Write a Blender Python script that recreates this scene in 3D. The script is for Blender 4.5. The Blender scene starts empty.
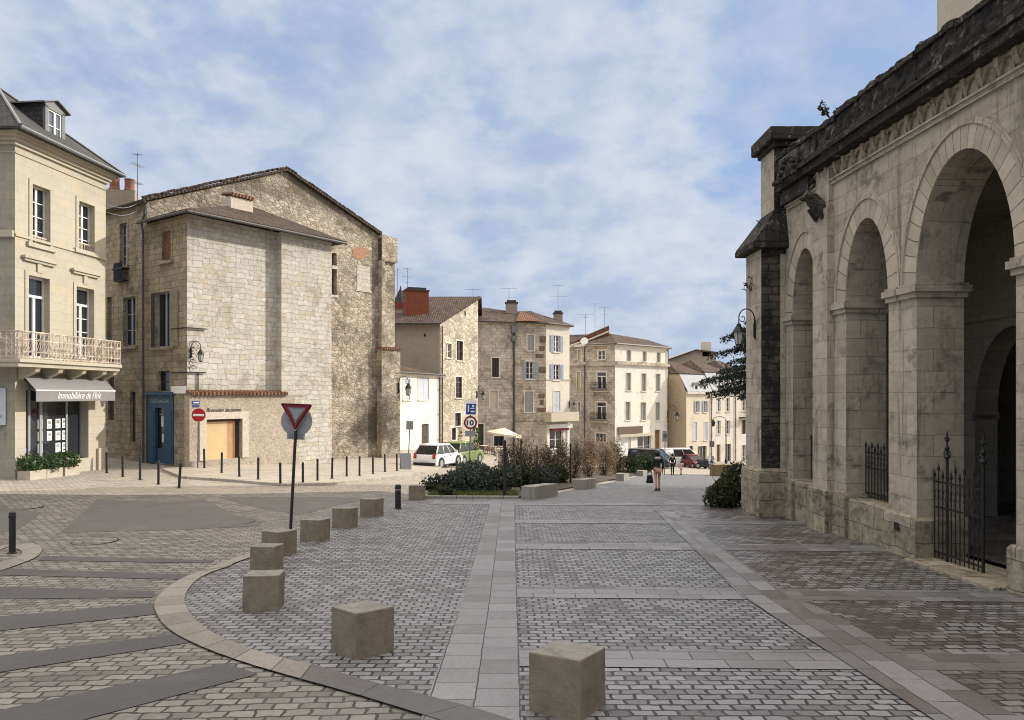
import bpy, bmesh, math, random
from mathutils import Vector, Matrix
R = math.radians
C = bpy.context.scene.collection
SC = bpy.context.scene
# ------------------------------------------------------------------ camera, sky, sun, exposure
F, CX, HY, CZ = 745.0, 512.0, 395.0, 2.75
cam = bpy.data.cameras.new('camera'); cam_o = bpy.data.objects.new('camera', cam); C.objects.link(cam_o)
cam.sensor_width = 36; cam.lens = 36 * F / 1024; cam.shift_y = (HY - 360) / 1024
cam.clip_start = .1; cam.clip_end = 6000
cam_o.location = (0, 0, CZ); cam_o.rotation_euler = (R(90), 0, 0)
SC.camera = cam_o
SUN_AZ, SUN_EL = math.atan2(1, .44), R(27)          # azimuth from +Y towards +X
sd = Vector((math.sin(SUN_AZ) * math.cos(SUN_EL), math.cos(SUN_AZ) * math.cos(SUN_EL), math.sin(SUN_EL)))
sun = bpy.data.lights.new('sun', 'SUN'); sun.energy = 3.35; sun.angle = R(.55); sun.color = (1, .945, .845)
sun_o = bpy.data.objects.new('sun', sun); C.objects.link(sun_o)
sun_o.rotation_euler = (-sd).to_track_quat('-Z', 'Y').to_euler(); sun_o.location = (60, 30, 60)
SC.view_settings.view_transform = 'Standard'; SC.view_settings.look = 'None'
SC.view_settings.exposure = 0.45; SC.view_settings.gamma = 1
SC.render.engine = 'CYCLES'; SC.cycles.filter_width = 1.05
world = bpy.data.worlds.new('World'); SC.world = world; world.use_nodes = True

class NT:
    """tiny node-tree helper"""
    def __init__(s, tree): s.t = tree; tree.nodes.clear()
    def n(s, typ, ins=None, **kw):
        nd = s.t.nodes.new(typ)
        for k, v in kw.items(): setattr(nd, k, v)
        for k, v in (ins or {}).items():
            sock = nd.inputs[k]
            if isinstance(v, bpy.types.NodeSocket): s.t.links.new(v, sock)
            else: sock.default_value = v
        return nd
    def math(s, op, a, b=0.0, c=0.0, clamp=False):
        nd = s.n('ShaderNodeMath', operation=op, use_clamp=clamp)
        for i, v in enumerate((a, b, c)):
            if isinstance(v, bpy.types.NodeSocket): s.t.links.new(v, nd.inputs[i])
            else: nd.inputs[i].default_value = v
        return nd.outputs[0]
    def mix(s, fac, a, b, blend='MIX'):
        nd = s.n('ShaderNodeMix', data_type='RGBA', blend_type=blend)
        for i, v in ((0, fac), (6, a), (7, b)):
            if isinstance(v, bpy.types.NodeSocket): s.t.links.new(v, nd.inputs[i])
            elif i == 0: nd.inputs[0].default_value = v
            else: nd.inputs[i].default_value = (*v, 1) if len(v) == 3 else v
        return nd.outputs[2]
    def noise(s, vec, scale, detail=4, rough=.6, dist=0.0):
        ins = {'Scale': scale, 'Detail': detail, 'Roughness': rough, 'Distortion': dist}
        if vec is not None: ins['Vector'] = vec
        return s.n('ShaderNodeTexNoise', ins).outputs['Fac']
    def ramp(s, fac, stops):
        nd = s.n('ShaderNodeValToRGB', {'Fac': fac}); e = nd.color_ramp.elements
        while len(e) < len(stops): e.new(.5)
        for i, (p, c) in enumerate(stops):
            e[i].position = p; e[i].color = (c, c, c, 1) if isinstance(c, (int, float)) else (*c, 1)
        return nd.outputs['Color']
    def smooth(s, v, a, b):
        nd = s.n('ShaderNodeMapRange', {'Value': v, 'From Min': a, 'From Max': b, 'To Min': 0.0, 'To Max': 1.0}, interpolation_type='SMOOTHSTEP')
        return nd.outputs[0]

w = NT(world.node_tree)
sky = w.n('ShaderNodeTexSky', sky_type='NISHITA', sun_disc=False, sun_elevation=SUN_EL, sun_rotation=SUN_AZ, air_density=1.0, dust_density=1.2, ozone_density=1.5)
tc = w.n('ShaderNodeTexCoord').outputs['Generated']
sep = w.n('ShaderNodeSeparateXYZ', {'Vector': tc})
den = w.math('ADD', w.math('MAXIMUM', sep.outputs['Z'], 0.0), .42)
cv = w.n('ShaderNodeCombineXYZ', {'X': w.math('DIVIDE', sep.outputs['X'], den), 'Y': w.math('DIVIDE', sep.outputs['Y'], den), 'Z': 3.37}).outputs[0]
big = w.noise(cv, 1.7, 3, .5, .1)
med = w.noise(cv, 4.6, 6, .56, .12)
puff = w.noise(cv, 11.0, 6, .58, .08)
dens = w.math('ADD', w.math('MULTIPLY', big, .50), w.math('ADD', w.math('MULTIPLY', med, .42), w.math('MULTIPLY', puff, .20)))
cov = w.smooth(dens, .33, .56)
low = w.smooth(sep.outputs['Z'], .12, .42)
cov = w.math('MAXIMUM', cov, w.math('MULTIPLY', w.math('SUBTRACT', 1.0, low), .93))
# one clearer patch of blue high on the right
pd = w.n('ShaderNodeVectorMath', {0: tc, 1: tuple(Vector((.385, .80, .335)).normalized())}, operation='DOT_PRODUCT').outputs['Value']
hole = w.smooth(w.math('ADD', pd, w.math('MULTIPLY', w.math('SUBTRACT', med, .5), .10)), .982, 1.006)
cov = w.math('MULTIPLY', cov, w.math('SUBTRACT', 1.0, w.math('MULTIPLY', hole, .95)))
shade = w.smooth(w.math('ADD', w.math('MULTIPLY', puff, .34), w.math('MULTIPLY', med, .66)), .36, .66)
cloudc = w.mix(shade, (4.15, 5.0, 6.6), (6.5, 6.85, 7.6))
blue = w.mix(.8, sky.outputs[0], (2.9, 4.3, 7.2))
skyc = w.mix(w.math('MULTIPLY', cov, .95), blue, cloudc)
# unseen sky overhead and near the sun is brightened to fill the shade
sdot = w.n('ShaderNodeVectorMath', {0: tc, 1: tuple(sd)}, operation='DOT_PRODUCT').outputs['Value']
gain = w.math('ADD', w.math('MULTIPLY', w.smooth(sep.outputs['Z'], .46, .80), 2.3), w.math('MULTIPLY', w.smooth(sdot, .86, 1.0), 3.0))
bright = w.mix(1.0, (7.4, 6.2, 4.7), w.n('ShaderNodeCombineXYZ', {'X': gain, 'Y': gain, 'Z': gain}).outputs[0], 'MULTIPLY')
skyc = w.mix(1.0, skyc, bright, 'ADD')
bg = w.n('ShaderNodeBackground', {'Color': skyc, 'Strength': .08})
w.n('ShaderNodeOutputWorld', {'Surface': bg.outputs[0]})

# ------------------------------------------------------------------ ground height (read off the photograph's own scale cues)
GXS = [-25, -15, -8, -3, 2, 10, 20]
GYS = [0, 6, 11, 22, 28, 33, 40, 47, 60, 78, 90, 120]
GH = [[2.35]*7, [2.62]*7, [2.9, 2.95, 2.97, 2.98, 2.98, 3.0, 3.0],
      [2.9, 3.1, 3.22, 3.28, 3.28, 3.28, 3.3], [3.0, 3.28, 3.45, 3.58, 3.72, 3.78, 3.9], [3.05, 3.38, 3.65, 3.85, 4.15, 4.28, 4.4],
      [3.1, 3.5, 3.95, 4.2, 4.6, 4.85, 5.0], [3.1, 3.6, 4.25, 4.55, 5.0, 5.5, 5.6], [3.1, 3.7, 4.45, 4.8, 5.6, 6.4, 6.6],
      [3.1, 3.8, 4.8, 5.6, 6.6, 7.2, 7.7], [3.1, 3.9, 5.0, 6.2, 7.0, 7.6, 8.3], [3.1, 4.0, 5.6, 7.0, 8.0, 8.9, 9.8]]
def _seg(a, v):
    v = min(max(v, a[0]), a[-1])
    for i in range(len(a) - 1):
        if v <= a[i + 1]: return i, (v - a[i]) / (a[i + 1] - a[i])
def HH(x, y):
    i, s = _seg(GXS, x); j, t = _seg(GYS, y)
    return (GH[j][i]*(1-s) + GH[j][i+1]*s)*(1-t) + (GH[j+1][i]*(1-s) + GH[j+1][i+1]*s)*t
def G(x, y): return CZ - HH(x, y)
def P(px, py, Y): return Vector(((px - CX) * Y / F, Y, CZ + (HY - py) * Y / F))
def GP(px, py):
    k = (py - HY) / F; lo = 2.0
    f = lambda Y: HH((px - CX) * Y / F, Y) - k * Y
    Y = 2.0
    while f(Y) > 0 and Y < 250: Y += .25
    lo, hi = Y - .25, Y
    for _ in range(30):
        m = (lo + hi) / 2
        if f(m) > 0: lo = m
        else: hi = m
    X = (px - CX) * hi / F
    return Vector((X, hi, G(X, hi)))

# ------------------------------------------------------------------ materials
M = {}
def pbr(name, col, rough=.7, metal=0.0, var=.12, vscale=6.0, bump=.0, bscale=60.0, spec=.4):
    m = bpy.data.materials.new(name); m.use_nodes = True; t = NT(m.node_tree)
    o = t.n('ShaderNodeTexCoord').outputs['Object']
    nz = t.noise(o, vscale, 5, .65)
    c = t.mix(t.smooth(nz, .25, .75), tuple(x * (1 - var) for x in col), tuple(min(1, x * (1 + var)) for x in col))
    b = t.n('ShaderNodeBsdfPrincipled', {'Base Color': c, 'Roughness': rough, 'Metallic': metal, 'Specular IOR Level': spec})
    if bump:
        bp = t.n('ShaderNodeBump', {'Height': t.noise(o, bscale, 4, .6), 'Strength': bump, 'Distance': .01})
        t.t.links.new(bp.outputs[0], b.inputs['Normal'])
    t.n('ShaderNodeOutputMaterial', {'Surface': b.outputs[0]})
    M[name] = m; return m

def stone(name, c1, c2, mortar, bw, bh, ms=.008, stain=(.06, .05, .045), samt=.5, sscale=.55, sthr=(.5, .75), streak=0.0,
          warm=None, warmamt=.3, bump=.35, rough=.88, offset=.5, distort=.02, blockvar=.35, blotch=None, mottle=.25, spec=.25, squash=1.0):
    """coursed blocks in wall-aligned UV metres, with weathering noise"""
    m = bpy.data.materials.new(name); m.use_nodes = True; t = NT(m.node_tree)
    uv = t.n('ShaderNodeUVMap').outputs[0]
    obj = t.n('ShaderNodeTexCoord').outputs['Object']
    dn = t.n('ShaderNodeTexNoise', {'Vector': uv, 'Scale': 2.2, 'Detail': 3.0})
    dv = t.n('ShaderNodeVectorMath', {0: dn.outputs['Color'], 1: (.5, .5, .5)}, operation='SUBTRACT').outputs[0]
    dv = t.n('ShaderNodeVectorMath', {0: dv, 'Scale': distort * 4}, operation='SCALE').outputs[0]
    v = t.n('ShaderNodeVectorMath', {0: uv, 1: dv}, operation='ADD').outputs[0]
    br = t.n('ShaderNodeTexBrick', {'Vector': v, 'Color1': (*c1, 1), 'Color2': (*c2, 1), 'Mortar': (*mortar, 1), 'Scale': 1.0,
             'Mortar Size': ms, 'Mortar Smooth': .25, 'Bias': 0.0, 'Brick Width': bw, 'Row Height': bh}, offset=offset, squash=squash, squash_frequency=3)
    br2 = t.n('ShaderNodeTexBrick', {'Vector': v, 'Color1': (0, 0, 0, 1), 'Color2': (1, 1, 1, 1), 'Mortar': (.5, .5, .5, 1), 'Scale': 1.0,
              'Mortar Size': 0.0, 'Bias': 0.0, 'Brick Width': bw * 1.0, 'Row Height': bh}, offset=offset, squash=squash, squash_frequency=3)
    c = br.outputs['Color']
    if warm:
        c = t.mix(t.math('MULTIPLY', t.smooth(br2.outputs['Color'], .78, .95), warmamt), c, warm)
    mo = t.noise(v, 5.0, 7, .72)
    c = t.mix(1.0, c, t.mix(mo, (1 - mottle,) * 3, (1 + mottle,) * 3), 'MULTIPLY')
    s1 = t.noise(v, sscale, 6, .68, .6)
    s2 = t.noise(v, sscale * 4.5, 5, .7)
    sm = t.smooth(t.math('ADD', t.math('MULTIPLY', s1, .68), t.math('MULTIPLY', s2, .32)), *sthr)
    c = t.mix(t.math('MULTIPLY', sm, samt), c, stain)
    if streak:
        sv = t.n('ShaderNodeMapping', {'Vector': uv, 'Scale': (2.4, .16, 1)}).outputs[0]
        st = t.smooth(t.noise(sv, 1.6, 6, .7, .3), .52, .74)
        c = t.mix(t.math('MULTIPLY', st, streak), c, stain)
    if blotch:                                     # an old damp / soot patch with its own outline: (centre, radii, colour, amount)
        for cen, rad, bcol, amt in blotch:
            mp = t.n('ShaderNodeVectorMath', {0: uv, 1: (cen[0], cen[1], 0)}, operation='SUBTRACT').outputs[0]
            mp = t.n('ShaderNodeVectorMath', {0: mp, 1: (1 / rad[0], 1 / rad[1], 0)}, operation='MULTIPLY').outputs[0]
            ln = t.n('ShaderNodeVectorMath', {0: mp}, operation='LENGTH').outputs['Value']
            ln = t.math('ADD', ln, t.math('MULTIPLY', t.math('SUBTRACT', t.noise(v, 1.1, 6, .7), .5), 1.5))
            c = t.mix(t.math('MULTIPLY', t.math('SUBTRACT', 1.0, t.smooth(ln, .5, 1.15)), amt), c, bcol)
    bh_ = t.math('SUBTRACT', t.math('ADD', t.math('MULTIPLY', mo, .9), t.math('MULTIPLY', br2.outputs['Color'], blockvar)), t.math('MULTIPLY', br.outputs['Fac'], 1.0))
    bp = t.n('ShaderNodeBump', {'Height': bh_, 'Strength': bump, 'Distance': .03})
    b = t.n('ShaderNodeBsdfPrincipled', {'Base Color': c, 'Roughness': rough, 'Normal': bp.outputs[0], 'Specular IOR Level': spec})
    t.n('ShaderNodeOutputMaterial', {'Surface': b.outputs[0]})
    M[name] = m; return m

def rubble(name, ca, cb, mortar, size=.28, stain=(.05, .045, .04), samt=.6, sthr=(.5, .72), blotch=None, bump=.6):
    m = bpy.data.materials.new(name); m.use_nodes = True; t = NT(m.node_tree)
    uv = t.n('ShaderNodeUVMap').outputs[0]
    mp = t.n('ShaderNodeMapping', {'Vector': uv, 'Scale': (1 / (size * 1.7), 1 / size, 1)}).outputs[0]
    vo = t.n('ShaderNodeTexVoronoi', {'Vector': mp, 'Scale': 1.0, 'Randomness': .85}, feature='F1')
    ed = t.n('ShaderNodeTexVoronoi', {'Vector': mp, 'Scale': 1.0, 'Randomness': .85}, feature='DISTANCE_TO_EDGE').outputs['Distance']
    rnd = t.n('ShaderNodeSeparateColor', {'Color': vo.outputs['Color']}).outputs[0]
    edn = t.math('ADD', ed, t.math('MULTIPLY', t.math('SUBTRACT', t.noise(uv, 9, 4), .5), .10))
    c = t.mix(rnd, ca, cb)
    mo = t.noise(uv, 4.5, 7, .72)
    c = t.mix(t.math('SUBTRACT', 1.0, t.smooth(edn, .01, .085)), c, mortar)
    c = t.mix(1.0, c, t.mix(mo, (.62,) * 3, (1.38,) * 3), 'MULTIPLY')
    s = t.smooth(t.math('ADD', t.math('MULTIPLY', t.noise(uv, .42, 6, .7, .5), .7), t.math('MULTIPLY', t.noise(uv, 2.4, 5, .7), .3)), *sthr)
    c = t.mix(t.math('MULTIPLY', s, samt), c, stain)
    for cen, rad, bcol, amt in (blotch or []):
        q = t.n('ShaderNodeVectorMath', {0: uv, 1: (cen[0], cen[1], 0)}, operation='SUBTRACT').outputs[0]
        q = t.n('ShaderNodeVectorMath', {0: q, 1: (1 / rad[0], 1 / rad[1], 0)}, operation='MULTIPLY').outputs[0]
        ln = t.n('ShaderNodeVectorMath', {0: q}, operation='LENGTH').outputs['Value']
        ln = t.math('ADD', ln, t.math('MULTIPLY', t.math('SUBTRACT', t.noise(uv, .9, 6, .72), .5), 1.9))
        c = t.mix(t.math('MULTIPLY', t.math('SUBTRACT', 1.0, t.smooth(ln, .35, 1.2)), amt), c, bcol)
    bp = t.n('ShaderNodeBump', {'Height': t.math('ADD', t.math('MULTIPLY', t.smooth(edn, 0, .16), .8), t.math('MULTIPLY', mo, .6)), 'Strength': bump, 'Distance': .04})
    b = t.n('ShaderNodeBsdfPrincipled', {'Base Color': c, 'Roughness': .9, 'Normal': bp.outputs[0], 'Specular IOR Level': .2})
    t.n('ShaderNodeOutputMaterial', {'Surface': b.outputs[0]})
    M[name] = m; return m

def tiles(name, ca, cb, lich=(.16, .15, .12), w_=.2, h_=.34, lichamt=.35, curved=True):
    m = bpy.data.materials.new(name); m.use_nodes = True; t = NT(m.node_tree)
    uv = t.n('ShaderNodeUVMap').outputs[0]
    br = t.n('ShaderNodeTexBrick', {'Vector': uv, 'Color1': (*ca, 1), 'Color2': (*cb, 1), 'Mortar': tuple(x * .35 for x in ca) + (1,), 'Scale': 1.0,
             'Mortar Size': .012, 'Mortar Smooth': .4, 'Brick Width': w_, 'Row Height': h_}, offset=0.0 if curved else .5)
    sx = t.n('ShaderNodeSeparateXYZ', {'Vector': uv}).outputs[0]
    wv = t.math('ABSOLUTE', t.math('SINE', t.math('MULTIPLY', sx, math.pi / w_)))
    l = t.smooth(t.noise(uv, 1.3, 7, .75), .48, .7)
    c = t.mix(t.math('MULTIPLY', l, lichamt), br.outputs['Color'], lich)
    mo = t.noise(uv, 7, 5, .7)
    c = t.mix(1.0, c, t.mix(mo, (.6,) * 3, (1.4,) * 3), 'MULTIPLY')
    hgt = t.math('ADD', t.math('MULTIPLY', wv, 1.0 if curved else 0.0), t.math('MULTIPLY', br.outputs['Fac'], -.5))
    bp = t.n('ShaderNodeBump', {'Height': hgt, 'Strength': .8, 'Distance': .05})
    b = t.n('ShaderNodeBsdfPrincipled', {'Base Color': c, 'Roughness': .85, 'Normal': bp.outputs[0], 'Specular IOR Level': .25})
    t.n('ShaderNodeOutputMaterial', {'Surface': b.outputs[0]})
    M[name] = m; return m

def leafy(name, cols, rough=.6):
    m = bpy.data.materials.new(name); m.use_nodes = True; t = NT(m.node_tree)
    g = t.n('ShaderNodeNewGeometry')
    stops = [(i / max(1, len(cols) - 1), c) for i, c in enumerate(cols)]
    c = t.ramp(g.outputs['Random Per Island'], stops)
    b = t.n('ShaderNodeBsdfPrincipled', {'Base Color': c, 'Roughness': rough, 'Specular IOR Level': .3})
    tr = t.n('ShaderNodeBsdfTranslucent', {'Color': c})
    mx = t.n('ShaderNodeMixShader', {0: .25, 1: b.outputs[0], 2: tr.outputs[0]})
    t.n('ShaderNodeOutputMaterial', {'Surface': mx.outputs[0]})
    M[name] = m; return m

def glass(name, col=(.02, .024, .03), rough=.06):
    m = bpy.data.materials.new(name); m.use_nodes = True; t = NT(m.node_tree)
    o = t.n('ShaderNodeTexCoord').outputs['Object']
    bp = t.n('ShaderNodeBump', {'Height': t.noise(o, 1.3, 2), 'Strength': .08, 'Distance': .05})
    b = t.n('ShaderNodeBsdfPrincipled', {'Base Color': (*col, 1), 'Roughness': rough, 'Specular IOR Level': .6, 'Normal': bp.outputs[0]})
    t.n('ShaderNodeOutputMaterial', {'Surface': b.outputs[0]})
    M[name] = m; return m

def paving(name, c1, c2, mortar, bw, bh, ms, patch=None, patchamt=.5, pscale=.35, pthr=(.5, .66), bump=.5, rough=.62, distort=.006, offset=.5, spec=.4, smear=.0, smearc=(.05, .047, .044)):
    """setts or slabs laid in UV metres"""
    m = bpy.data.materials.new(name); m.use_nodes = True; t = NT(m.node_tree)
    uv = t.n('ShaderNodeUVMap').outputs[0]
    dn = t.n('ShaderNodeTexNoise', {'Vector': uv, 'Scale': 5.0, 'Detail': 2.0})
    dv = t.n('ShaderNodeVectorMath', {0: dn.outputs['Color'], 1: (.5, .5, .5)}, operation='SUBTRACT').outputs[0]
    dv = t.n('ShaderNodeVectorMath', {0: dv, 'Scale': distort * 4}, operation='SCALE').outputs[0]
    v = t.n('ShaderNodeVectorMath', {0: uv, 1: dv}, operation='ADD').outputs[0]
    kw = dict(offset=offset)
    br = t.n('ShaderNodeTexBrick', {'Vector': v, 'Color1': (*c1, 1), 'Color2': (*c2, 1), 'Mortar': (*mortar, 1), 'Scale': 1.0, 'Mortar Size': ms,
             'Mortar Smooth': .35, 'Brick Width': bw, 'Row Height': bh}, **kw)
    c = br.outputs['Color']
    b2 = t.n('ShaderNodeTexBrick', {'Vector': v, 'Color1': (0, 0, 0, 1), 'Color2': (1, 1, 1, 1), 'Mortar': (.5, .5, .5, 1), 'Scale': 1.0, 'Mortar Size': 0.0,
             'Brick Width': bw, 'Row Height': bh}, **kw)
    if patch:
        pn = t.math('ADD', t.math('MULTIPLY', t.noise(v, pscale, 5, .65, .4), .75), t.math('ADD', t.math('MULTIPLY', t.noise(v, pscale * 9, 4, .7), .17), t.math('MULTIPLY', b2.outputs['Color'], .08)))
        pm = t.smooth(pn, *pthr)
        c = t.mix(t.math('MULTIPLY', pm, patchamt), c, patch)
    if smear:
        sv = t.n('ShaderNodeMapping', {'Vector': v, 'Scale': (.32, 1.25, 1)}).outputs[0]
        sn = t.math('ADD', t.math('MULTIPLY', t.noise(sv, 1.1, 6, .7, .35), .8), t.math('MULTIPLY', b2.outputs['Color'], .22))
        c = t.mix(t.math('MULTIPLY', t.smooth(sn, .50, .70), smear), c, smearc)
        c = t.mix(t.math('MULTIPLY', t.smooth(t.noise(sv, .9, 5, .7), .58, .74), smear * .55), c, tuple(min(1, q * 1.45) for q in c1))
    mo = t.noise(v, 14, 6, .7)
    c = t.mix(1.0, c, t.mix(mo, (.62,) * 3, (1.38,) * 3), 'MULTIPLY')
    c = t.mix(1.0, c, t.mix(t.noise(v, .8, 4, .6), (.80,) * 3, (1.2,) * 3), 'MULTIPLY')
    c = t.mix(1.0, c, t.mix(t.noise(v, 110, 3, .7), (.6,) * 3, (1.4,) * 3), 'MULTIPLY')
    hg = t.math('SUBTRACT', t.math('ADD', t.math('MULTIPLY', mo, .5), t.math('MULTIPLY', b2.outputs['Color'], .35)), t.math('MULTIPLY', br.outputs['Fac'], 1.0))
    bp = t.n('ShaderNodeBump', {'Height': hg, 'Strength': bump, 'Distance': .015})
    rg = t.math('ADD', rough, t.math('MULTIPLY', t.math('SUBTRACT', t.noise(v, 2.0, 4), .5), .3))
    b = t.n('ShaderNodeBsdfPrincipled', {'Base Color': c, 'Roughness': rg, 'Normal': bp.outputs[0], 'Specular IOR Level': spec})
    t.n('ShaderNodeOutputMaterial', {'Surface': b.outputs[0]})
    M[name] = m; return m

# ------------------------------------------------------------------ mesh builder
class MB:
    def __init__(s): s.v = []; s.f = []; s.uv = {}
    def poly(s, pts, uv=None):
        i = len(s.v); s.v += [Vector(p) for p in pts]; s.f.append(tuple(range(i, i + len(pts))))
        if uv: s.uv[len(s.f) - 1] = uv
    def hexa(s, p):                                # p: 8 corners, bottom 0-3 ccw, top 4-7
        i = len(s.v); s.v += [Vector(q) for q in p]
        for f in ((3, 2, 1, 0), (4, 5, 6, 7), (0, 1, 5, 4), (1, 2, 6, 5), (2, 3, 7, 6), (3, 0, 4, 7)): s.f.append(tuple(i + k for k in f))
    def box(s, c, d, rz=0.0, top=None):
        """centre of base c, size d, optional top scale"""
        ca, sa = math.cos(rz), math.sin(rz); k = top if top else (1, 1)
        q = []
        for z, sx, sy in ((0, 1, 1), (d[2], k[0], k[1])):
            for a, b in ((-1, -1), (1, -1), (1, 1), (-1, 1)):
                x, y = a * d[0] / 2 * sx, b * d[1] / 2 * sy
                q.append((c[0] + x * ca - y * sa, c[1] + x * sa + y * ca, c[2] + z))
        s.hexa(q)
    def cyl(s, p0, p1, r0, r1=None, n=10, caps=True):
        p0, p1 = Vector(p0), Vector(p1); r1 = r0 if r1 is None else r1
        d = (p1 - p0).normalized(); a = Vector((1, 0, 0)) if abs(d.x) < .9 else Vector((0, 1, 0))
        u = d.cross(a).normalized(); w_ = d.cross(u); i = len(s.v)
        for p, r in ((p0, r0), (p1, r1)):
            for k in range(n):
                t = 2 * math.pi * k / n; s.v.append(p + (u * math.cos(t) + w_ * math.sin(t)) * r)
        for k in range(n): s.f.append((i + (k + 1) % n, i + k, i + n + k, i + n + (k + 1) % n))
        if caps: s.f.append(tuple(i + k for k in range(n))); s.f.append(tuple(i + n + k for k in reversed(range(n))))
    def tube(s, pts, r, n=6):
        for a, b in zip(pts, pts[1:]): s.cyl(a, b, r, r, n)
    def lathe(s, c, prof, n=16):
        i = len(s.v); m = len(prof)
        for r, z in prof:
            for k in range(n):
                t = 2 * math.pi * k / n; s.v.append(Vector((c[0] + r * math.cos(t), c[1] + r * math.sin(t), c[2] + z)))
        for j in range(m - 1):
            for k in range(n): s.f.append((i + j*n + k, i + j*n + (k+1) % n, i + (j+1)*n + (k+1) % n, i + (j+1)*n + k))
        s.f.append(tuple(i + k for k in reversed(range(n)))); s.f.append(tuple(i + (m-1)*n + k for k in range(n)))
    def prism(s, base, ext):
        """closed prism: base polygon points, extrusion vector"""
        i = len(s.v); n = len(base); e = Vector(ext); s.v += [Vector(p) for p in base] + [Vector(p) + e for p in base]
        s.f.append(tuple(i + k for k in reversed(range(n)))); s.f.append(tuple(i + n + k for k in range(n)))
        for k in range(n): s.f.append((i + k, i + (k+1) % n, i + n + (k+1) % n, i + n + k))
    def slab(s, pts, t=.14): s.prism([Vector(p) - Vector((0, 0, t)) for p in pts], (0, 0, t))
    def leaf(s, c, size, rnd, asp=1.6, up=.0):
        a = Vector((rnd.gauss(0, 1), rnd.gauss(0, 1), rnd.gauss(0, 1) + up)).normalized()
        b = a.cross(Vector((rnd.gauss(0, 1), rnd.gauss(0, 1), rnd.gauss(0, 1)))).normalized()
        a = a * size * asp; b = b * size; c = Vector(c)
        s.poly((c - a * .5, c + b * .5, c + a * .5, c - b * .5))
    def build(s, name, mat, parent=None, local=False, smooth=False, bevel=0.0, kind=None):
        me = bpy.data.meshes.new(name)
        off = Vector((0, 0, 0))
        if parent is not None and not local:
            q = parent
            while q is not None: off += q.location; q = q.parent
        me.from_pydata([tuple(p - off) for p in s.v], [], s.f)
        uvl = me.uv_layers.new(name='UVMap')
        for fi, pl in enumerate(me.polygons):
            if fi in s.uv:
                for li, t in zip(pl.loop_indices, s.uv[fi]): uvl.data[li].uv = t
                continue
            n = pl.normal.copy()
            if n.y > 0 and abs(n.z) < .9: n = -n
            h = math.hypot(n.x, n.y)
            if h > .05: tx = Vector((-n.y / h, n.x / h, 0))
            else: tx = Vector((1, 0, 0))
            ty = n.cross(tx)
            if h <= .05: ty = Vector((0, 1, 0))
            for li, vi in zip(pl.loop_indices, pl.vertices):
                p = s.v[vi]; uvl.data[li].uv = (p.dot(tx), p.dot(ty))
        me.materials.append(M[mat] if isinstance(mat, str) else mat)
        if smooth:
            for pl in me.polygons: pl.use_smooth = True
        o = bpy.data.objects.new(name, me); C.objects.link(o)
        if parent is not None: o.parent = parent
        if bevel:
            md = o.modifiers.new('bevel', 'BEVEL'); md.width = bevel; md.segments = 2; md.limit_method = 'ANGLE'
        if kind: o['kind'] = kind
        return o

def tag(o, label, cat, group=None, kind=None):
    o['label'] = label; o['category'] = cat
    if group: o['group'] = group
    if kind: o['kind'] = kind
    return o
def thing(name, label, cat, loc=(0, 0, 0), rz=0.0, group=None):
    o = bpy.data.objects.new(name, None); C.objects.link(o); o.empty_display_size = .3
    o.location = loc; o.rotation_euler = (0, 0, rz)
    return tag(o, label, cat, group)
def copy_tree(o, parent=None):
    c = o.copy(); C.objects.link(c); c.parent = parent
    for ch in list(o.children): copy_tree(ch, c)
    return c

class Wall:
    """a vertical plane through plan points a, b; u runs a->b, n faces the camera side"""
    def __init__(s, a, b, flip=False):
        s.a = Vector((a[0], a[1])); s.b = Vector((b[0], b[1])); s.d = (s.b - s.a).normalized(); s.L = (s.b - s.a).length
        s.n = Vector((-s.d.y, s.d.x))
        if s.n.dot(-s.a) < 0: s.n = -s.n
        if flip: s.n = -s.n
    def off(s, d): w_ = Wall(s.a + s.n * d, s.b + s.n * d); return w_
    def pt(s, u, z, d=0.0):
        q = s.a + s.d * u + s.n * d; return Vector((q.x, q.y, z))
    def u(s, px):
        k = (px - CX) / F       # a.x + d.x u = k (a.y + d.y u)
        return (k * s.a.y - s.a.x) / (s.d.x - k * s.d.y)
    def z(s, px, py):
        q = s.a + s.d * s.u(px); return CZ + (HY - py) * q.y / F
    def rect(s, x0, y0, x1, y1):
        u0, u1 = sorted((s.u(x0), s.u(x1))); m = (x0 + x1) / 2
        return (u0, s.z(m, y1), u1, s.z(m, y0))
    def box(s, mb, u0, u1, z0, z1, d0, d1):
        mb.hexa([s.pt(u0, z0, d0), s.pt(u1, z0, d0), s.pt(u1, z0, d1), s.pt(u0, z0, d1),
                 s.pt(u0, z1, d0), s.pt(u1, z1, d0), s.pt(u1, z1, d1), s.pt(u0, z1, d1)])
    def quad(s, mb, u0, u1, z0, z1, d=0.0):
        mb.poly([s.pt(u0, z0, d), s.pt(u1, z0, d), s.pt(u1, z1, d), s.pt(u0, z1, d)])

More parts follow.
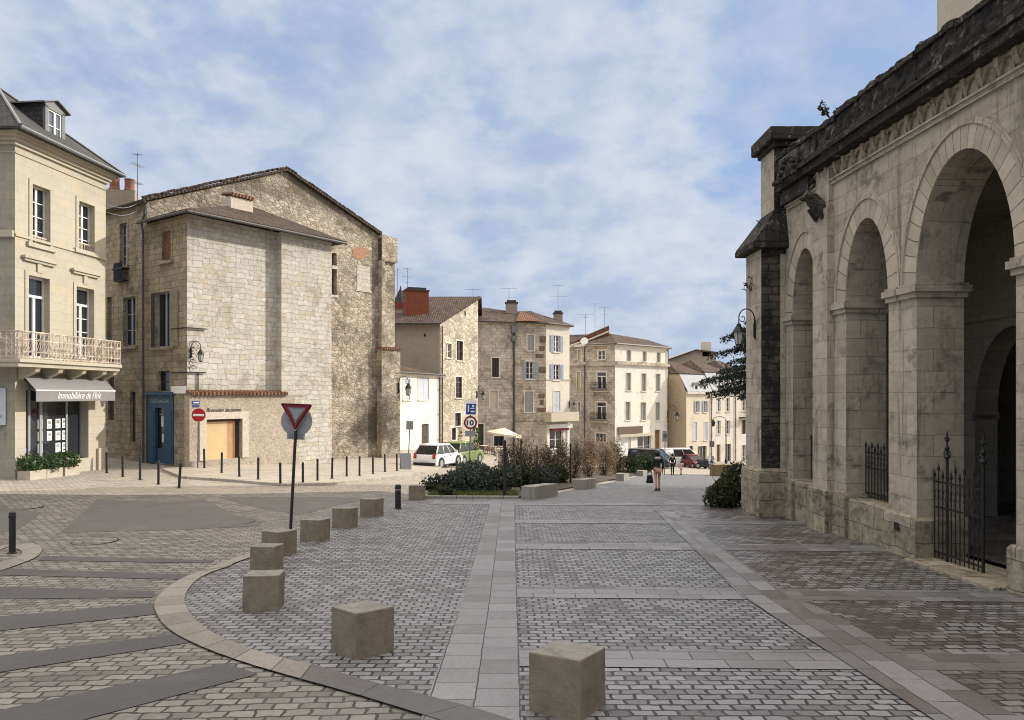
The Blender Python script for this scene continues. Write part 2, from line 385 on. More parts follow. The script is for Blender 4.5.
def clip2(poly, a, b):
    """keep the part of a 2-D polygon lying right of/below the line a->b (a left of b)"""
    out = []
    f = lambda p: (b[0]-a[0])*(p[1]-a[1]) - (b[1]-a[1])*(p[0]-a[0])
    for i in range(len(poly)):
        p, q = poly[i], poly[(i+1) % len(poly)]; fp, fq = f(p), f(q)
        if fp <= 1e-9: out.append(p)
        if (fp < -1e-9 and fq > 1e-9) or (fp > 1e-9 and fq < -1e-9):
            t = fp / (fp - fq); out.append((p[0] + (q[0]-p[0])*t, p[1] + (q[1]-p[1])*t))
    return out
def panel(mb, W, u0, u1, z0, z1, rects=(), depth=.22, d=0.0, clips=()):
    us = sorted({u0, u1, *[min(max(r[0], u0), u1) for r in rects], *[min(max(r[2], u0), u1) for r in rects], *[c[k][0] for c in clips for k in (0, 1) if u0 < c[k][0] < u1]})
    zs = sorted({z0, z1, *[r[1] for r in rects if z0 < r[1] < z1], *[r[3] for r in rects if z0 < r[3] < z1]})
    for i in range(len(us) - 1):
        for j in range(len(zs) - 1):
            a, b, c_, e = us[i], us[i+1], zs[j], zs[j+1]
            mu, mz = (a + b) / 2, (c_ + e) / 2
            if b - a < 1e-6 or any(r[0] < mu < r[2] and r[1] < mz < r[3] for r in rects): continue
            pg = [(a, c_), (b, c_), (b, e), (a, e)]
            for ca, cb in clips:
                if ca[0] - 1e-6 <= a and b <= cb[0] + 1e-6 and pg: pg = clip2(pg, ca, cb)
            if len(pg) >= 3: mb.poly([W.pt(u, z, d) for u, z in pg])
    for r in rects:
        q = [(r[0], r[1]), (r[2], r[1]), (r[2], r[3]), (r[0], r[3])]
        for k in range(4):
            p, s_ = q[k], q[(k+1) % 4]
            mb.poly([W.pt(*p, d), W.pt(*p, d - depth), W.pt(*s_, d - depth), W.pt(*s_, d)])
def shell(mb, pts, z0, z1):
    for p, q in zip(pts, pts[1:]): mb.poly([(p[0], p[1], z0), (q[0], q[1], z0), (q[0], q[1], z1), (p[0], p[1], z1)])

def make_window(b, W, r, dp=.22, cols=2, rows=3, fm='white_paint', gm='glass', transom=0.0, bar=.035, fw=.06, d=0.0):
    u0, z0, u1, z1 = r; mb = MB(); dd = d - dp
    for q in ((u0, u0+fw, z0, z1), (u1-fw, u1, z0, z1), (u0+fw, u1-fw, z0, z0+fw), (u0+fw, u1-fw, z1-fw, z1)): W.box(mb, q[0], q[1], q[2], q[3], dd, dd + .06)
    zt = z1 - fw
    if transom:
        zt = z1 - (z1 - z0) * transom; W.box(mb, u0+fw, u1-fw, zt - .05, zt + .05, dd, dd + .065)
    for k in range(1, cols):
        uu = u0 + (u1 - u0) * k / cols; W.box(mb, uu - fw * .8, uu + fw * .8, z0 + fw, zt - (.05 if transom else 0), dd, dd + .068)
    for k in range(1, rows):
        zz = z0 + (zt - z0) * k / rows; W.box(mb, u0 + fw, u1 - fw, zz - bar / 2, zz + bar / 2, dd, dd + .045)
    o = mb.build('window', fm, b)
    g = MB(); W.quad(g, u0, u1, z0, z1, dd + .012); g.build('pane', gm, o)
    return o
def make_shutter(b, W, u0, u1, z0, z1, mat, d=.03, name='shutter', slats=True):
    mb = MB(); W.box(mb, u0, u1, z0, z1, d, d + .035)
    if slats:
        n = max(4, int((z1 - z0) / .13)); h = (z1 - z0 - .16) / n
        for k in range(n):
            za = z0 + .08 + h * k; W.box(mb, u0 + .06, u1 - .06, za + h * .15, za + h * .75, d + .036, d + .05)
    return mb.build(name, mat, b)
def make_door(b, W, r, mat, dp=.2, d=0.0, panels=2, glazed=False):
    u0, z0, u1, z1 = r; mb = MB(); W.box(mb, u0, u1, z0, z1, d - dp, d - dp + .05)
    for k in range(panels):
        a = u0 + (u1 - u0) * k / panels + .07; e = u0 + (u1 - u0) * (k + 1) / panels - .07
        for f0, f1 in ((.05, .42), (.47, .93)): W.box(mb, a, e, z0 + (z1 - z0) * f0, z0 + (z1 - z0) * f1, d - dp + .051, d - dp + .065)
    o = mb.build('door', mat, b)
    h = MB(); c = W.pt((u0 + u1) / 2 + .12, z0 + (z1 - z0) * .46, d - dp + .10); h.cyl(c, W.pt((u0 + u1) / 2 + .12, z0 + (z1 - z0) * .46, d - dp + .06), .03, n=8); h.build('handle', 'dark_iron', o)
    return o
def sill(mb, W, r, d=0.0, e=.1, h=.1, out=.1): W.box(mb, r[0] - e, r[2] + e, r[1] - h, r[1], d - .02, d + out)
def surround(mb, W, r, d=0.0, w_=.14, out=.025, bottom=False):
    u0, z0, u1, z1 = r
    W.box(mb, u0 - w_, u0, z0, z1, d - .01, d + out); W.box(mb, u1, u1 + w_, z0, z1, d - .01, d + out); W.box(mb, u0 - w_, u1 + w_, z1, z1 + w_, d - .01, d + out)

FONT = {}
def lettering(txt, size, W, u, z, d, mat, parent, name='lettering', shear=0.0, width=None, bold=0.0, flip=False):
    """flat raised letters on wall W starting at u (baseline z); reading direction chosen so it reads from the n side"""
    cu = bpy.data.curves.new('tmp', 'FONT'); cu.body = txt; cu.size = size; cu.shear = shear; cu.extrude = .004; cu.offset = bold; cu.resolution_u = 3
    to = bpy.data.objects.new('tmp', cu); C.objects.link(to)
    bpy.context.view_layer.update()
    me = bpy.data.meshes.new_from_object(to.evaluated_get(bpy.context.evaluated_depsgraph_get()))
    bpy.data.objects.remove(to)
    xs = [v.co.x for v in me.vertices]; x0, x1 = min(xs), max(xs)
    k = (width / (x1 - x0)) if width else 1.0
    up = Vector((0, 0, 1)); n3 = Vector((W.n.x, W.n.y, 0)); right = up.cross(n3)
    org = W.pt(u, z, d)
    mb = MB(); mb.v = [org + right * ((v.co.x - x0) * k) + up * v.co.y + n3 * v.co.z for v in me.vertices]
    mb.f = [tuple(p.vertices) for p in me.polygons]
    bpy.data.meshes.remove(me)
    return mb.build(name, mat, parent)

# ground sheets -----------------------------------------------------
def sheet(name, pts, dz, mat, ang=0.0, org=(0, 0), step=.5, kind='structure', skirt=0.0):
    bm = bmesh.new(); vs = [bm.verts.new((p[0], p[1], 0)) for p in pts]; bm.faces.new(vs)
    bmesh.ops.triangulate(bm, faces=bm.faces[:])
    for ax in (0, 1):
        lo = min(p[ax] for p in pts); hi = max(p[ax] for p in pts); k = math.floor(lo / step) + 1
        while k * step < hi:
            co = [0, 0, 0]; no = [0, 0, 0]; co[ax] = k * step; no[ax] = 1
            bmesh.ops.bisect_plane(bm, geom=bm.verts[:] + bm.edges[:] + bm.faces[:], plane_co=co, plane_no=no, dist=1e-5); k += 1
    bm.normal_update()
    if skirt:
        be = [e for e in bm.edges if e.is_boundary]
        r = bmesh.ops.extrude_edge_only(bm, edges=be); low = {v for v in r['geom'] if isinstance(v, bmesh.types.BMVert)}
    else: low = set()
    for v in bm.verts: v.co.z = G(v.co.x, v.co.y) + dz - (skirt if v in low else 0)
    for f in bm.faces:
        if not skirt and f.normal.z < 0: f.normal_flip()
    bmesh.ops.recalc_face_normals(bm, faces=bm.faces[:]) if skirt else None
    uvl = bm.loops.layers.uv.new('UVMap'); ca, sa = math.cos(ang), math.sin(ang)
    for f in bm.faces:
        for l in f.loops:
            x, y = l.vert.co.x - org[0], l.vert.co.y - org[1]; l[uvl].uv = (x * ca + y * sa, -x * sa + y * ca)
    me = bpy.data.meshes.new(name); bm.to_mesh(me); bm.free(); me.materials.append(M[mat])
    o = bpy.data.objects.new(name, me); C.objects.link(o)
    if kind: o['kind'] = kind
    return o
def ribbon(name, left, right, dz, mat, step=.35):
    """band between two polylines, UV u along its length"""
    def resample(pl, n):
        L = [0]
        for a, b in zip(pl, pl[1:]): L.append(L[-1] + (Vector(b[:2]) - Vector(a[:2])).length)
        out = []
        for k in range(n + 1):
            t = L[-1] * k / n
            for i in range(len(pl) - 1):
                if t <= L[i+1] + 1e-9:
                    q = (t - L[i]) / max(1e-9, L[i+1] - L[i]); out.append(Vector(pl[i][:2]).lerp(Vector(pl[i+1][:2]), q)); break
        return out, L[-1]
    def spl(pl, it=2):
        pl = [Vector(p[:2]) for p in pl]
        for _ in range(it):
            o = [pl[0]]
            for a, b in zip(pl, pl[1:]): o += [a.lerp(b, .25), a.lerp(b, .75)]
            pl = o + [pl[-1]]
        return pl
    left, right = spl(left), spl(right)
    _, La = resample(left, 4); n = max(2, int(La / step)); a, La = resample(left, n); b, Lb = resample(right, n)
    mb = MB(); wd = sum((p - q).length for p, q in zip(a, b)) / len(a); m = (La + Lb) / 2
    for k in range(n):
        for j in range(3):
            t0, t1 = j / 3, (j + 1) / 3
            qs = [a[k].lerp(b[k], t0), a[k+1].lerp(b[k+1], t0), a[k+1].lerp(b[k+1], t1), a[k].lerp(b[k], t1)]
            u0, u1 = m * k / n, m * (k + 1) / n
            pts = [(q.x, q.y, G(q.x, q.y) + dz) for q in qs]; uv = [(u0, wd*t0), (u1, wd*t0), (u1, wd*t1), (u0, wd*t1)]
            nrm = (Vector(pts[1]) - Vector(pts[0])).cross(Vector(pts[2]) - Vector(pts[0]))
            if nrm.z < 0: pts.reverse(); uv.reverse()
            mb.poly(pts, uv)
    return mb.build(name, mat, kind='structure')
# ------------------------------------------------------------------ material library
stone('shop_ashlar', (.415, .385, .305), (.445, .415, .335), (.31, .285, .22), .72, .36, .006, stain=(.24, .21, .15), samt=.35, streak=.18, mottle=.12, bump=.15, warm=(.47, .39, .25), warmamt=.35)
stone('shop_ashlar_dark', (.30, .285, .235), (.34, .32, .26), (.21, .20, .165), .72, .36, .006, stain=(.12, .115, .095), samt=.6, streak=.4, mottle=.2, bump=.2)  # darker, greyer and more mottled copy of the facade ashlar
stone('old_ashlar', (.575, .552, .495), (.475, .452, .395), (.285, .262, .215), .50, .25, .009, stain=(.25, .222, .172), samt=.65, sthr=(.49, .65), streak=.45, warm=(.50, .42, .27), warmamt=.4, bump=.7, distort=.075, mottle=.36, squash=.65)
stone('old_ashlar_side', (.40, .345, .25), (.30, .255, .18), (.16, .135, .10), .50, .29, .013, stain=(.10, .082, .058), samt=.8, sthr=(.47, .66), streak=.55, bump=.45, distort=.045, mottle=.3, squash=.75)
rubble('old_rubble', (.50, .43, .345), (.37, .315, .25), (.45, .385, .31), .105, stain=(.27, .225, .175), samt=.55, sthr=(.46, .66), bump=.35)
M['old_gable'] = None
stone('far_white', (.70, .675, .60), (.73, .70, .62), (.62, .595, .52), 1.2, .5, .004, stain=(.33, .30, .23), samt=.5, mottle=.16, streak=.28, sthr=(.5, .68), bump=.05)
stone('far_cream', (.63, .595, .515), (.66, .62, .54), (.53, .495, .42), .8, .4, .004, stain=(.33, .28, .20), samt=.5, mottle=.16, streak=.28, sthr=(.5, .68), bump=.06)
stone('far_yellow', (.64, .58, .45), (.66, .60, .465), (.58, .52, .395), 1.5, .6, .003, stain=(.36, .30, .19), samt=.5, mottle=.16, streak=.28, sthr=(.5, .68), bump=.05)
stone('far_tan', (.46, .38, .26), (.48, .395, .27), (.43, .355, .24), 1.5, .6, .002, stain=(.28, .21, .12), samt=.5, mottle=.16, streak=.28, sthr=(.5, .68), bump=.05)
stone('far_render_grey', (.31, .265, .205), (.33, .285, .22), (.25, .215, .17), .5, .25, .006, stain=(.15, .13, .10), samt=.5, mottle=.25, bump=.2, streak=.2)
stone('far_brown', (.56, .505, .42), (.40, .35, .28), (.20, .17, .13), .55, .3, .010, stain=(.15, .127, .10), samt=.75, sthr=(.48, .64), mottle=.4, bump=.4, streak=.5, squash=.75)
stone('far_pink', (.60, .545, .47), (.42, .37, .305), (.22, .19, .15), .62, .34, .010, stain=(.17, .145, .12), samt=.75, sthr=(.48, .64), mottle=.4, bump=.4, streak=.5, squash=.7)
rubble('far_rubble', (.66, .61, .50), (.40, .345, .26), (.34, .30, .23), .24, stain=(.17, .145, .105), samt=.75, sthr=(.47, .64), bump=.6)
stone('church_stone', (.43, .39, .32), (.345, .31, .252), (.19, .168, .13), .82, .40, .005, stain=(.075, .068, .055), samt=.72, sthr=(.50, .66), streak=.85, bump=.6, distort=.016, mottle=.45, sscale=1.3)
stone('church_plinth_stone', (.34, .305, .235), (.25, .225, .17), (.10, .09, .07), .9, .45, .008, stain=(.05, .05, .034), samt=.75, sthr=(.46, .64), bump=.8, distort=.03, mottle=.6, sscale=2.0, streak=.6)
stone('church_black_crust', (.032, .029, .027), (.018, .017, .016), (.010, .010, .010), .9, .5, .008, stain=(.20, .18, .145), samt=.75, sthr=(.535, .62), bump=1.0, distort=.05, mottle=.8, sscale=3.0, streak=.35)
stone('church_frieze_stone', (.40, .36, .285), (.31, .28, .22), (.15, .135, .11), .5, .3, .006, stain=(.04, .036, .031), samt=.85, sthr=(.52, .62), bump=.8, distort=.03, mottle=.5, sscale=1.5, streak=.6)
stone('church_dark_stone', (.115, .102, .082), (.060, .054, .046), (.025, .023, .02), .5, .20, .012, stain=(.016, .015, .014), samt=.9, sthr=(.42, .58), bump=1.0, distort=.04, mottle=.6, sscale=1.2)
stone('church_inner', (.34, .30, .245), (.28, .25, .20), (.17, .15, .12), .82, .42, .006, stain=(.10, .088, .07), samt=.6, bump=.4, mottle=.3)
stone('bell_tower_stone', (.42, .39, .32), (.38, .355, .295), (.30, .275, .23), .9, .45, .006, stain=(.2, .18, .15), samt=.4, bump=.2)
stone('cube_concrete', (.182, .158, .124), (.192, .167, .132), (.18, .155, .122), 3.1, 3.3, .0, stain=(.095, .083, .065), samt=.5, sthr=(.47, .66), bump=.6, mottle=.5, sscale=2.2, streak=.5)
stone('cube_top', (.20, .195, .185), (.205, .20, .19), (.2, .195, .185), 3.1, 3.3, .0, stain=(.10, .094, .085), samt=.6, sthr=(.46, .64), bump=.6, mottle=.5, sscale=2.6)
stone('bench_concrete', (.24, .235, .215), (.265, .255, .235), (.12, .115, .10), .72, .9, .012, stain=(.16, .15, .12), samt=.5, bump=.2, mottle=.2, sscale=1.6, streak=.3)
tiles('roof_tiles', (.110, .072, .054), (.042, .032, .028), lich=(.19, .165, .135), lichamt=.5)
tiles('roof_tiles_red', (.22, .10, .06), (.13, .065, .045), lich=(.18, .15, .11))
tiles('slate', (.050, .050, .052), (.072, .071, .072), lich=(.11, .105, .09), w_=.22, h_=.2, lichamt=.25, curved=False)
tiles('zinc_roof', (.36, .38, .40), (.40, .415, .43), lich=(.30, .31, .32), w_=.6, h_=2.5, lichamt=.2, curved=False)
tiles('brick_red', (.33, .105, .058), (.26, .08, .045), lich=(.16, .075, .055), w_=.22, h_=.07, lichamt=.3, curved=False)
tiles('terracotta_tiles', (.27, .145, .085), (.18, .10, .065), lich=(.13, .11, .085))
pbr('dark_quoin', (.15, .115, .085), .9, var=.4, vscale=2.5, bump=.4)
pbr('dormer_grey', (.13, .135, .14), .5, .2, var=.1)
pbr('ledge_mortar', (.20, .165, .12), .9, var=.25)
pbr('white_paint', (.72, .72, .70), .5, var=.05)
pbr('grey_paint', (.30, .31, .31), .5, var=.08)
pbr('brown_paint', (.115, .07, .045), .6, var=.15)
pbr('brown_wood', (.16, .085, .045), .65, var=.25, vscale=3)
pbr('bleached_wood', (.27, .235, .185), .8, var=.2, vscale=4)
pbr('grey_blue_paint', (.30, .34, .40), .6, var=.08)
pbr('pale_blue_paint', (.50, .54, .60), .6, var=.06)
pbr('dark_wood', (.055, .04, .032), .7, var=.2)
pbr('shop_blue', (.020, .065, .115), .5, var=.15, vscale=2.5)
pbr('ply_pale', (.62, .46, .25), .6, var=.06, vscale=2)
pbr('ply_orange', (.50, .28, .14), .6, var=.10, vscale=2)
pbr('zinc', (.20, .205, .215), .45, .6, var=.15)
pbr('dark_iron', (.018, .018, .02), .5, .3, var=.2)
pbr('post_black', (.022, .020, .020), .45, 0, var=.2)
pbr('rust_iron', (.50, .43, .35), .85, .05, var=.45, vscale=4)
pbr('gutter_metal', (.09, .088, .086), .6, .3, var=.2)
pbr('plaster', (.56, .50, .41), .9, var=.15)
pbr('render_pale', (.50, .455, .36), .9, var=.08)
pbr('awning_grey', (.205, .20, .205), .85, var=.06)
pbr('awning_trim', (.62, .61, .60), .7)
pbr('letter_white', (.85, .85, .84), .5, var=.02)
pbr('letter_pale', (.30, .34, .36), .6, var=.05)
pbr('letter_dark', (.06, .045, .04), .6)
pbr('paper', (.72, .72, .70), .6, var=.05)
pbr('paper_tone', (.30, .33, .35), .6, var=.4, vscale=9)
pbr('sign_red', (.42, .012, .02), .4, var=.05)
pbr('sign_dark_red', (.17, .008, .014), .4, var=.08)
pbr('sign_white', (.80, .80, .80), .4, var=.03)
pbr('sign_blue', (.015, .06, .26), .4, var=.05)
pbr('sign_back', (.27, .285, .30), .5, .3, var=.1)
pbr('sign_back_dark', (.12, .125, .13), .5, .2, var=.1)
pbr('pot_clay', (.22, .10, .062), .85, var=.3, vscale=5)
pbr('lamp_glass', (.42, .42, .40), .25, var=.05)
pbr('concrete_pale', (.42, .38, .31), .85, var=.12, bump=.3)
pbr('soil', (.06, .05, .038), .95, var=.3, bump=.6)
pbr('parasol_cloth', (.62, .55, .43), .9, var=.05)
pbr('bark', (.055, .043, .033), .9, var=.3, bump=.8, bscale=30)
pbr('brick_patch', (.36, .20, .12), .9, var=.35, vscale=9, bump=.6)
pbr('car_white', (.78, .79, .80), .25, var=.02, spec=.6)
pbr('car_green', (.15, .21, .05), .3, var=.03, spec=.6)
pbr('car_navy', (.018, .025, .045), .25, var=.05, spec=.6)
pbr('car_red', (.15, .014, .016), .3, var=.05, spec=.6)
pbr('tyre', (.018, .018, .018), .85); pbr('rim_metal', (.42, .43, .44), .35, .8); pbr('black_plastic', (.02, .02, .021), .6)
pbr('lens_red', (.35, .01, .01), .2, spec=.7); pbr('lens_clear', (.7, .72, .75), .15, spec=.8); pbr('plate_white', (.7, .7, .66), .5)
pbr('skin', (.50, .30, .21), .6, var=.05); pbr('cloth_green', (.012, .030, .022), .85, var=.2); pbr('cloth_beige', (.36, .25, .19), .85, var=.1)
pbr('cloth_black', (.014, .014, .017), .85, var=.2); pbr('cloth_pink', (.60, .36, .36), .85); pbr('cloth_pale', (.55, .55, .58), .85); pbr('hair_dark', (.018, .013, .011), .7)
pbr('wood_box', (.20, .16, .09), .8, var=.3, vscale=3)
glass('glass'); glass('glass_pale', (.10, .12, .15), .08); glass('car_glass', (.012, .015, .018), .05)
glass('curtain_glass', (.33, .33, .31), .15)
leafy('leaf_lavender', [(.022, .032, .026), (.036, .05, .042), (.060, .075, .066), (.030, .04, .024)])
leafy('leaf_dark', [(.012, .022, .010), (.022, .038, .015), (.035, .055, .02)])
leafy('leaf_brown', [(.08, .052, .032), (.13, .085, .055), (.20, .15, .10), (.05, .038, .028), (.055, .058, .03)])
leafy('leaf_pale_brown', [(.25, .185, .12), (.33, .26, .18), (.16, .11, .07)])
leafy('leaf_cedar', [(.010, .020, .015), (.018, .032, .022), (.030, .048, .032)])
leafy('leaf_pot', [(.035, .075, .02), (.055, .11, .03), (.03, .055, .02), (.10, .13, .05)])
leafy('leaf_rosemary', [(.018, .026, .010), (.032, .042, .018), (.055, .06, .03)])
leafy('grass_blade', [(.08, .11, .03), (.14, .15, .05), (.06, .09, .025)])
leafy('twig_dark', [(.03, .022, .018), (.05, .036, .028), (.07, .05, .04)])
paving('plaza_setts', (.218, .222, .240), (.132, .134, .145), (.020, .020, .021), .195, .135, .0145, patch=(.105, .102, .10), patchamt=.5, pscale=.28, pthr=(.51, .66), bump=1.0, smear=.6, smearc=(.075, .073, .073), distort=.019, rough=.52)
paving('plaza_setts_worn', (.212, .210, .216), (.110, .107, .110), (.020, .018, .017), .21, .15, .0145, patch=(.068, .056, .048), patchamt=.75, pscale=.33, pthr=(.46, .58), bump=1.0, rough=.40, smear=.75, smearc=(.048, .039, .033), distort=.019)
paving('road_setts_shaded', (.208, .200, .186), (.138, .132, .122), (.026, .025, .023), .225, .155, .0145, patch=(.105, .102, .097), patchamt=.55, pscale=.3, pthr=(.48, .64), bump=.9, smear=.6, smearc=(.07, .067, .062), distort=.023, rough=.55)  # colour lowered to deepen the shade on this side of the shadow edge
paving('slab_stone', (.198, .201, .214), (.148, .150, .160), (.028, .028, .028), .46, .388, .0075, patch=(.125, .12, .116), patchamt=.45, pscale=.3, bump=.4, offset=.37, smear=.4, smearc=(.09, .088, .087), rough=.52)
paving('cross_slab_stone', (.202, .202, .212), (.108, .106, .109), (.028, .027, .026), .62, .30, .0075, patch=(.11, .088, .074), patchamt=.6, pscale=.35, bump=.4, smear=.55, smearc=(.08, .067, .058), rough=.45)
paving('kerb_slab', (.225, .212, .194), (.160, .150, .137), (.035, .033, .03), .62, 4.0, .010, patch=(.125, .117, .107), patchamt=.5, pscale=.5, bump=.35, offset=0, smear=.5, smearc=(.09, .084, .077))
paving('grey_kerb_slab', (.085, .083, .084), (.120, .115, .112), (.03, .03, .03), .9, 4.0, .008, patch=(.10, .095, .09), patchamt=.5, pscale=.5, bump=.3, offset=0, smear=.3)
paving('asphalt_band', (.058, .057, .060), (.066, .065, .067), (.05, .05, .05), 5, 5, .0, patch=(.092, .090, .089), patchamt=.8, pscale=.9, bump=1.0, distort=0, smear=.35, smearc=(.042, .041, .041))
paving('asphalt_patch', (.088, .086, .086), (.094, .092, .092), (.07, .07, .07), 6, 6, .0, patch=(.13, .119, .109), patchamt=.8, pscale=.6, bump=.9, distort=0, smear=.45)
paving('pavement_slab', (.40, .365, .31), (.34, .31, .26), (.16, .145, .12), .6, .4, .008, patch=(.27, .24, .19), patchamt=.5, pscale=.4, bump=.25, smear=.3, smearc=(.2, .18, .15))
paving('street_setts', (0.403, 0.364, 0.308), (0.302, 0.274, 0.230), (0.123, 0.112, 0.095), .22, .15, .012, patch=(0.246, 0.224, 0.190), patchamt=.5, pscale=.25, bump=.6, smear=.45, smearc=(0.179, 0.162, 0.134))  # colour raised so the sunlit road stands out from the shaded setts

# ------------------------------------------------------------------ ground
def axis(lo, hi, step, far):
    a = [lo + step * i for i in range(int((hi - lo) / step) + 1)]
    for d in far: a = [lo - d] + a + [hi + d]
    return a
xs = axis(-26, 24, .5, (4, 12, 40, 150, 600, 2500)); ys = axis(0, 60, .5, ())
ys = [-2500, -600, -150, -40, -10, -3] + ys + [62 + 2 * i for i in range(30)] + [125, 140, 180, 300, 700, 2500]
mb = MB(); nx = len(xs)
mb.v = [Vector((x, y, G(x, y))) for y in ys for x in xs]
mb.f = [(j*nx + i, j*nx + i + 1, (j+1)*nx + i + 1, (j+1)*nx + i) for j in range(len(ys) - 1) for i in range(nx - 1)]
mb.build('ground', 'street_setts', kind='structure')
pbr('hill_wood', (.055, .062, .032), .95, var=.4, vscale=.05, bump=.5, bscale=.3)
m = MB(); rnd = random.Random(8); hn = 60; rows = []
for k in range(hn + 1):
    a = R(-60 + 190 * k / hn); hgt = 15 + 7 * math.sin(k * .5) + 4 * math.sin(k * 1.3 + 1) + rnd.uniform(-1, 1)
    rows.append([Vector((math.sin(a) * d, math.cos(a) * d, z)) for d, z in ((430, -9), (520, -9 + hgt * .6), (640, hgt - 4), (800, hgt - 2), (1000, -9))])
for a, b in zip(rows, rows[1:]):
    for j in range(4): m.poly([a[j], b[j], b[j + 1], a[j + 1]])
m.build('hills', 'hill_wood', kind='structure', smooth=True)
def gp2(*l): return [GP(x, y) for x, y in l]
# shaded square left of the kerb: beige setts, shade deepened in their colour; right of it: the grey sett plaza
outer = [(224, 564), (187, 576), (163, 590), (152, 603), (156, 617), (167, 631), (194, 646), (241, 664), (300, 681), (358, 697), (428, 719)]
inner = [(233, 566), (202, 576), (187, 590), (183, 603), (191, 617), (206, 631), (233, 644), (272, 658), (312, 666), (380, 687), (428, 698), (467, 708), (502, 719)]
near_l = GP(30, 719)
sheet('road', [(-24, 2)] + [(6, 2)] + [p[:2] for p in gp2((640, 500), (440, 497), (380, 491), (250, 494), (120, 495), (0, 494))] + [(-24, 23.5)], .003, 'road_setts_shaded', ang=R(4))
plz = [p[:2] for p in gp2((515, 719), (467, 708), (380, 687), (312, 666), (272, 658), (233, 644), (206, 631), (191, 617), (183, 603), (187, 590), (202, 576), (233, 566), (255, 552), (275, 540), (300, 522), (335, 507), (372, 500), (420, 496.5))]
plz = [(.0, 3.2)] + plz + [p[:2] for p in gp2((517, 496.5), (537, 497), (568, 491), (586, 487), (606, 483.5), (626, 479.5), (640, 475.5), (651, 472))] + [(8.5, 62), (19, 62), (17, 46), (9.3, 30), (9.3, 3.2)]  # darker setts run on down the street to deepen its shaded part
sheet('plaza', plz, .007, 'plaza_setts')
sheet('plaza_edge', [(4.2, 3.2)] + [p[:2] for p in gp2((800, 608), (660, 512), (663, 490))] + [(9.3, 33), (9.3, 3.2)], .011, 'plaza_setts_worn', ang=R(2))
xr = GP(516.6, 600).x
sl = [GP(428.6, 696), GP(463.7, 600), GP(491.9, 500)]
sheet('centre_strip', [(xr, 4.6), (xr + .02, 24.0), (sl[2].x, 24.0), (sl[1].x, sl[1].y), (sl[0].x, sl[0].y), (sl[0].x + .03, 4.6)], .019, 'slab_stone', ang=R(90), org=(xr, 0))
d0 = [GP(929, 719), GP(769, 615), GP(736, 592), GP(654, 510)]; d1 = [GP(1019, 719), GP(820, 609), GP(788, 597), GP(673, 513)]
ang = math.atan2(d0[3].y - d0[0].y, d0[3].x - d0[0].x)
ext = lambda a, b: (a.x + (a.x - b.x) * .5, a.y + (a.y - b.y) * .5)
sheet('diagonal_strip', [ext(d0[0], d0[1]), d0[0][:2], d0[1][:2], d0[2][:2], d0[3][:2], d1[3][:2], d1[2][:2], d1[1][:2], d1[0][:2], ext(d1[0], d1[1])], .0235, 'cross_slab_stone', ang=ang, org=(d0[1].x, d0[1].y))
for ya, yb, x1 in ((649, 667.5, 8.9), (587, 598.5, 8.3), (543, 549.5, 8.2), (520, 523.5, 8.0), (502.5, 505.5, 7.7)):
    a, b = GP(517, yb), GP(517, ya)
    sheet('cross_strip', [(xr + .01, a.y), (x1, a.y - .30), (x1, b.y - .30), (xr + .01, b.y)], .0150, 'cross_slab_stone', ang=R(-2), org=(0, a.y))
a, b = GP(470, 504.5), GP(470, 501.2); sheet('cross_strip', [(GP(430, 504).x, a.y), (sl[2].x, a.y), (sl[2].x, b.y), (GP(430, 504).x, b.y)], .0150, 'cross_slab_stone')
ribbon('kerb_band', gp2(*outer[:9]), gp2(*inner[:9]), .024, 'kerb_slab')
ribbon('kerb_band', gp2((300.5, 681.2), (358, 697), (428, 719), (470, 733)), gp2((312.5, 666.2), (380, 687), (428, 698), (467, 708), (502, 719), (520, 725)), .0245, 'grey_kerb_slab')
ribbon('kerb_band', gp2((200, 572), (224, 563), (250, 554), (268, 545)), gp2((224, 568.5), (240, 562), (258, 556), (274, 547)), .028, 'kerb_slab')
ribbon('kerb_band', gp2((0, 551), (12, 545), (30, 543), (41, 546), (43.5, 551), (36, 559), (20, 565), (0, 572)), gp2((0, 546.5), (0, 546.6), (10, 548), (19, 550), (23, 553), (20, 557), (12, 560), (0, 563)), .021, 'kerb_slab')
for q in (((43, 556.5), (215, 560.5), (211, 563.5), (38, 561)), ((-20, 568), (190, 575), (183, 580), (-20, 575)), ((-40, 586), (155, 591.5), (153, 598), (-40, 600)),
          ((-60, 622), (0, 617), (152, 604), (155.5, 615), (0, 631.5), (-60, 637)), ((-60, 668), (0, 656.5), (178, 634.5), (192, 643), (0, 673), (-60, 686)),
          ((-60, 730), (10, 709), (225, 664), (258, 675), (90, 719), (40, 736))):
    sheet('paving_band', [p[:2] for p in gp2(*q)], .0105 if q[0][0] < 200 else .0275, 'asphalt_band')
for q in (((98, 499.5), (168, 503), (182, 530), (60, 533)), ((168, 503), (205, 500), (235, 515), (262, 522), (258, 526), (182, 530)), ((0, 505), (42, 513), (16, 531), (-30, 536)),
          ((218, 497.5), (330, 497), (372, 499), (335, 506), (300, 515), (262, 509))):
    sheet('asphalt_repair', [p[:2] for p in gp2(*q)], .0075, 'asphalt_patch')
pv = [p[:2] for p in gp2((181, 478.5), (232, 482), (284, 486.5), (330, 485.5), (400, 478), (428, 473))]
sheet('pavement', pv + [(-3.5, 62), (-7.5, 62)] + [(-8.8, 50.5), (-10.2, 44), (-14.8, 35), (-15.6, 33.2)], .10, 'pavement_slab', skirt=.12)
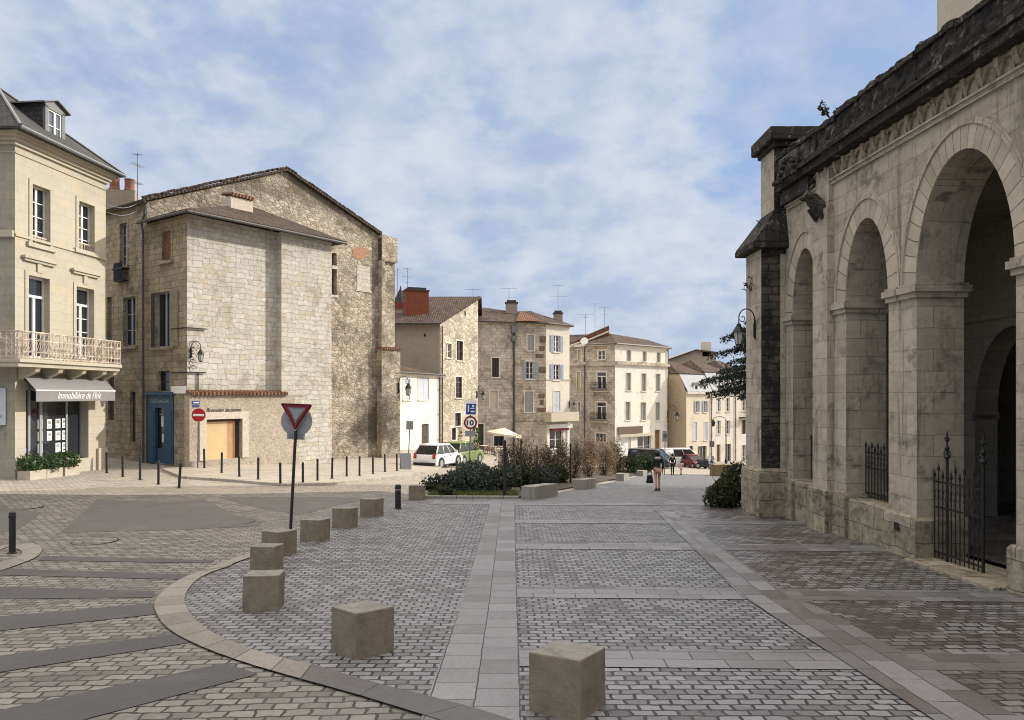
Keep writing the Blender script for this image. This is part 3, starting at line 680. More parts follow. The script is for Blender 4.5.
def manhole(px, py, r, label):
    c = GP(px, py); t = thing('manhole_cover', label, 'manhole cover', c)
    m = MB(); m.lathe((0, 0, .0), [(r, 0), (r, .016), (r * .97, .018)], 28); m.build('cover', 'asphalt_patch' if px < 900 and py > 515 and px > 200 else 'dark_iron' if py > 700 else 'road_setts_shaded' if px < 900 else 'plaza_setts_worn', t, local=True)
    m = MB(); m.cyl((0, 0, 0), (0, 0, 0.014), r * 1.07, n=28); m.build('ring', 'asphalt_band' if px > 900 else 'dark_iron', t, local=True)
manhole(95, 541.5, .42, 'round manhole cover in the beige setts, the one nearest the low left bollard')
manhole(237, 522, .40, 'round manhole cover on the grey asphalt patch, left of the stone cubes')
manhole(25, 507.5, .42, 'round manhole cover at the left edge of the road, behind the left bollard')
manhole(975, 632, .42, 'round manhole cover filled with setts on the dark paving before the church gate')
# ------------------------------------------------------------------ shop building on the left corner
A, B = (-18.68, 28.0), (-18.10, 33.2)
W1 = Wall(A, B); WC = Wall((-27, 28.0), A)
shop = thing('shop_building', 'cream stone corner building with a grey shop awning and long iron balcony', 'building', (A[0], A[1], G(*A)))
zc = 12.15; wl = MB()
r_up = [W1.rect(32, 187, 49.7, 245), W1.rect(78.5, 203.5, 94, 251)]
r_fr = [W1.rect(28, 277, 49, 358), W1.rect(76, 288, 93.5, 359)]
r_shop = W1.rect(26, 382, 88.5, 461.5)
panel(wl, W1, 0, W1.L, -1.2, zc, r_up + r_fr + [r_shop], depth=.38)
wl.build('wall', 'shop_ashlar', shop)
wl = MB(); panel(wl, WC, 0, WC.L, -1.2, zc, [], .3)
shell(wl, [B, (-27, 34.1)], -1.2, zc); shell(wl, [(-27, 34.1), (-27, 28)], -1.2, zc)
wl.build('side_wall', 'shop_ashlar_dark', shop)
tr = MB()
for r in r_up:
    q = MB(); surround(q, W1, r, w_=.17, out=.035); sill(q, W1, r, e=.28, h=.17, out=.10); q.build('window_surround', 'shop_ashlar', shop)
for r in r_fr:
    q = MB(); surround(q, W1, r, w_=.17, out=.035); zt = r[3]
    W1.box(q, (r[0] + r[2]) / 2 - .12, (r[0] + r[2]) / 2 + .12, zt + .16, zt + .525, -.02, .06)
    W1.box(q, r[0] - .32, r[2] + .32, zt + .62, zt + .72, -.02, .16); W1.box(q, r[0] - .26, r[2] + .26, zt + .52, zt + .622, -.02, .10); q.build('window_surround', 'shop_ashlar', shop)
zs = W1.z(60, 171.5); W1.box(tr, -.0, W1.L, zs, zs + .05, -.02, .04); WC.box(tr, 0, WC.L, zs, zs + .05, -.02, .04)
tr.build('string_course', 'shop_ashlar', shop); tr = MB()
zs = W1.z(60, 247); W1.box(tr, 0, W1.L, zs - .04, zs + .06, -.02, .05); WC.box(tr, 0, WC.L - .02, zs - .1, zs + .14, -.02, .12)
tr.build('sill_course', 'shop_ashlar', shop); tr = MB()
for k, (h, o) in enumerate(((0, .10), (.13, .20), (.26, .32), (.38, .42))):
    W1.box(tr, -o, W1.L + o * .7, zc + h, zc + h + .13, -.1, o); WC.box(tr, 0, WC.L - .10, zc + h + .002, zc + h + .128, -.1, o)
tr.build('cornice', 'shop_ashlar', shop); tr = MB()
W1.box(tr, W1.L - .62, W1.L - .003, G(*B) - .2, G(*B) + .95, -.02, .10)
tr.build('corner_base', 'shop_ashlar', shop)
for r in r_up: make_window(shop, W1, r, dp=.27, cols=2, rows=4)
for r in r_fr: make_window(shop, W1, r, dp=.27, cols=2, rows=4 if r is r_fr[1] else 1, transom=.24, fw=.08)
for r in r_up:                                     # flower rails
    m = MB(); W1.box(m, r[0], r[2], r[1] + .28, r[1] + .33, -.12, -.08)
    for k in range(9): u = r[0] + (r[2] - r[0]) * (k + .5) / 9; W1.box(m, u - .02, u + .02, r[1], r[1] + .28, -.11, -.09)
    m.build('window_rail', 'rust_iron', shop)
# balcony
zb = 4.05; bl = MB(); yo0, yo1 = -.95, W1.u(118) + .15
W1.box(bl, -.9, W1.L - .26, zb - .10, zb + .03, 0, .95); W1.box(bl, -.86, W1.L - .30, zb - .26, zb - .10, 0, .86)
WC.box(bl, 0, WC.L - .002, zb - .10, zb + .028, 0, .9); WC.box(bl, 0, WC.L - .002, zb - .26, zb - .101, 0, .82)
bal = bl.build('balcony', 'shop_ashlar', shop)
for u in (.12, 1.35, 2.7, 4.0, 4.7):
    m = MB(); m.prism([W1.pt(u, zb - .262, .02), W1.pt(u, zb - .262, .78), W1.pt(u, zb - .42, .70), W1.pt(u, zb - .62, .25), W1.pt(u, zb - .75, .02)], W1.d.to_3d() * .24); m.build('bracket', 'shop_ashlar', bal)
m = MB()
def railing(W, u0, u1, d):
    for z in (zb + .09, zb + .30, zb + .74, zb + 1.02): W.box(m, u0, u1, z - .014, z + .014, d - .014, d + .014)
    W.box(m, u0, u1, zb + 1.02, zb + 1.06, d - .028, d + .028)
    n = max(2, int((u1 - u0) / .2))
    for k in range(n + 1):
        u = u0 + (u1 - u0) * k / n; W.box(m, u - .010, u + .010, zb + .03, zb + 1.02, d - .010, d + .010)
        if k < n:
            s = (u1 - u0) / n
            for (za, zd) in ((.31, .73), (.76, 1.0), (.11, .29)):
                c0 = W.pt(u + s/2, zb + (za + zd) / 2, d); rr = [W.pt(u + s/2 + math.cos(t) * s * .42, zb + (za + zd) / 2 + math.sin(t) * (zd - za) * .46, d) for t in [i * math.pi / 4 for i in range(9)]]
                m.tube(rr, .009, 4)
            m.tube([W.pt(u + .02, zb + .32, d), W.pt(u + s - .02, zb + .72, d)], .008, 4); m.tube([W.pt(u + s - .02, zb + .32, d), W.pt(u + .02, zb + .72, d)], .008, 4)
railing(W1, -.86, W1.L - .30, .90); railing(WC, 0, WC.L + .86, .86)
Wr = Wall(W1.pt(W1.L - .30, 0, 0)[:2], W1.pt(W1.L - .30, 0, .9)[:2]); railing(Wr, .02, .88, 0)
m.build('railing', 'rust_iron', bal)
# roof and dormer
e = .62; zr = zc + .5
eA = Vector((A[0] + e, A[1] - e, zr)); eB = Vector((B[0] + e, B[1] + .45, zr)); eL = Vector((-27, A[1] - e, zr)); eD = Vector((-27, 34.7, zr)); Mx = Vector((-21.2, 30.7, zr + 2.75)); M2 = Vector((-27, 30.7, zr + 2.75))
m = MB(); m.slab([eA, eB, Mx], .08); m.slab([eL, eA, Mx, M2], .08); m.slab([eB, eD, M2, Mx], .08)
m.poly([eA - Vector((0, 0, .08)), eL - Vector((0, 0, .08)), eD - Vector((0, 0, .08)), eB - Vector((0, 0, .08))])
rf = m.build('roof', 'slate', shop)
m = MB(); m.tube([eB + Vector((0, 0, .05)), Mx + Vector((0, 0, .05))], .06); m.tube([eA + Vector((0, 0, .05)), Mx + Vector((0, 0, .05))], .06); m.tube([Mx + Vector((0, 0, .05)), M2 + Vector((0, 0, .05))], .06)
m.build('ridge', 'zinc', rf)
m = MB(); m.cyl(eA + Vector((.0, 0, -.02)), eB + Vector((0, 0, -.02)), .075, n=8); m.build('gutter', 'zinc', rf)
WD = Wall((-18.78, 29.96), (-18.66, 31.1)); dz0, dz1 = zr + .30, zr + 1.80     # dormer front
m = MB()
for z0_, z1_, u0_, u1_ in ((dz0, dz1, 0, .18), (dz0, dz1, .96, 1.14), (dz1 - .1, dz1 + .1, 0, 1.14), (dz0 - .1, dz0 + .18, 0, 1.14)): WD.box(m, u0_, u1_, z0_, z1_, -.1, .02)
m.prism([WD.pt(-.06, dz1 + .1, -.08), WD.pt(1.20, dz1 + .1, -.08), WD.pt(.57, dz1 + .34, -.08)], WD.n.to_3d() * .09)
dm = m.build('dormer', 'dormer_grey', rf)
m = MB()
for u in (.01, 1.10): WD.box(m, u, u + .03, dz0 - .3, dz1 + .13, -2.6, -.08)
m.build('cheek', 'slate', dm)
m = MB()
for s in ((-.2, .57), (1.34, .57)):
    a = [WD.pt(s[0], dz1 + .08, .14), WD.pt(s[1], dz1 + .40, .14), WD.pt(s[1], dz1 + .40, -2.7), WD.pt(s[0], dz1 + .08, -2.7)]; m.slab(a, .06)
m.build('dormer_roof', 'dormer_grey', dm)
wo = make_window(dm, WD, (.18, dz0 + .18, .96, dz1 - .1), dp=.08, cols=2, rows=2, gm='glass_pale'); wo.name = 'dormer_window'
# shop front
u0, z0, u1, z1 = r_shop; m = MB()
for q in ((u0, u0 + .06, z0, z1), (u1 - .10, u1, z0, z1), (u0, u1, z1 - .35, z1), (u0, u1, z0, z0 + .12), (u0 + (u1-u0) * .13, u0 + (u1-u0) * .16, z0, z1), (u0 + (u1-u0)*.30, u0 + (u1-u0)*.34, z0, z1), (u0 + (u1-u0)*.72, u0 + (u1-u0)*.745, z0, z1)): W1.box(m, *q, -.36, -.28)
sf = m.build('shopfront', 'grey_paint', shop); m = MB(); W1.quad(m, u0, u1, z0, z1, -.34); m.build('pane', 'glass', sf)
for c_, px in enumerate((48, 57, 65.5, 72)):
    for r_, py in enumerate((424, 436, 448)):
        if (c_, r_) in ((1, 2),): continue
        m = MB(); ua, ub = W1.u(px - 2.6), W1.u(px + 2.2); za = W1.z(px, py + 5 - c_ * .4); zb_ = W1.z(px, py - 4.4 - c_ * .4); W1.box(m, ua, ub, za, zb_, -.335, -.325); pp = m.build('notice', 'paper', sf)
        m = MB(); W1.box(m, ua + .05, ub - .05, za + (zb_ - za) * .50, zb_ - .06, -.325, -.322); W1.box(m, ua + .05, ub - .12, za + .08, za + .12, -.325, -.322); m.build('photo', 'paper_tone', pp)
m = MB(); W1.box(m, W1.u(28.5), W1.u(32.5), W1.z(30, 445), W1.z(30, 428), -.335, -.325); m.build('poster', 'paper', sf)
m = MB(); c0 = W1.pt(W1.u(31), W1.z(31, 451), -.33); m.cyl(c0, c0 + W1.n.to_3d() * .02, .17, n=20); m.build('round_sticker', 'sign_blue', sf)
# awning
a0, a1 = -.05 + W1.u(21), W1.u(101); zt, zf, zv = W1.z(60, 377.5), W1.z(60, 392.5), W1.z(60, 404)
zt, zf, zv = 3.56, 2.92, 2.50
m = MB(); D_ = .66
m.prism([W1.pt(a0, zt, .03), W1.pt(a1, zt, .03), W1.pt(a1, zf, D_), W1.pt(a0, zf, D_)], (0, 0, .025))
aw = m.build('awning', 'awning_grey', shop)
m = MB(); W1.box(m, a0, a1, zv, zf, D_ - .012, D_ + .008); va = m.build('valance', 'awning_grey', aw)
m = MB(); W1.box(m, a0 - .01, a1 + .01, zf - .02, zf + .035, D_ - .02, D_ + .022); m.build('piping', 'awning_trim', aw)
m = MB()
for u in (a0 + .05, a1 - .05): m.cyl(W1.pt(u, zt - .1, .02), W1.pt(u, zf, D_ - .03), .02)
m.build('arm', 'dark_iron', aw)
lettering("Immobilière de l'Isle", .40, W1, W1.u(42), zv + .10, D_ + .012, 'letter_white', va, shear=.45, width=(W1.u(86.5) - W1.u(42)), bold=-.004)
m = MB(); WC.box(m, WC.L - 1.1, WC.L - .32, WC.z(3, 425), WC.z(3, 388), .02, .06); sb = m.build('sign_panel', 'pale_blue_paint', shop)
m = MB(); WC.box(m, WC.L - .9, WC.L - .45, 1.9, 2.0, .061, .066); WC.box(m, WC.L - .95, WC.L - .5, 1.55, 1.68, .061, .066); m.build('graphic', 'grey_blue_paint', sb)
# troughs with shrubs at the shop foot
def foliage(mb, c, rad, n, size, rnd, asp=1.6, up=0.0, shellf=.45, lump=.25):
    lumps = [Vector((rnd.gauss(0, 1), rnd.gauss(0, 1), rnd.gauss(0, 1))).normalized() for _ in range(9)]
    amp = [rnd.uniform(-lump, lump) for _ in lumps]
    for _ in range(n):
        v = Vector((rnd.gauss(0, 1), rnd.gauss(0, 1), rnd.gauss(0, 1))).normalized()
        k = 1 + sum(a * max(0, v.dot(l)) ** 3 for a, l in zip(amp, lumps))
        r = (shellf + (1 - shellf) * rnd.random() ** .6) * k * rnd.uniform(.85, 1.12)
        p = Vector((c[0] + v.x * rad[0] * r, c[1] + v.y * rad[1] * r, c[2] + v.z * rad[2] * r))
        if p.z < c[2] - rad[2] * .95: continue
        mb.leaf(p, size * rnd.uniform(.6, 1.4), rnd, asp, up)
for i, (px, lab, nb) in enumerate(((22, 'stone trough of low green shrub at the corner end of the shop window', 700), (39, 'stone trough of leafy green shrub under the middle of the shop window', 800), (57, 'stone trough of leafy green shrub near the right end of the shop window', 700))):
    u = W1.u(px); q = W1.pt(u, 0, .42); gz = G(q.x, q.y); t = thing('planter_trough', lab, 'planter', (q.x, q.y, gz), group='shrub troughs under the shop window')
    m = MB(); W1.box(m, u - .42, u + .42, gz - .1, gz + .34, .16, .68); m.build('trough', 'concrete_pale', t)
    rnd = random.Random(40 + i); m = MB(); foliage(m, (q.x, q.y, gz + .58), (.42, .55, .36), nb, .07, rnd); m.build('shrub', 'leaf_pot', t)

# ------------------------------------------------------------------ old gabled stone house
def old_gable_mat():
    c = G0 + fd * 12.5
    uvx = lambda q: q.x * fd.x + q.y * fd.y
    s_ = -1 if False else 1
    return uvx
Cc = Vector((-15.05, 34.5)); fd = Vector((.5843, .8115)); ld = Vector((-.8115, .5843))
G0 = Cc + ld * 3.53; ZB = -2.6
WF = Wall(Cc, Cc + fd * 10); WG = Wall(G0, G0 + fd * 17.1); WS = Wall(G0, Cc); WM = Wall(G0 + ld * 7, G0)
def uvn(W, px, py):       # texture coordinates of a pixel on wall W (matches MB.build)
    q = W.pt(W.u(px), W.z(px, py)); n = W.n; tx = Vector((-n.y, n.x)); return (q.x * tx.x + q.y * tx.y, q.z)
rubble('old_gable', (.52, .47, .38), (.32, .275, .21), (.27, .235, .18), .185, stain=(.125, .105, .075), samt=.85, sthr=(.46, .62),
       blotch=[(uvn(WG, 373, 425), (2.3, 2.0), (.05, .042, .035), .85), (uvn(WG, 330, 200), (3.0, 1.0), (.13, .11, .085), .8), (uvn(WG, 250, 185), (3.0, .8), (.13, .11, .085), .6)])
house = thing('stone_house', 'tall old stone house with a broad gable, rubble walls and a blue bookshop door', 'building', (Cc.x, Cc.y, G(Cc.x, Cc.y)))
ze = 11.15; uE = WF.u(331.5); W2 = WF.off(.40)
up_ = W2.u(281.5); zl = 2.72
wl = MB(); panel(wl, WF, 0, uE, zl - .2, ze)
W2.box(wl, up_, W2.u(331.5), zl - .1, ze - .02, -.42, 0)
wl.build('wall', 'old_ashlar', house)
r_gar = W2.rect(206, 419, 242, 459)
wl = MB(); us = W2.u(189.5); panel(wl, W2, us, W2.u(331.5), ZB, zl, [r_gar], depth=.35)
shell(wl, [tuple(W2.pt(us, 0, 0)[:2]), tuple(W2.pt(us, 0, -.42)[:2])], ZB, zl); shell(wl, [tuple(W2.pt(W2.u(331.5), 0, 0)[:2]), tuple(W2.pt(W2.u(331.5), 0, -4.2)[:2])], ZB, ze)
wl.poly([W2.pt(us, zl, 0), W2.pt(up_, zl, 0), W2.pt(up_, zl, -.42), W2.pt(us, zl, -.42)])
wl.build('lower_wall', 'old_rubble', house)
wl = MB(); W2.box(wl, W2.u(303), W2.u(331.5) + .01, ZB, zl, -.1, .008)
for k in range(9): z_ = -1.4 + k * .45; W2.box(wl, W2.u(303) - (.25 if k % 2 else .55), W2.u(303), z_ + .012, z_ + .44, -.1, .008)
wl.build('quoins', 'old_ashlar', house)
m = MB(); surround(m, W2, r_gar, w_=.34, out=.05); m.build('door_surround', 'plaster', house)
m = MB(); W2.box(m, r_gar[0], r_gar[0] + (r_gar[2]-r_gar[0]) * .63, r_gar[1], r_gar[3] - .12, -.24, -.18); gd = m.build('boarded_door', 'ply_pale', house)
m = MB(); W2.box(m, r_gar[0] + (r_gar[2]-r_gar[0]) * .63, r_gar[0] + (r_gar[2]-r_gar[0]) * .86, r_gar[1], r_gar[3] - .12, -.24, -.185); m.build('board', 'ply_orange', gd)
m = MB(); W2.box(m, r_gar[0] + (r_gar[2]-r_gar[0]) * .86, r_gar[2], r_gar[1], r_gar[3], -.3, -.25); W2.box(m, r_gar[0], r_gar[2], r_gar[3] - .12, r_gar[3], -.3, -.15); m.build('dark_frame', 'dark_wood', gd)
m = MB(); W2.box(m, us, W2.u(286), zl + .002, zl + .075, -.40, .10)
lt = m.build('ledge', 'ledge_mortar', house)
m = MB(); k = us + .1
while k < W2.u(286): m.cyl(W2.pt(k, zl + .09, .17), W2.pt(k, zl + .22, -.36), .085, .07, 8); k += .215
m.build('ledge_tiles', 'terracotta_tiles', lt)
lettering('Brocante ancienne', .30, W2, W2.u(206.5), W2.z(222, 412), .012, 'letter_dark', house, shear=.3, width=W2.u(241) - W2.u(206.5))
# side of the front block (faces left)
rs = [WS.rect(162, 231, 171, 261), WS.rect(154.5, 292, 171.5, 347), WS.rect(158, 371, 170, 391), WS.rect(147.8, 395, 173.5, 463)]
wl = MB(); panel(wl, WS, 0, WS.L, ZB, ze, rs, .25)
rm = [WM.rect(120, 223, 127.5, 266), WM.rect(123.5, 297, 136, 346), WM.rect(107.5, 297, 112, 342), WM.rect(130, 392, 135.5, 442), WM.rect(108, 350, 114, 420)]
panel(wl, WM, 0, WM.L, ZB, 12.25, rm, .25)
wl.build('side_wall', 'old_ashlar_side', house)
for r in rs[:3] + rm[:3]:
    W = WS if r in rs else WM; m = MB(); surround(m, W, r, w_=.13, out=.02)
    if r in (rs[0], rs[1], rm[0], rm[1]): sill(m, W, r, e=.2, h=.15, out=.14)
    m.build('window_surround', 'old_ashlar_side', house)
make_shutter(house, WS, rs[0][0] + .02, rs[0][2] - .02, rs[0][1], rs[0][3], 'brown_wood', d=-.12)
make_window(house, WS, rs[1], dp=.24, cols=2, rows=1, fm='grey_paint')
make_shutter(house, WS, rs[1][2] - .02, rs[1][2] + .62, rs[1][1], rs[1][3], 'bleached_wood', d=.035)
make_shutter(house, WS, rs[1][0] - .2, rs[1][0] + .05, rs[1][1], rs[1][3], 'dark_wood', d=.035)
make_window(house, WS, rs[2], dp=.2, cols=1, rows=2, fm='dark_wood')
make_window(house, WM, rm[0], dp=.2, cols=2, rows=4, fm='grey_paint'); make_window(house, WM, rm[1], dp=.2, cols=2, rows=3, fm='grey_paint'); make_window(house, WM, rm[2], dp=.2, cols=2, rows=3, fm='grey_paint')
make_door(house, WM, rm[3], 'dark_wood', dp=.2, panels=1)
make_shutter(house, WM, rm[4][0], rm[4][2], rm[4][1], rm[4][3], 'dark_wood', d=-.15, name='blocked_opening', slats=False)
m = MB()
for k in range(9): u = rm[0][0] + (rm[0][2] - rm[0][0]) * k / 8; WM.box(m, u - .02, u + .02, rm[0][1] - .75, rm[0][1] + .12, .28, .32)
WM.box(m, rm[0][0] - .15, rm[0][2] + .15, rm[0][1] - .22, rm[0][1] - .14, 0, .34); WM.box(m, rm[0][0] - .1, rm[0][2] + .1, rm[0][1] - .8, rm[0][1] - .74, 0, .3)
m.build('window_box', 'dark_iron', house)
# blue shopfront with its fascia
d0_, dz = rs[3], 0
m = MB(); W = WS
W.box(m, d0_[0] - .05, d0_[0] + .75, d0_[1], d0_[3], -.1, .05); W.box(m, d0_[2] - .75, d0_[2] + .05, d0_[1], d0_[3], -.1, .05); W.box(m, d0_[0] + .75, d0_[2] - .75, d0_[3] - .62, d0_[3], -.1, .05)
W.box(m, d0_[0] - .12, d0_[2] + .12, d0_[3], d0_[3] + .14, -.1, .16); W.box(m, d0_[0] + .75, d0_[2] - .75, d0_[1], d0_[1] + .7, -.2, -.02)
for a in (d0_[0] + .06, d0_[2] - .64): W.box(m, a, a + .58, d0_[1] + .12, d0_[1] + .85, .051, .068); W.box(m, a, a + .58, d0_[1] + 1.0, d0_[3] - .75, .051, .068)
bd = m.build('blue_shopfront', 'shop_blue', house)
m = MB(); W.quad(m, d0_[0] + .75, d0_[2] - .75, d0_[1] + .7, d0_[3] - .62, -.12); m.build('pane', 'glass', bd)
lettering('LIVRES ANCIENS', .24, WS, d0_[2] - .30, d0_[3] - .40, .056, 'letter_pale', bd, width=-(d0_[2] - d0_[0] - .5) if False else (d0_[2] - d0_[0] - .6)) if False else None
right = Vector((0, 0, 1)).cross(Vector((WS.n.x, WS.n.y, 0))); sgn = 1 if right.dot(WS.d.to_3d()) > 0 else -1
ustart = d0_[0] + .3 if sgn > 0 else d0_[2] - .3
lettering('LIVRES ANCIENS', .25, WS, ustart, d0_[3] - .38, .056, 'letter_pale', bd, width=d0_[2] - d0_[0] - .6)
uu = (d0_[0] + d0_[2]) / 2 - sgn * .2; lettering('ACHAT', .15, WS, uu, d0_[3] - .80, -.07, 'letter_pale', bd, width=.4); lettering('VENTE', .15, WS, uu, d0_[3] - .98, -.07, 'letter_pale', bd, width=.4)
m = MB(); W.box(m, (d0_[0]+d0_[2])/2 - .12, (d0_[0]+d0_[2])/2 + .10, d0_[1] + 1.75, d0_[1] + 2.25, -.115, -.10); m.build('notice', 'paper', bd); m = MB(); W.box(m, (d0_[0]+d0_[2])/2 - .05, (d0_[0]+d0_[2])/2 + .12, d0_[1] + 1.0, d0_[1] + 1.4, -.115, -.10); m.build('notice', 'paper', bd)
# gable wall behind
zg0, zg1, sp, zpk, sr = 12.25, 13.3, WG.u(285), WG.z(285, 171.5), WG.u(378.5)
wl = MB(); slot = WG.rect(332, 253, 336.8, 295)
panel(wl, WG, 0, sr, ZB - .6, zpk, [slot], .35, clips=[((0, zg0), (sp, zpk)), ((sp, zpk), (sr, zg1))])
Gr = G0 + ld * 9 
Ge = WG.pt(WG.L, 0)
shell(wl, [tuple(G0 + ld * 7), tuple(G0 + ld * 9.5)], ZB, 12.25); shell(wl, [tuple(WG.pt(sr, 0)[:2]), tuple((WG.pt(sr, 0).xy + ld * 9.5))], ZB - .6, zg1 - .05)
wl.poly([WG.pt(0, ZB, -9.5), WG.pt(sr, ZB, -9.5), WG.pt(sr, zg1, -9.5), WG.pt(sp, zpk, -9.5), WG.pt(0, zg0, -9.5)])
zt_ = WG.z(385, 350)                                # corner buttress with a tiled set-off
WG.box(wl, sr - .15, WG.u(395.5), ZB - .6, zt_, -2.2, .45)
WG.box(wl, sr + .28, WG.u(393.5), zt_ - .01, WG.z(386, 262), -2.0, .12); WG.box(wl, sr - .02, sr + .28, zt_ - .01, WG.z(386, 240), -2.0, .32); WG.box(wl, sr - .02, WG.u(394), WG.z(386, 262), WG.z(386, 237), -2.1, .34)
wl.build('gable_wall', 'old_gable', house)
m = MB(); WG.quad(m, slot[0], slot[2], slot[1], slot[3], -.33); sw = m.build('slot_window', 'glass', house)
m = MB(); WG.box(m, slot[0], slot[2], slot[1] + (slot[3]-slot[1]) * .62, slot[1] + (slot[3]-slot[1]) * .70, -.2, .03); WG.box(m, slot[0] - .1, slot[2] + .1, slot[1] - .15, slot[1], -.05, .05); m.build('transom', 'old_ashlar', sw)
m = MB(); q = [(WG.u(x), WG.z(x, y)) for x, y in ((353, 249), (358, 247), (366, 248), (369, 252), (365, 258), (358, 259), (352, 256))]
m.prism([WG.pt(u, z, .004) for u, z in q], WG.n.to_3d() * .018); m.build('brick_infill', 'brick_patch', house)
r = WG.rect(357, 266, 370, 290); m = MB(); WG.box(m, r[0], r[2], r[1], r[3], -.01, .02); WG.box(m, r[0] - .1, r[2] + .1, r[1] - .12, r[1], -.01, .05); m.build('blocked_window', 'old_ashlar', house)
m = MB(); u = sr - .2
while u < WG.u(396): m.cyl(WG.pt(u, zt_ + .05, .55), WG.pt(u, zt_ + .2, -.1), .09, .07, 8); u += .22
m.build('ledge_tiles', 'terracotta_tiles', house)
# roofs
o1, o2 = .25, 9.6
m = MB()
for za, ua, zb_, ub in ((zg0 - .1, -.30, zpk, sp), (zpk, sp, zg1 - .02, sr + .1)):
    m.slab([WG.pt(ua, za + .14, o1), WG.pt(ub, zb_ + .14, o1), WG.pt(ub, zb_ + .14, -o2), WG.pt(ua, za + .14, -o2)], .13)
tiles('roof_tiles_old', (.082, .056, .042), (.040, .031, .026), lich=(.13, .115, .09), lichamt=.3)
rf = m.build('roof', 'roof_tiles_old', house)
m = MB(); rnd = random.Random(3)
for za, ua, zb_, ub in ((zg0 - .1, -.30, zpk, sp), (zpk, sp, zg1 - .02, sr + .1)):
    n = int(abs(ub - ua) / .32)
    for k in range(n):
        t0, t1 = k / n, (k + 1.08) / n; h = .20 + rnd.uniform(0, .05)
        m.cyl(WG.pt(ua + (ub-ua)*t0, za + (zb_-za)*t0 + h, o1 - .12 + rnd.uniform(-.05, .05)), WG.pt(ua + (ub-ua)*t1, za + (zb_-za)*t1 + h, o1 - .12 + rnd.uniform(-.05, .05)), .075, .065, 7)
m.build('verge_tiles', 'roof_tiles_old', rf)
# lean-to roof of the front block
apx = WG.pt(WG.u(246), WG.z(246, 206), .02)
m = MB(); ov = .5
c1 = WF.pt(-ov, ze + .02, .40 + .45); c2 = WF.pt(uE + .35, ze + .1, .40 + .45); c3 = WG.pt(-.2 - ov + .3, ze + .15, .02); c4 = WF.pt(uE + .35, ze + .1, -3.5)
c3 = WF.pt(-ov, ze + .05, -3.5); top2 = WF.pt(uE * .62, ze + 1.35, -3.5); apx = WG.pt(WG.u(247), WG.z(247, 205), .05); top2 = apx
m.slab([c1, c2, c4, top2, apx], .12) if False else None
m.slab([c1, c2, apx], .12); m.slab([c3, c1, apx], .12); m.slab([c2, c4, apx], .12)
lr = m.build('lower_roof', 'roof_tiles_old', house)
m = MB(); m.tube([c3 + Vector((0, 0, -.1)), c1 + Vector((0, 0, -.12)), c2 + Vector((0, 0, -.12))], .075, 8); m.build('gutter', 'gutter_metal', lr)
dp = [WM.pt(WM.L + .1, 12.1, .12), WM.pt(WM.L + .05, 11.6, .14), WM.pt(WM.L - .25, 11.1, .14), WM.pt(WM.L - .1, 10.7, .14), WM.pt(WM.L - .1, ZB + 1.5, .14)]
m = MB(); m.tube(dp, .06, 8); m.build('downpipe', 'gutter_metal', house)
m = MB(); m.tube([WM.pt(-.2, 12.2, .22), WM.pt(WM.L + .2, 12.2, .22)], .08, 8); m.build('gutter', 'gutter_metal', house)
cc = WF.pt(WF.u(256) + .3, 0, -2.0); zc0 = ze + .75
m = MB(); m.box((cc.x, cc.y, zc0), (1.30, .8, 1.05), math.atan2(fd.y, fd.x)); chm = m.build('chimney', 'plaster', lr)
m = MB()
for k in range(7): p = cc + Vector((fd.x, fd.y, 0)) * (-.6 + k * .2); m.cyl(Vector((p.x, p.y, zc0 + 1.15)) - Vector((ld.x, ld.y, 0)) * .5, Vector((p.x, p.y, zc0 + 1.28)) + Vector((ld.x, ld.y, 0)) * .4, .10, .09, 8)
m.build('chimney_tiles', 'terracotta_tiles', chm)
c2_ = WG.pt(WG.u(354), 0, -3.0); m = MB(); zq = zpk - (zpk - zg1) * (WG.u(354) - sp) / (sr - sp); m.box((c2_.x, c2_.y, zq - .4), (1.5, .8, 2.0), math.atan2(fd.y, fd.x)); m.box((c2_.x, c2_.y, zq + 1.6), (1.65, .95, .12), math.atan2(fd.y, fd.x)); m.build('chimney', 'plaster', rf)
c3_ = Vector((-22.3, 42.5)); m = MB(); m.box((c3_.x, c3_.y, 11.6), (1.55, .9, 2.75), .3); ch3 = m.build('chimney', 'far_render_grey', rf)
for dx in (-.32, .42):
    m = MB(); m.lathe((c3_.x + dx, c3_.y + dx * .3, 14.35), [(.28, 0), (.31, .1), (.26, .2), (.25, .62), (.29, .72)], 12); m.build('chimney_pot', 'pot_clay', ch3)
def aerial(parent, base, h, dirs, arms):
    m = MB(); base = Vector(base); m.cyl(base, base + Vector((0, 0, h)), .022, n=6)
    for zf_, ln, na, rz in arms:
        d = Vector((math.cos(rz), math.sin(rz), 0)); s = Vector((-d.y, d.x, 0)); c = base + Vector((0, 0, h * zf_)); m.cyl(c - d * ln / 2, c + d * ln / 2, .014, n=5)
        for k in range(na):
            e_ = c - d * ln / 2 + d * ln * (k + .5) / na; m.cyl(e_ - s * .22, e_ + s * .22, .009, n=4)
    return m.build('aerial', 'zinc', parent)
ap = P(137.5, 197, 40.5); aerial(rf, ap - Vector((0, 0, .6)), 3.0, 0, ((.97, .5, 4, .3), (.78, .9, 6, 1.3), (.45, .6, 5, 1.4)))
# street-name plates
m = MB(); WS.box(m, WS.L - 1.25, WS.L + .02, WS.z(176, 393.5), WS.z(176, 386), .05, .07); m.build('name_plate', 'letter_white', house)
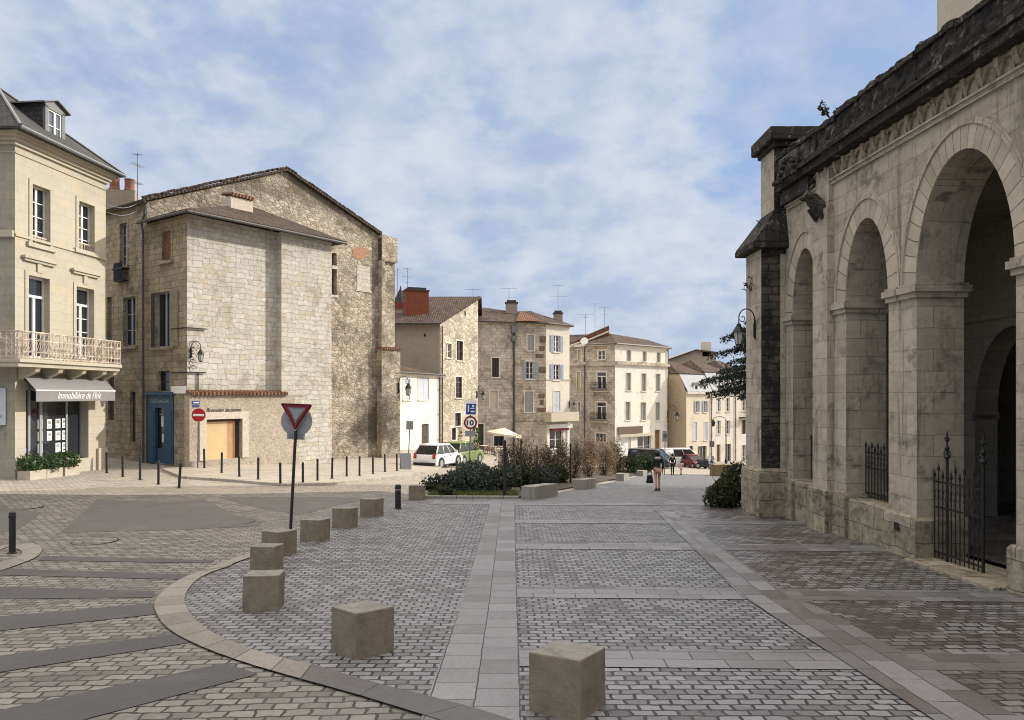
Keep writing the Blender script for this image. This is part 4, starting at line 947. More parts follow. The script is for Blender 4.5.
# ------------------------------------------------------------------ church porch on the right
CC, CK = 8.30, .056
WK = Wall((CC - CK * 3, 3.0), (CC - CK * 19.6, 19.6))
ky = lambda Y: (Y - 3.0) * WK.L / 16.6           # wall coordinate of a depth
church = thing('church', 'weathered stone church porch with tall round arches, dark lichen coping and corner buttress', 'church', (CC - CK * 14, 14, G(7.5, 14)))
zsp, ztop = 4.73, 8.0
arches = [(4.6, 7.0, 6.69), (7.9, 10.3, 6.69), (11.33, 13.85, 6.88), (14.78, 16.45, 6.45), (17.75, 19.15, 6.38)]
TH = .91; N = 28
stone('church_wedges', (.46, .415, .335), (.33, .295, .235), (.13, .115, .09), .21, 2.0, .007, stain=(.11, .10, .08), samt=.6, bump=.5, distort=.012, mottle=.35, streak=0, offset=0)
wl = MB(); prev = 0.0
zb0 = -1.6
def arc(ua, ub, za, k, n=N, grow=0.0):
    t = math.pi * k / n; c = (ua + ub) / 2; return (c - math.cos(t) * ((ub - ua) / 2 + grow), zsp + math.sin(t) * (za - zsp + grow))
for ya, yb, za in arches:
    ua, ub = ky(ya), ky(yb); arv = MB()
    if ua > prev: WK.quad(wl, prev, ua, zb0, ztop)
    for k in range(N):
        p, q = arc(ua, ub, za, k), arc(ua, ub, za, k + 1)
        wl.poly([WK.pt(*p), WK.pt(*q), WK.pt(q[0], ztop), WK.pt(p[0], ztop)])
        wl.poly([WK.pt(*p), WK.pt(*p, -TH), WK.pt(*q, -TH), WK.pt(*q)])          # soffit
        wl.poly([WK.pt(*p, -TH), WK.pt(p[0], ztop, -TH), WK.pt(q[0], ztop, -TH), WK.pt(*q, -TH)])
        L0 = (ub - ua) * .58 * math.pi * 1.1
        gi, go = .004, .40                               # ring of wedge stones and its moulding
        a0, a1, b0, b1 = arc(ua, ub, za, k, grow=gi), arc(ua, ub, za, k + 1, grow=gi), arc(ua, ub, za, k, grow=go), arc(ua, ub, za, k + 1, grow=go)
        u_0, u_1 = L0 * k / N, L0 * (k + 1) / N
        arv.poly([WK.pt(*a0, .022), WK.pt(*a1, .022), WK.pt(*b1, .022), WK.pt(*b0, .022)], uv=[(u_0, 0.02), (u_1, .02), (u_1, .40), (u_0, .40)])
        arv.poly([WK.pt(*a0, .022), WK.pt(*a0, -.02), WK.pt(*a1, -.02), WK.pt(*a1, .022)])
        for g0, g1, o in ((.40, .455, .055), (.455, .50, .035)):
            c0, c1, e0, e1 = arc(ua, ub, za, k, grow=g0), arc(ua, ub, za, k + 1, grow=g0), arc(ua, ub, za, k, grow=g1), arc(ua, ub, za, k + 1, grow=g1)
            arv.hexa([WK.pt(*c0, -.01), WK.pt(*c1, -.01), WK.pt(*c1, o), WK.pt(*c0, o), WK.pt(*e0, -.01), WK.pt(*e1, -.01), WK.pt(*e1, o), WK.pt(*e0, o)])
    arv.build('arch_moulding', 'church_wedges', church)
    for u in (ua, ub): wl.poly([WK.pt(u, zb0), WK.pt(u, zsp), WK.pt(u, zsp, -TH), WK.pt(u, zb0, -TH)])
    if ua > prev: WK.quad(wl, prev, ua, zb0, ztop, -TH)
    prev = ub
WK.quad(wl, prev, ky(19.6), zb0, ztop); WK.quad(wl, prev, ky(19.6), zb0, ztop, -TH)
WK.box(wl, ky(17.0), ky(17.72), -1.2, 7.05, -.01, .16)                        # pilaster strip under the gargoyle
WK.box(wl, ky(17.04), ky(17.68), 7.05, 7.95, -.01, .10)
wl.build('wall', 'church_stone', church)
pl = MB(); im = MB()
piers = [(7.0, 7.9), (10.3, 11.33), (13.85, 14.78), (16.45, 17.75), (19.15, 19.6)]
for i, (ya, yb) in enumerate(piers):
    pl = MB(); im = MB(); u0, u1 = ky(ya), ky(yb); zt = .48 if i < 3 else .60
    o = .09
    u1e = u1 + o if i < 4 else u1
    pl.prism([WK.pt(u0 - o, zb0, .10), WK.pt(u1e, zb0, .10), WK.pt(u1e, zt - .06, .10), WK.pt(u1e - .05, zt, .05), WK.pt(u0 - o + .05, zt, .05), WK.pt(u0 - o, zt - .06, .10)], WK.n.to_3d() * -(TH + .16))
    if i == 3: WK.box(pl, ky(16.93), ky(17.8), zb0, zt - .02, 0, .26)
    for za, zb_, oo in ((zsp - .16, zsp - .06, .05), (zsp - .06, zsp + .06, .10), (zsp + .06, zsp + .11, .06)):
        if i == 3:
            WK.box(im, u0 - oo, u1 + oo, za, zb_, -TH - oo, oo - .002)
        elif i == 4: WK.box(im, u0 - oo, u1, za, zb_, -TH - oo, oo)
        else: WK.box(im, u0 - oo, u1 + oo, za, zb_, -TH - oo, oo)
    pl.build('plinth', 'church_plinth_stone', church, bevel=.025); im.build('impost_moulding', 'church_stone', church)
for (ya, yb), zt in (((14.78, 16.45), .49), ((17.75, 19.15), .58)):
    pl = MB(); WK.box(pl, ky(ya) + .09, ky(yb) - .09, zb0, zt, -.62, .02); pl.build('sill_wall', 'church_plinth_stone', church, bevel=.05)
# string course, corbel frieze, coping
st = MB(); uE_ = ky(19.45)
WK.box(st, 0, uE_, 7.56, 7.64, -.02, .06); WK.box(st, 0, uE_, 7.64, 7.68, -.02, .10)
st.build('string_course', 'church_stone', church)
fz = MB(); k = .2
while k < uE_ - .3:
    w_ = .30
    fz.prism([WK.pt(k, 7.685, .0), WK.pt(k, 8.02, .0), WK.pt(k, 8.02, .11), WK.pt(k, 7.88, .09), WK.pt(k, 7.76, .04)], WK.d.to_3d() * .10)
    ar = [(k + .10 + (w_ - .0) * (.5 - .5 * math.cos(math.pi * j / 8)), 7.72 + .24 * math.sin(math.pi * j / 8)) for j in range(9)]
    for a, b in zip(ar, ar[1:]): fz.poly([WK.pt(a[0], a[1], .06), WK.pt(b[0], b[1], .06), WK.pt(b[0], 8.02, .06), WK.pt(a[0], 8.02, .06)]); fz.poly([WK.pt(a[0], a[1], .06), WK.pt(a[0], a[1], .0), WK.pt(b[0], b[1], .0), WK.pt(b[0], b[1], .06)])
    k += .10 + w_
fz.build('corbel_frieze', 'church_frieze_stone', church)
cp = MB(); rnd = random.Random(5)
WK.box(cp, 0, uE_ + .05, 8.02, 8.20, -1.2, .34); WK.box(cp, 0, uE_ + .05, 8.20, 8.30, -1.2, .42)
k = 0
while k < uE_:
    L = rnd.uniform(.75, 1.1); e = min(k + L, uE_); z_ = 8.98 + rnd.uniform(-.035, .035); o = .30 + rnd.uniform(-.03, .03)
    WK.box(cp, k + .006, e - .006, 8.30, z_ - .16, -1.2, o); WK.prism if False else None
    cp.prism([WK.pt(k + .004, z_ - .16, -1.2), WK.pt(k + .004, z_ - .16, o + .05), WK.pt(k + .004, z_ - .05, o + .04), WK.pt(k + .004, z_, o - .08), WK.pt(k + .004, z_ + .02, -1.2)], WK.d.to_3d() * (e - k - .008)); k = e
cpo = cp.build('coping', 'church_black_crust', church)
def roughen(o, amt, size, lv=5):
    a_ = o.modifiers.new('weld', 'WELD'); a_.merge_threshold = .0005
    q = o.modifiers.new('cut', 'SUBSURF'); q.subdivision_type = 'SIMPLE'; q.levels = lv; q.render_levels = lv
    tx = bpy.data.textures.new('rough', 'CLOUDS'); tx.noise_scale = size; tx.noise_depth = 4
    d_ = o.modifiers.new('rough', 'DISPLACE'); d_.texture = tx; d_.strength = amt; d_.mid_level = .5; d_.texture_coords = 'GLOBAL'
roughen(cpo, .16, .22, 4)
# far corner buttress
bt = MB()
px_n, yb0 = 6.55, 19.58
Wb = Wall((px_n, yb0), (px_n - .03, 20.75)); Wf = Wall((px_n, yb0), (7.28, yb0 + .02))
zsl, zup = 6.75, 9.25
WB_pts = [(px_n, yb0), (8.6, yb0), (8.6, 20.75), (px_n - .03, 20.75)]
shell(bt, [(px_n - .03, 20.75), (px_n, yb0)], -1.8, zsl); shell(bt, [(8.6, 20.75), (px_n - .03, 20.75)], -1.8, zsl)
upx = px_n + .36
shell(bt, [(upx - .03, 20.6), (upx, yb0 + .06)], zsl, zup); shell(bt, [(9.5, 20.6), (upx - .03, 20.6)], zsl, zup)
bt.build('buttress', 'church_stone', church)
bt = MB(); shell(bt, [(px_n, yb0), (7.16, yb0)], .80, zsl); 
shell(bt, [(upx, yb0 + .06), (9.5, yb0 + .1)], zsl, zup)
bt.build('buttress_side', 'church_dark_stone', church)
bt = MB(); shell(bt, [(px_n + .5, yb0 - .006), (7.19, yb0 - .006)], .8, zsl - .3); bt.build('buttress_return', 'church_stone', church)
bt = MB(); z1_ = .83
bt.hexa([(px_n - .10, yb0 - .10, -2), (7.5, yb0 - .10, -2), (7.5, 20.9, -2), (px_n - .13, 20.9, -2), (px_n - .10, yb0 - .10, z1_ - .12), (7.5, yb0 - .10, z1_ - .12), (7.5, 20.9, z1_ - .12), (px_n - .13, 20.9, z1_ - .12)])
bt.hexa([(px_n - .10, yb0 - .10, z1_ - .12), (7.5, yb0 - .10, z1_ - .12), (7.5, 20.9, z1_ - .12), (px_n - .13, 20.9, z1_ - .12), (px_n, yb0, z1_), (7.5, yb0, z1_), (7.5, 20.75, z1_), (px_n - .03, 20.75, z1_)])
bt.build('buttress_plinth', 'church_plinth_stone', church, bevel=.03)
bt = MB()                                                                     # weathered set-off and flat cap
bt.hexa([(px_n - .26, yb0 - .18, zsl - .16), (7.6, yb0 - .18, zsl - .16), (7.6, 20.95, zsl - .16), (px_n - .29, 20.95, zsl - .16), (px_n - .26, yb0 - .18, zsl), (7.6, yb0 - .18, zsl), (7.6, 20.95, zsl), (px_n - .29, 20.95, zsl)])
bt.hexa([(px_n - .26, yb0 - .18, zsl), (7.6, yb0 - .18, zsl), (7.6, 20.95, zsl), (px_n - .29, 20.95, zsl), (upx + .02, yb0 + .02, zsl + .92), (7.6, yb0 + .02, zsl + .92), (7.6, 20.62, zsl + .92), (upx, 20.62, zsl + .92)])
bt.build('set_off', 'church_black_crust', church, bevel=.03); bt = MB()
bt.box(((upx + 9.6) / 2, 20.1, zup), (9.6 - upx + .16, 1.30, .14)); bt.box(((upx + 9.6) / 2 - .03, 20.1, zup + .14), (9.6 - upx + .36, 1.60, .34), top=(1, 1))
bt.build('buttress_cap', 'church_black_crust', church, bevel=.03)
m = MB(); WK.box(m, ky(17.9), ky(19.5), 7.69, 8.03, -.3, .20); m.build('crusted_block', 'church_black_crust', church)
# sculpted niche in the parapet by the buttress and gargoyle
m = MB(); un = ky(18.5); m.hexa([WK.pt(un - .45, 8.1, .36), WK.pt(un + .6, 8.1, .36), WK.pt(un + .6, 8.1, .12), WK.pt(un - .45, 8.1, .12), WK.pt(un - .45, 8.75, .42), WK.pt(un + .6, 8.75, .42), WK.pt(un + .6, 8.75, .12), WK.pt(un - .45, 8.75, .12)])
for j in range(9):
    t = math.pi * j / 8; m.cyl(WK.pt(un + math.cos(t) * .42, 8.15 + math.sin(t) * .45, .38), WK.pt(un + math.cos(t) * .42, 8.15 + math.sin(t) * .45, .52), .06, n=6)
m.build('niche', 'church_dark_stone', church, bevel=.02)
m = MB(); ug = ky(17.36)
m.cyl(WK.pt(ug, 7.02, .08), WK.pt(ug, 7.30, .34), .20, .17, 8); m.cyl(WK.pt(ug, 7.28, .30), WK.pt(ug, 7.42, .52), .17, .11, 8); m.cyl(WK.pt(ug, 7.36, .46), WK.pt(ug, 7.30, .62), .08, .05, 6)
for s in (-1, 1): m.cyl(WK.pt(ug + s * .1, 7.5, .42), WK.pt(ug + s * .14, 7.62, .38), .05, .02, 5); m.cyl(WK.pt(ug + s * .14, 6.85, .15), WK.pt(ug + s * .14, 7.1, .36), .07, .05, 6)
m.build('gargoyle', 'church_dark_stone', church, smooth=False)
# inside of the porch
ins = MB(); D2 = 4.6
WI = WK.off(-D2); zf = lambda Y: -.14 - (Y - 12) * .03
ins.poly([WK.pt(0, 6.95, -TH), WK.pt(ky(19.6), 6.95, -TH), WK.pt(ky(19.6), 6.95, -D2), WK.pt(0, 6.95, -D2)])
for u in (0.0, ky(19.55)): ins.poly([WK.pt(u, -2, -TH), WK.pt(u, -2, -D2), WK.pt(u, 6.95, -D2), WK.pt(u, 6.95, -TH)])
def arch_wall(mb, d, arcs, u0, u1, z0, z1, zs, th=.6, n=16):
    pv = u0
    for a, b, za in arcs:
        if a > pv: WK.quad(mb, pv, a, z0, z1, d); WK.quad(mb, pv, a, z0, z1, d - th)
        for k in range(n):
            f = lambda kk: ((a + b) / 2 - math.cos(math.pi * kk / n) * (b - a) / 2, zs + math.sin(math.pi * kk / n) * (za - zs))
            p, q = f(k), f(k + 1); mb.poly([WK.pt(*p, d), WK.pt(*q, d), WK.pt(q[0], z1, d), WK.pt(p[0], z1, d)]); mb.poly([WK.pt(*p, d), WK.pt(*q, d), WK.pt(*q, d - th), WK.pt(*p, d - th)])
        for u in (a, b): mb.poly([WK.pt(u, z0, d), WK.pt(u, zs, d), WK.pt(u, zs, d - th), WK.pt(u, z0, d - th)])
        for s, u in ((-1, a), (1, b)): WK.box(mb, min(u, u + s * .35), max(u, u + s * .35), zs - .12, zs + .06, d - th - .05, d + .07)
        pv = b
    WK.quad(mb, pv, u1, z0, z1, d); WK.quad(mb, pv, u1, z0, z1, d - th)
arch_wall(ins, -D2, [(ky(8.0), ky(10.4), 4.4), (ky(12.2), ky(14.6), 4.4), (ky(16.2), ky(18.8), 4.4)], 0, ky(19.55), -2, 6.95, 2.25)
WK.quad(ins, 0, ky(30), -2, 6.9, -9.5); ins.poly([WK.pt(0, 6.9, -D2), WK.pt(ky(30), 6.9, -D2), WK.pt(ky(30), 6.9, -9.5), WK.pt(0, 6.9, -9.5)]); ins.poly([WK.pt(ky(23), -2, -D2), WK.pt(ky(23), -2, -9.5), WK.pt(ky(23), 6.9, -9.5), WK.pt(ky(23), 6.9, -D2)])
for u in (ky(17), ky(20.3)): WK.box(ins, u, u + .8, -2, 6.9, -8.2, -7.4)
ins.poly([WK.pt(ky(19.55), -2, -D2), WK.pt(ky(23), -2, -D2), WK.pt(ky(23), 6.95, -D2), WK.pt(ky(19.55), 6.95, -D2)])
for y in (10.85, 14.35): arch = None
WK.box(ins, 0, ky(19.5), 4.6, 4.75, -D2, -D2 + .10)
ins.build('inner_wall', 'church_inner', church)
m = MB()
for k in range(0, 20): u0, u1 = ky(3) + k * .85, ky(3) + (k + 1) * .85; za, zb_ = zf(3 + k * .85), zf(3 + (k + 1) * .85); m.poly([WK.pt(u0, za, -.86), WK.pt(u1, zb_, -.86), WK.pt(u1, zb_, -9.4), WK.pt(u0, za, -9.4)])
m.build('porch_floor', 'plaza_setts_worn', church)
for ya, yb in ((7.95, 10.25), (11.42, 13.76)):
    m = MB(); g0, g1 = G(7.7, ya), G(7.6, yb); m.hexa([WK.pt(ky(ya), -1.5, .30), WK.pt(ky(yb), -1.5, .30), WK.pt(ky(yb), -1.5, -.88), WK.pt(ky(ya), -1.5, -.88), WK.pt(ky(ya), g0 + .06, .30), WK.pt(ky(yb), g1 + .06, .30), WK.pt(ky(yb), g1 + .06, -.88), WK.pt(ky(ya), g0 + .06, -.88)])
    m.build('threshold', 'church_plinth_stone', church, bevel=.015)
m = MB(); q = WK.pt(ky(14.3), .22, .10); WK.box(m, ky(14.28), ky(14.42), .16, .30, .098, .106); m.build('drain_hole', 'dark_iron', church)
# main body of the church and its bell tower behind the porch
m = MB(); zr_ = 21.0; bx = [(24, -6), (24, 43), (60, 43), (60, -6), (24, -6)]; shell(m, bx, -8, zr_); m.poly([(24, -6, zr_), (60, -6, zr_), (60, 43, zr_), (24, 43, zr_)])
for y in range(0, 43, 7): m.box((23.7, y, -8), (.9, 1.3, zr_ + 7.2))
m.build('nave', 'bell_tower_stone', church)
m = MB(); m.box((27.1, 39.2, 20.99), (6, 6.1, 13.5)); m.box((27.1, 39.2, 34.4), (6.5, 6.6, .6)); m.build('bell_tower', 'bell_tower_stone', church)
m = MB(); m.lathe((27.1, 39.2, 35.0), [(3.0, 0), (2.7, 1.4), (1.9, 2.6), (.8, 3.4), (.1, 3.7)], 20); m.build('tower_dome', 'slate', church)
# small weeds rooted in the coping
def weed(p, label, seed, n=26, s=.5):
    rnd = random.Random(seed); t = thing('wall_weed', label, 'weed', p); m = MB(); p = Vector(p)
    for k in range(6):
        d = Vector((rnd.gauss(-.25, .4), rnd.gauss(0, .4), abs(rnd.gauss(.5, .25)))).normalized(); e = p + d * s * rnd.uniform(.6, 1); m.cyl(p, e, .012, .004, 4)
        for j in range(n // 6): m.leaf(p + (e - p) * rnd.uniform(.35, 1.05) + Vector((rnd.gauss(0, .03), rnd.gauss(0, .03), rnd.gauss(0, .03))), .06, rnd)
    m.build('stems', 'leaf_rosemary', t)
weed(WK.pt(ky(16.7), 8.95, .25), 'small wild plant sprouting from the dark coping of the church', 4, 60, .55)
weed((px_n + .3, 20.1, 7.2), 'thin weed on the left face of the upper buttress', 6, 24, .45)
weed((px_n - .02, 20.3, 5.6), 'thin weed on the buttress face above the wall lantern', 7, 24, .4)
# iron railings and gate in the arches
def iron_fence(name, label, cat, W, u0, u1, zb_, h, d, posts, group=None, finial=True):
    t = thing(name, label, cat, W.pt((u0 + u1) / 2, zb_, d), group=group); m = MB(); n = max(3, int((u1 - u0) / .115))
    for z in (.12, h * .55, h * .82): W.box(m, u0, u1, zb_ + z - .016, zb_ + z + .016, d - .012, d + .012)
    for k in range(n + 1):
        u = u0 + (u1 - u0) * k / n; hh = h * (1.0 if k % 2 == 0 else .93)
        m.cyl(W.pt(u, zb_ + .02, d), W.pt(u, zb_ + hh - .1, d), .011, n=6); m.cyl(W.pt(u, zb_ + hh - .11, d), W.pt(u, zb_ + hh - .06, d), .02, .024, 6); m.cyl(W.pt(u, zb_ + hh - .06, d), W.pt(u, zb_ + hh + .04, d), .022, .002, 6)
        if k < n:
            c = (u0 + (u1 - u0) * (k + .5) / n); m.tube([W.pt(c + .045 * math.cos(a), zb_ + h * .69 + .09 * math.sin(a), d) for a in [i * math.pi / 4 for i in range(9)]], .006, 4)
    m.build('bars', 'dark_iron', t)
    for u in posts:
        m = MB(); m.cyl(W.pt(u, zb_, d), W.pt(u, zb_ + h + .12, d), .026, n=8); z_ = zb_ + h + .12
        m.lathe(tuple(W.pt(u, z_, d)), [(.03, 0), (.055, .04), (.03, .09), (.02, .14), (.045, .2), (.02, .25), (.012, .30), (.035, .34), (.004, .52)], 8)
        for s in (-1, 1): m.tube([W.pt(u, z_ + .10, d), W.pt(u + s * .08, z_ + .16, d), W.pt(u + s * .09, z_ + .08, d), W.pt(u + s * .04, z_ + .02, d)], .010, 4)
        W.box(m, u - .08, u + .08, z_ + .36, z_ + .385, d - .01, d + .01); m.build('post', 'dark_iron', t)
    return t
gz = G(8, 13) + .05
iron_fence('iron_gate', 'tall open wrought iron gate leaf with two finial posts in the nearest church arch', 'gate', WK, ky(12.42), ky(13.72), gz, 1.72, -.26, (ky(12.42), ky(13.36)))
iron_fence('iron_fence', 'spiked iron railing on the low wall of the middle church arch', 'railing', WK, ky(14.95), ky(16.4), .49, 1.22, -.42, ())
iron_fence('iron_fence', 'spiked iron railing in the narrowest and farthest church arch', 'railing', WK, ky(17.9), ky(19.1), .58, 1.15, -.45, ())
# wall lantern on the buttress
def lantern(parent_name, label, base, out, arm_h, drop, s=1.0, group=None, mount=None):
    """scrolled bracket lantern: base point on the wall, out = horizontal unit vector away from the wall"""
    t = thing('wall_lantern', label, 'street lamp', base, group=group); o = Vector(out); b = Vector(base); up = Vector((0, 0, 1)); m = MB()
    m.tube([b + up * -.35 * s + o * .05 * s, b + up * .15 * s + o * .05 * s], .035 * s, 6); m.cyl(b - up * .42 * s, b + up * .30 * s, .045 * s, n=6)
    R_ = arm_h
    c = b + up * .35 * s + o * (.05 * s + R_ * .5)
    arc_ = [c + o * (-math.cos(a) * R_ * .52) + up * (math.sin(a) * R_ * .55) for a in [i * math.pi / 10 for i in range(11)]]
    m.tube([b + o * .05 * s] + arc_, .022 * s, 6)
    tip = arc_[-1]
    sp = [tip + o * (-.16 * s + .16 * s * (1 - i / 14) * math.cos(i * .55)) + up * (-.16 * s * (1 - i / 14) * math.sin(i * .55)) for i in range(13)]
    m.tube(sp, .015 * s, 5); L = tip - up * drop; m.cyl(tip, L, .018 * s, n=6)
    m.build('bracket', 'dark_iron', t)
    m = MB(); m.lathe(tuple(L - up * .34 * s), [(.24 * s, 0), (.22 * s, .05 * s), (.13 * s, .20 * s), (.10 * s, .22 * s), (.08 * s, .30 * s), (.03 * s, .34 * s), (.02 * s, .42 * s)], 8)
    cp_ = m.build('cap', 'dark_iron', t)
    m = MB(); m.lathe(tuple(L - up * .78 * s), [(.115 * s, 0), (.195 * s, .44 * s)], 6); m.build('lamp_glass', 'lamp_glass', t)
    m = MB()
    for k in range(6):
        a = 2 * math.pi * k / 6; m.cyl(L - up * .78 * s + Vector((math.cos(a), math.sin(a), 0)) * .12 * s, L - up * .34 * s + Vector((math.cos(a), math.sin(a), 0)) * .20 * s, .013 * s, n=4)
    m.lathe(tuple(L - up * .84 * s), [(.05 * s, 0), (.125 * s, .05 * s), (.12 * s, .07 * s)], 8); m.build('frame', 'dark_iron', t)
    return t
lantern('', 'black scrolled lantern on the light face of the church buttress', (px_n - .02, 20.0, 4.55), (-.96, -.28, 0), .46, .14, .72)
# ------------------------------------------------------------------ facade helper for the farther houses
def facade(b, mb, tr, W, z0, z1, specs, depth=.2, u0=0.0, u1=None, clips=(), wmat=None):
    u1 = W.L if u1 is None else u1
    rr = [(W.rect(*s[:4]), s[4], s[5] if len(s) > 5 else {}) for s in specs]
    panel(mb, W, u0, u1, z0, z1, [r for r, k, o in rr if k != 'flat'], depth, clips=clips)
    for r, k, o in rr:
        tr = MB()
        if o.get('sill', k in 'wso') and k != 'd': sill(tr, W, r, e=.12, h=.1, out=.1)
        if o.get('sur', True): surround(tr, W, r, w_=.12, out=.02)
        if tr.v: tr.build('window_surround', wmat or 'far_cream', b)
        if k in ('w', 'o'): make_window(b, W, r, dp=depth - .02, cols=o.get('c', 2), rows=o.get('r', 3), fm=o.get('fm', 'white_paint'), gm=o.get('gm', 'glass'), transom=o.get('t', 0.0), fw=.07)
        if k == 'o':
            w_ = (r[2] - r[0]) * .52
            for a in (r[0] - w_, r[2]): make_shutter(b, W, a + .01, a + w_ - .01, r[1], r[3], o.get('sm', 'grey_blue_paint'), d=.03)
        if k == 's':
            m_ = (r[0] + r[2]) / 2
            make_shutter(b, W, r[0] + .01, m_ - .01, r[1], r[3], o.get('sm', 'pale_blue_paint'), d=-.08); make_shutter(b, W, m_ + .01, r[2] - .01, r[1], r[3], o.get('sm', 'pale_blue_paint'), d=-.08)
        if k == 'd': make_door(b, W, r, o.get('dm', 'brown_wood'), dp=depth - .04, panels=o.get('c', 2))
        if k == 'b':
            m = MB(); W.box(m, r[0], r[2], r[1], r[3], -depth, -depth + .12); m.build('blocked_window', o.get('bm', 'plaster'), b)
    return rr
def eave_rail(parent, W, z, out=.3, mat='gutter_metal', u0=0.0, u1=None):
    m = MB(); m.cyl(W.pt(u0 - .1, z, out), W.pt((W.L if u1 is None else u1) + .1, z, out), .07, n=8); return m.build('gutter', mat, parent)
def pipe(parent, W, u, z0, z1, mat='gutter_metal', r=.06, d=.1):
    m = MB(); m.cyl(W.pt(u, z0, d), W.pt(u, z1, d), r, n=8)
    z = z0 + 1
    while z < z1: W.box(m, u - r - .02, u + r + .02, z, z + .05, 0, d + r + .01); z += 2.2
    return m.build('downpipe', mat, parent)
def brick_stack(parent, c, dims, h, mat='brick_red', rz=0.0, capm='dark_wood'):
    m = MB(); m.box(c, (dims[0], dims[1], h), rz); o = m.build('chimney', mat, parent)
    m = MB(); m.box((c[0], c[1], c[2] + h), (dims[0] + .16, dims[1] + .16, .12), rz); m.box((c[0], c[1], c[2] + h + .12), (dims[0] * .8, dims[1] * .8, .22), rz); m.build('chimney_cap', capm, o); return o

# low white house and tall rubble house on the left of the street
a0 = Vector((-9.1, 58)); a1 = Vector((-6.38, 66)); WA = Wall(a0, a1)
ann = thing('white_house', 'low cream-white two-storey house with pale shutters beside the gabled stone house', 'house', (a0.x, a0.y, G(a0.x, a0.y)))
wl, tr = MB(), MB(); ze = 4.25 + .3
rr = facade(ann, wl, tr, WA, -3.5, ze, [(403, 379, 410, 400, 's', {'sm': 'pale_blue_paint'}), (418.2, 377, 428.5, 399.5, 's', {'sm': 'pale_blue_paint'}), (421.5, 424, 428.6, 450, 'd', {'dm': 'dark_wood', 'c': 1})])
shell(wl, [tuple(a0), (-14, 58.5)], -3.5, ze + 1); wl.build('wall', 'far_white', ann); 
W = WA; m = MB()
m.slab([W.pt(-.2, ze + .02, .4), W.pt(W.L, ze + .02, .4), W.pt(W.L, ze + .62, -3.0), W.pt(-.2, ze + 1.5, -3.0)], .12); rf = m.build('roof', 'roof_tiles', ann); eave_rail(rf, W, ze - .03, .45)
m = MB(); W.box(m, 0, W.L, ze - .22, ze - .05, 0, .22); m.build('cornice', 'far_white', ann)
pipe(ann, W, W.L - .35, -2.2, ze); 
t0 = a1; t1 = Vector((-3.32, 72.8)); WT = Wall(t0, t1); WTg = Wall((-16, 66), t0)
tall = thing('rubble_house', 'tall narrow rubble stone house with a sloping roofline and a red brick chimney', 'house', (t0.x, t0.y, G(t0.x, t0.y)))
wl, tr = MB(), MB(); ze, zp = 9.15, 12.25
facade(tall, wl, tr, WT, -4, zp, [(446.2, 343.5, 451.5, 358, 'w', {'c': 2, 'r': 2, 'gm': 'glass'}), (456.5, 341, 463, 360.5, 'w', {'fm': 'brown_paint', 'c': 2, 'r': 2}), (455.8, 377, 462.2, 398, 'w', {'fm': 'brown_paint', 't': .25}), (455, 413, 460.8, 426, 'w', {'fm': 'dark_wood', 'c': 1}), (451.5, 428, 456, 440, 'w', {'fm': 'dark_wood', 'c': 1}), (464, 311, 466, 316, 'w', {'sur': False, 'c': 1, 'r': 1, 'sill': False})],
       clips=[((0, ze), (WT.L, zp))])
wl.build('wall', 'far_rubble', tall)
wl = MB(); panel(wl, WTg, 0, WTg.L, -4, ze); shell(wl, [tuple(t1), (t1.x - 10, t1.y + 3)], -4, zp); wl.build('side_wall', 'far_render_grey', tall)
m = MB(); WTg.box(m, WTg.u(424), WTg.u(425.8), WTg.z(425, 336.5), WTg.z(425, 333.5), -.01, .02); m.build('vent_hole', 'dark_iron', tall)
m = MB(); m.slab([(-16, 65.6, ze - .02), (t0.x + .1, 65.6, ze - .02), (t1.x + .35, t1.y, zp + .12), (-16, t1.y + .2, zp + .12)], .14); m.slab([(-16, t1.y + .2, zp + .12), (t1.x + .35, t1.y, zp + .12), (t1.x + .2, t1.y + 6, zp - 2), (-16, t1.y + 6, zp - 2)], .14)
rf = m.build('roof', 'roof_tiles', tall)
m = MB(); m.tube([WT.pt(0, ze + .02, .1), WT.pt(WT.L, zp + .1, .1)], .10, 6); m.build('verge', 'roof_tiles', rf)
m = MB(); m.cyl((-16, 65.5, ze - .08), (t0.x, 65.5, ze - .08), .08, n=8); m.build('gutter', 'gutter_metal', rf); pipe(tall, WT, .25, -2.5, ze - .3)
q = P(416, 300, 68.2); brick_stack(rf, (q.x, q.y, 9.2), (2.1, 1.2), 3.0, rz=.35)
q = P(400.5, 300, 70); m = MB(); m.box((q.x, q.y, 9.5), (1.3, 1.3, 1.9)); tw = m.build('chimney', 'brick_red', rf); m = MB(); m.lathe((q.x, q.y, 11.4), [(.62, 0), (.5, .4), (.3, .9), (.08, 1.3), (.03, 1.6)], 10); m.build('chimney_cap', 'slate', tw)
for px, py, Y, h, ar in ((397.6, 297, 70, 3.2, ((.95, .4, 3, 0.2),)), (407.5, 292, 72, 2.8, ((.98, .8, 5, .5), (.7, 1.0, 5, .2), (.5, .5, 3, 1.2)))):
    q = P(px, py, Y); aerial(rf, (q.x, q.y, q.z - .5), h, 0, ar)
aerial(rf, P(473, 296, 73.2) - Vector((0, 0, .3)), 1.0, 0, ((.95, 1.6, 6, .05),))

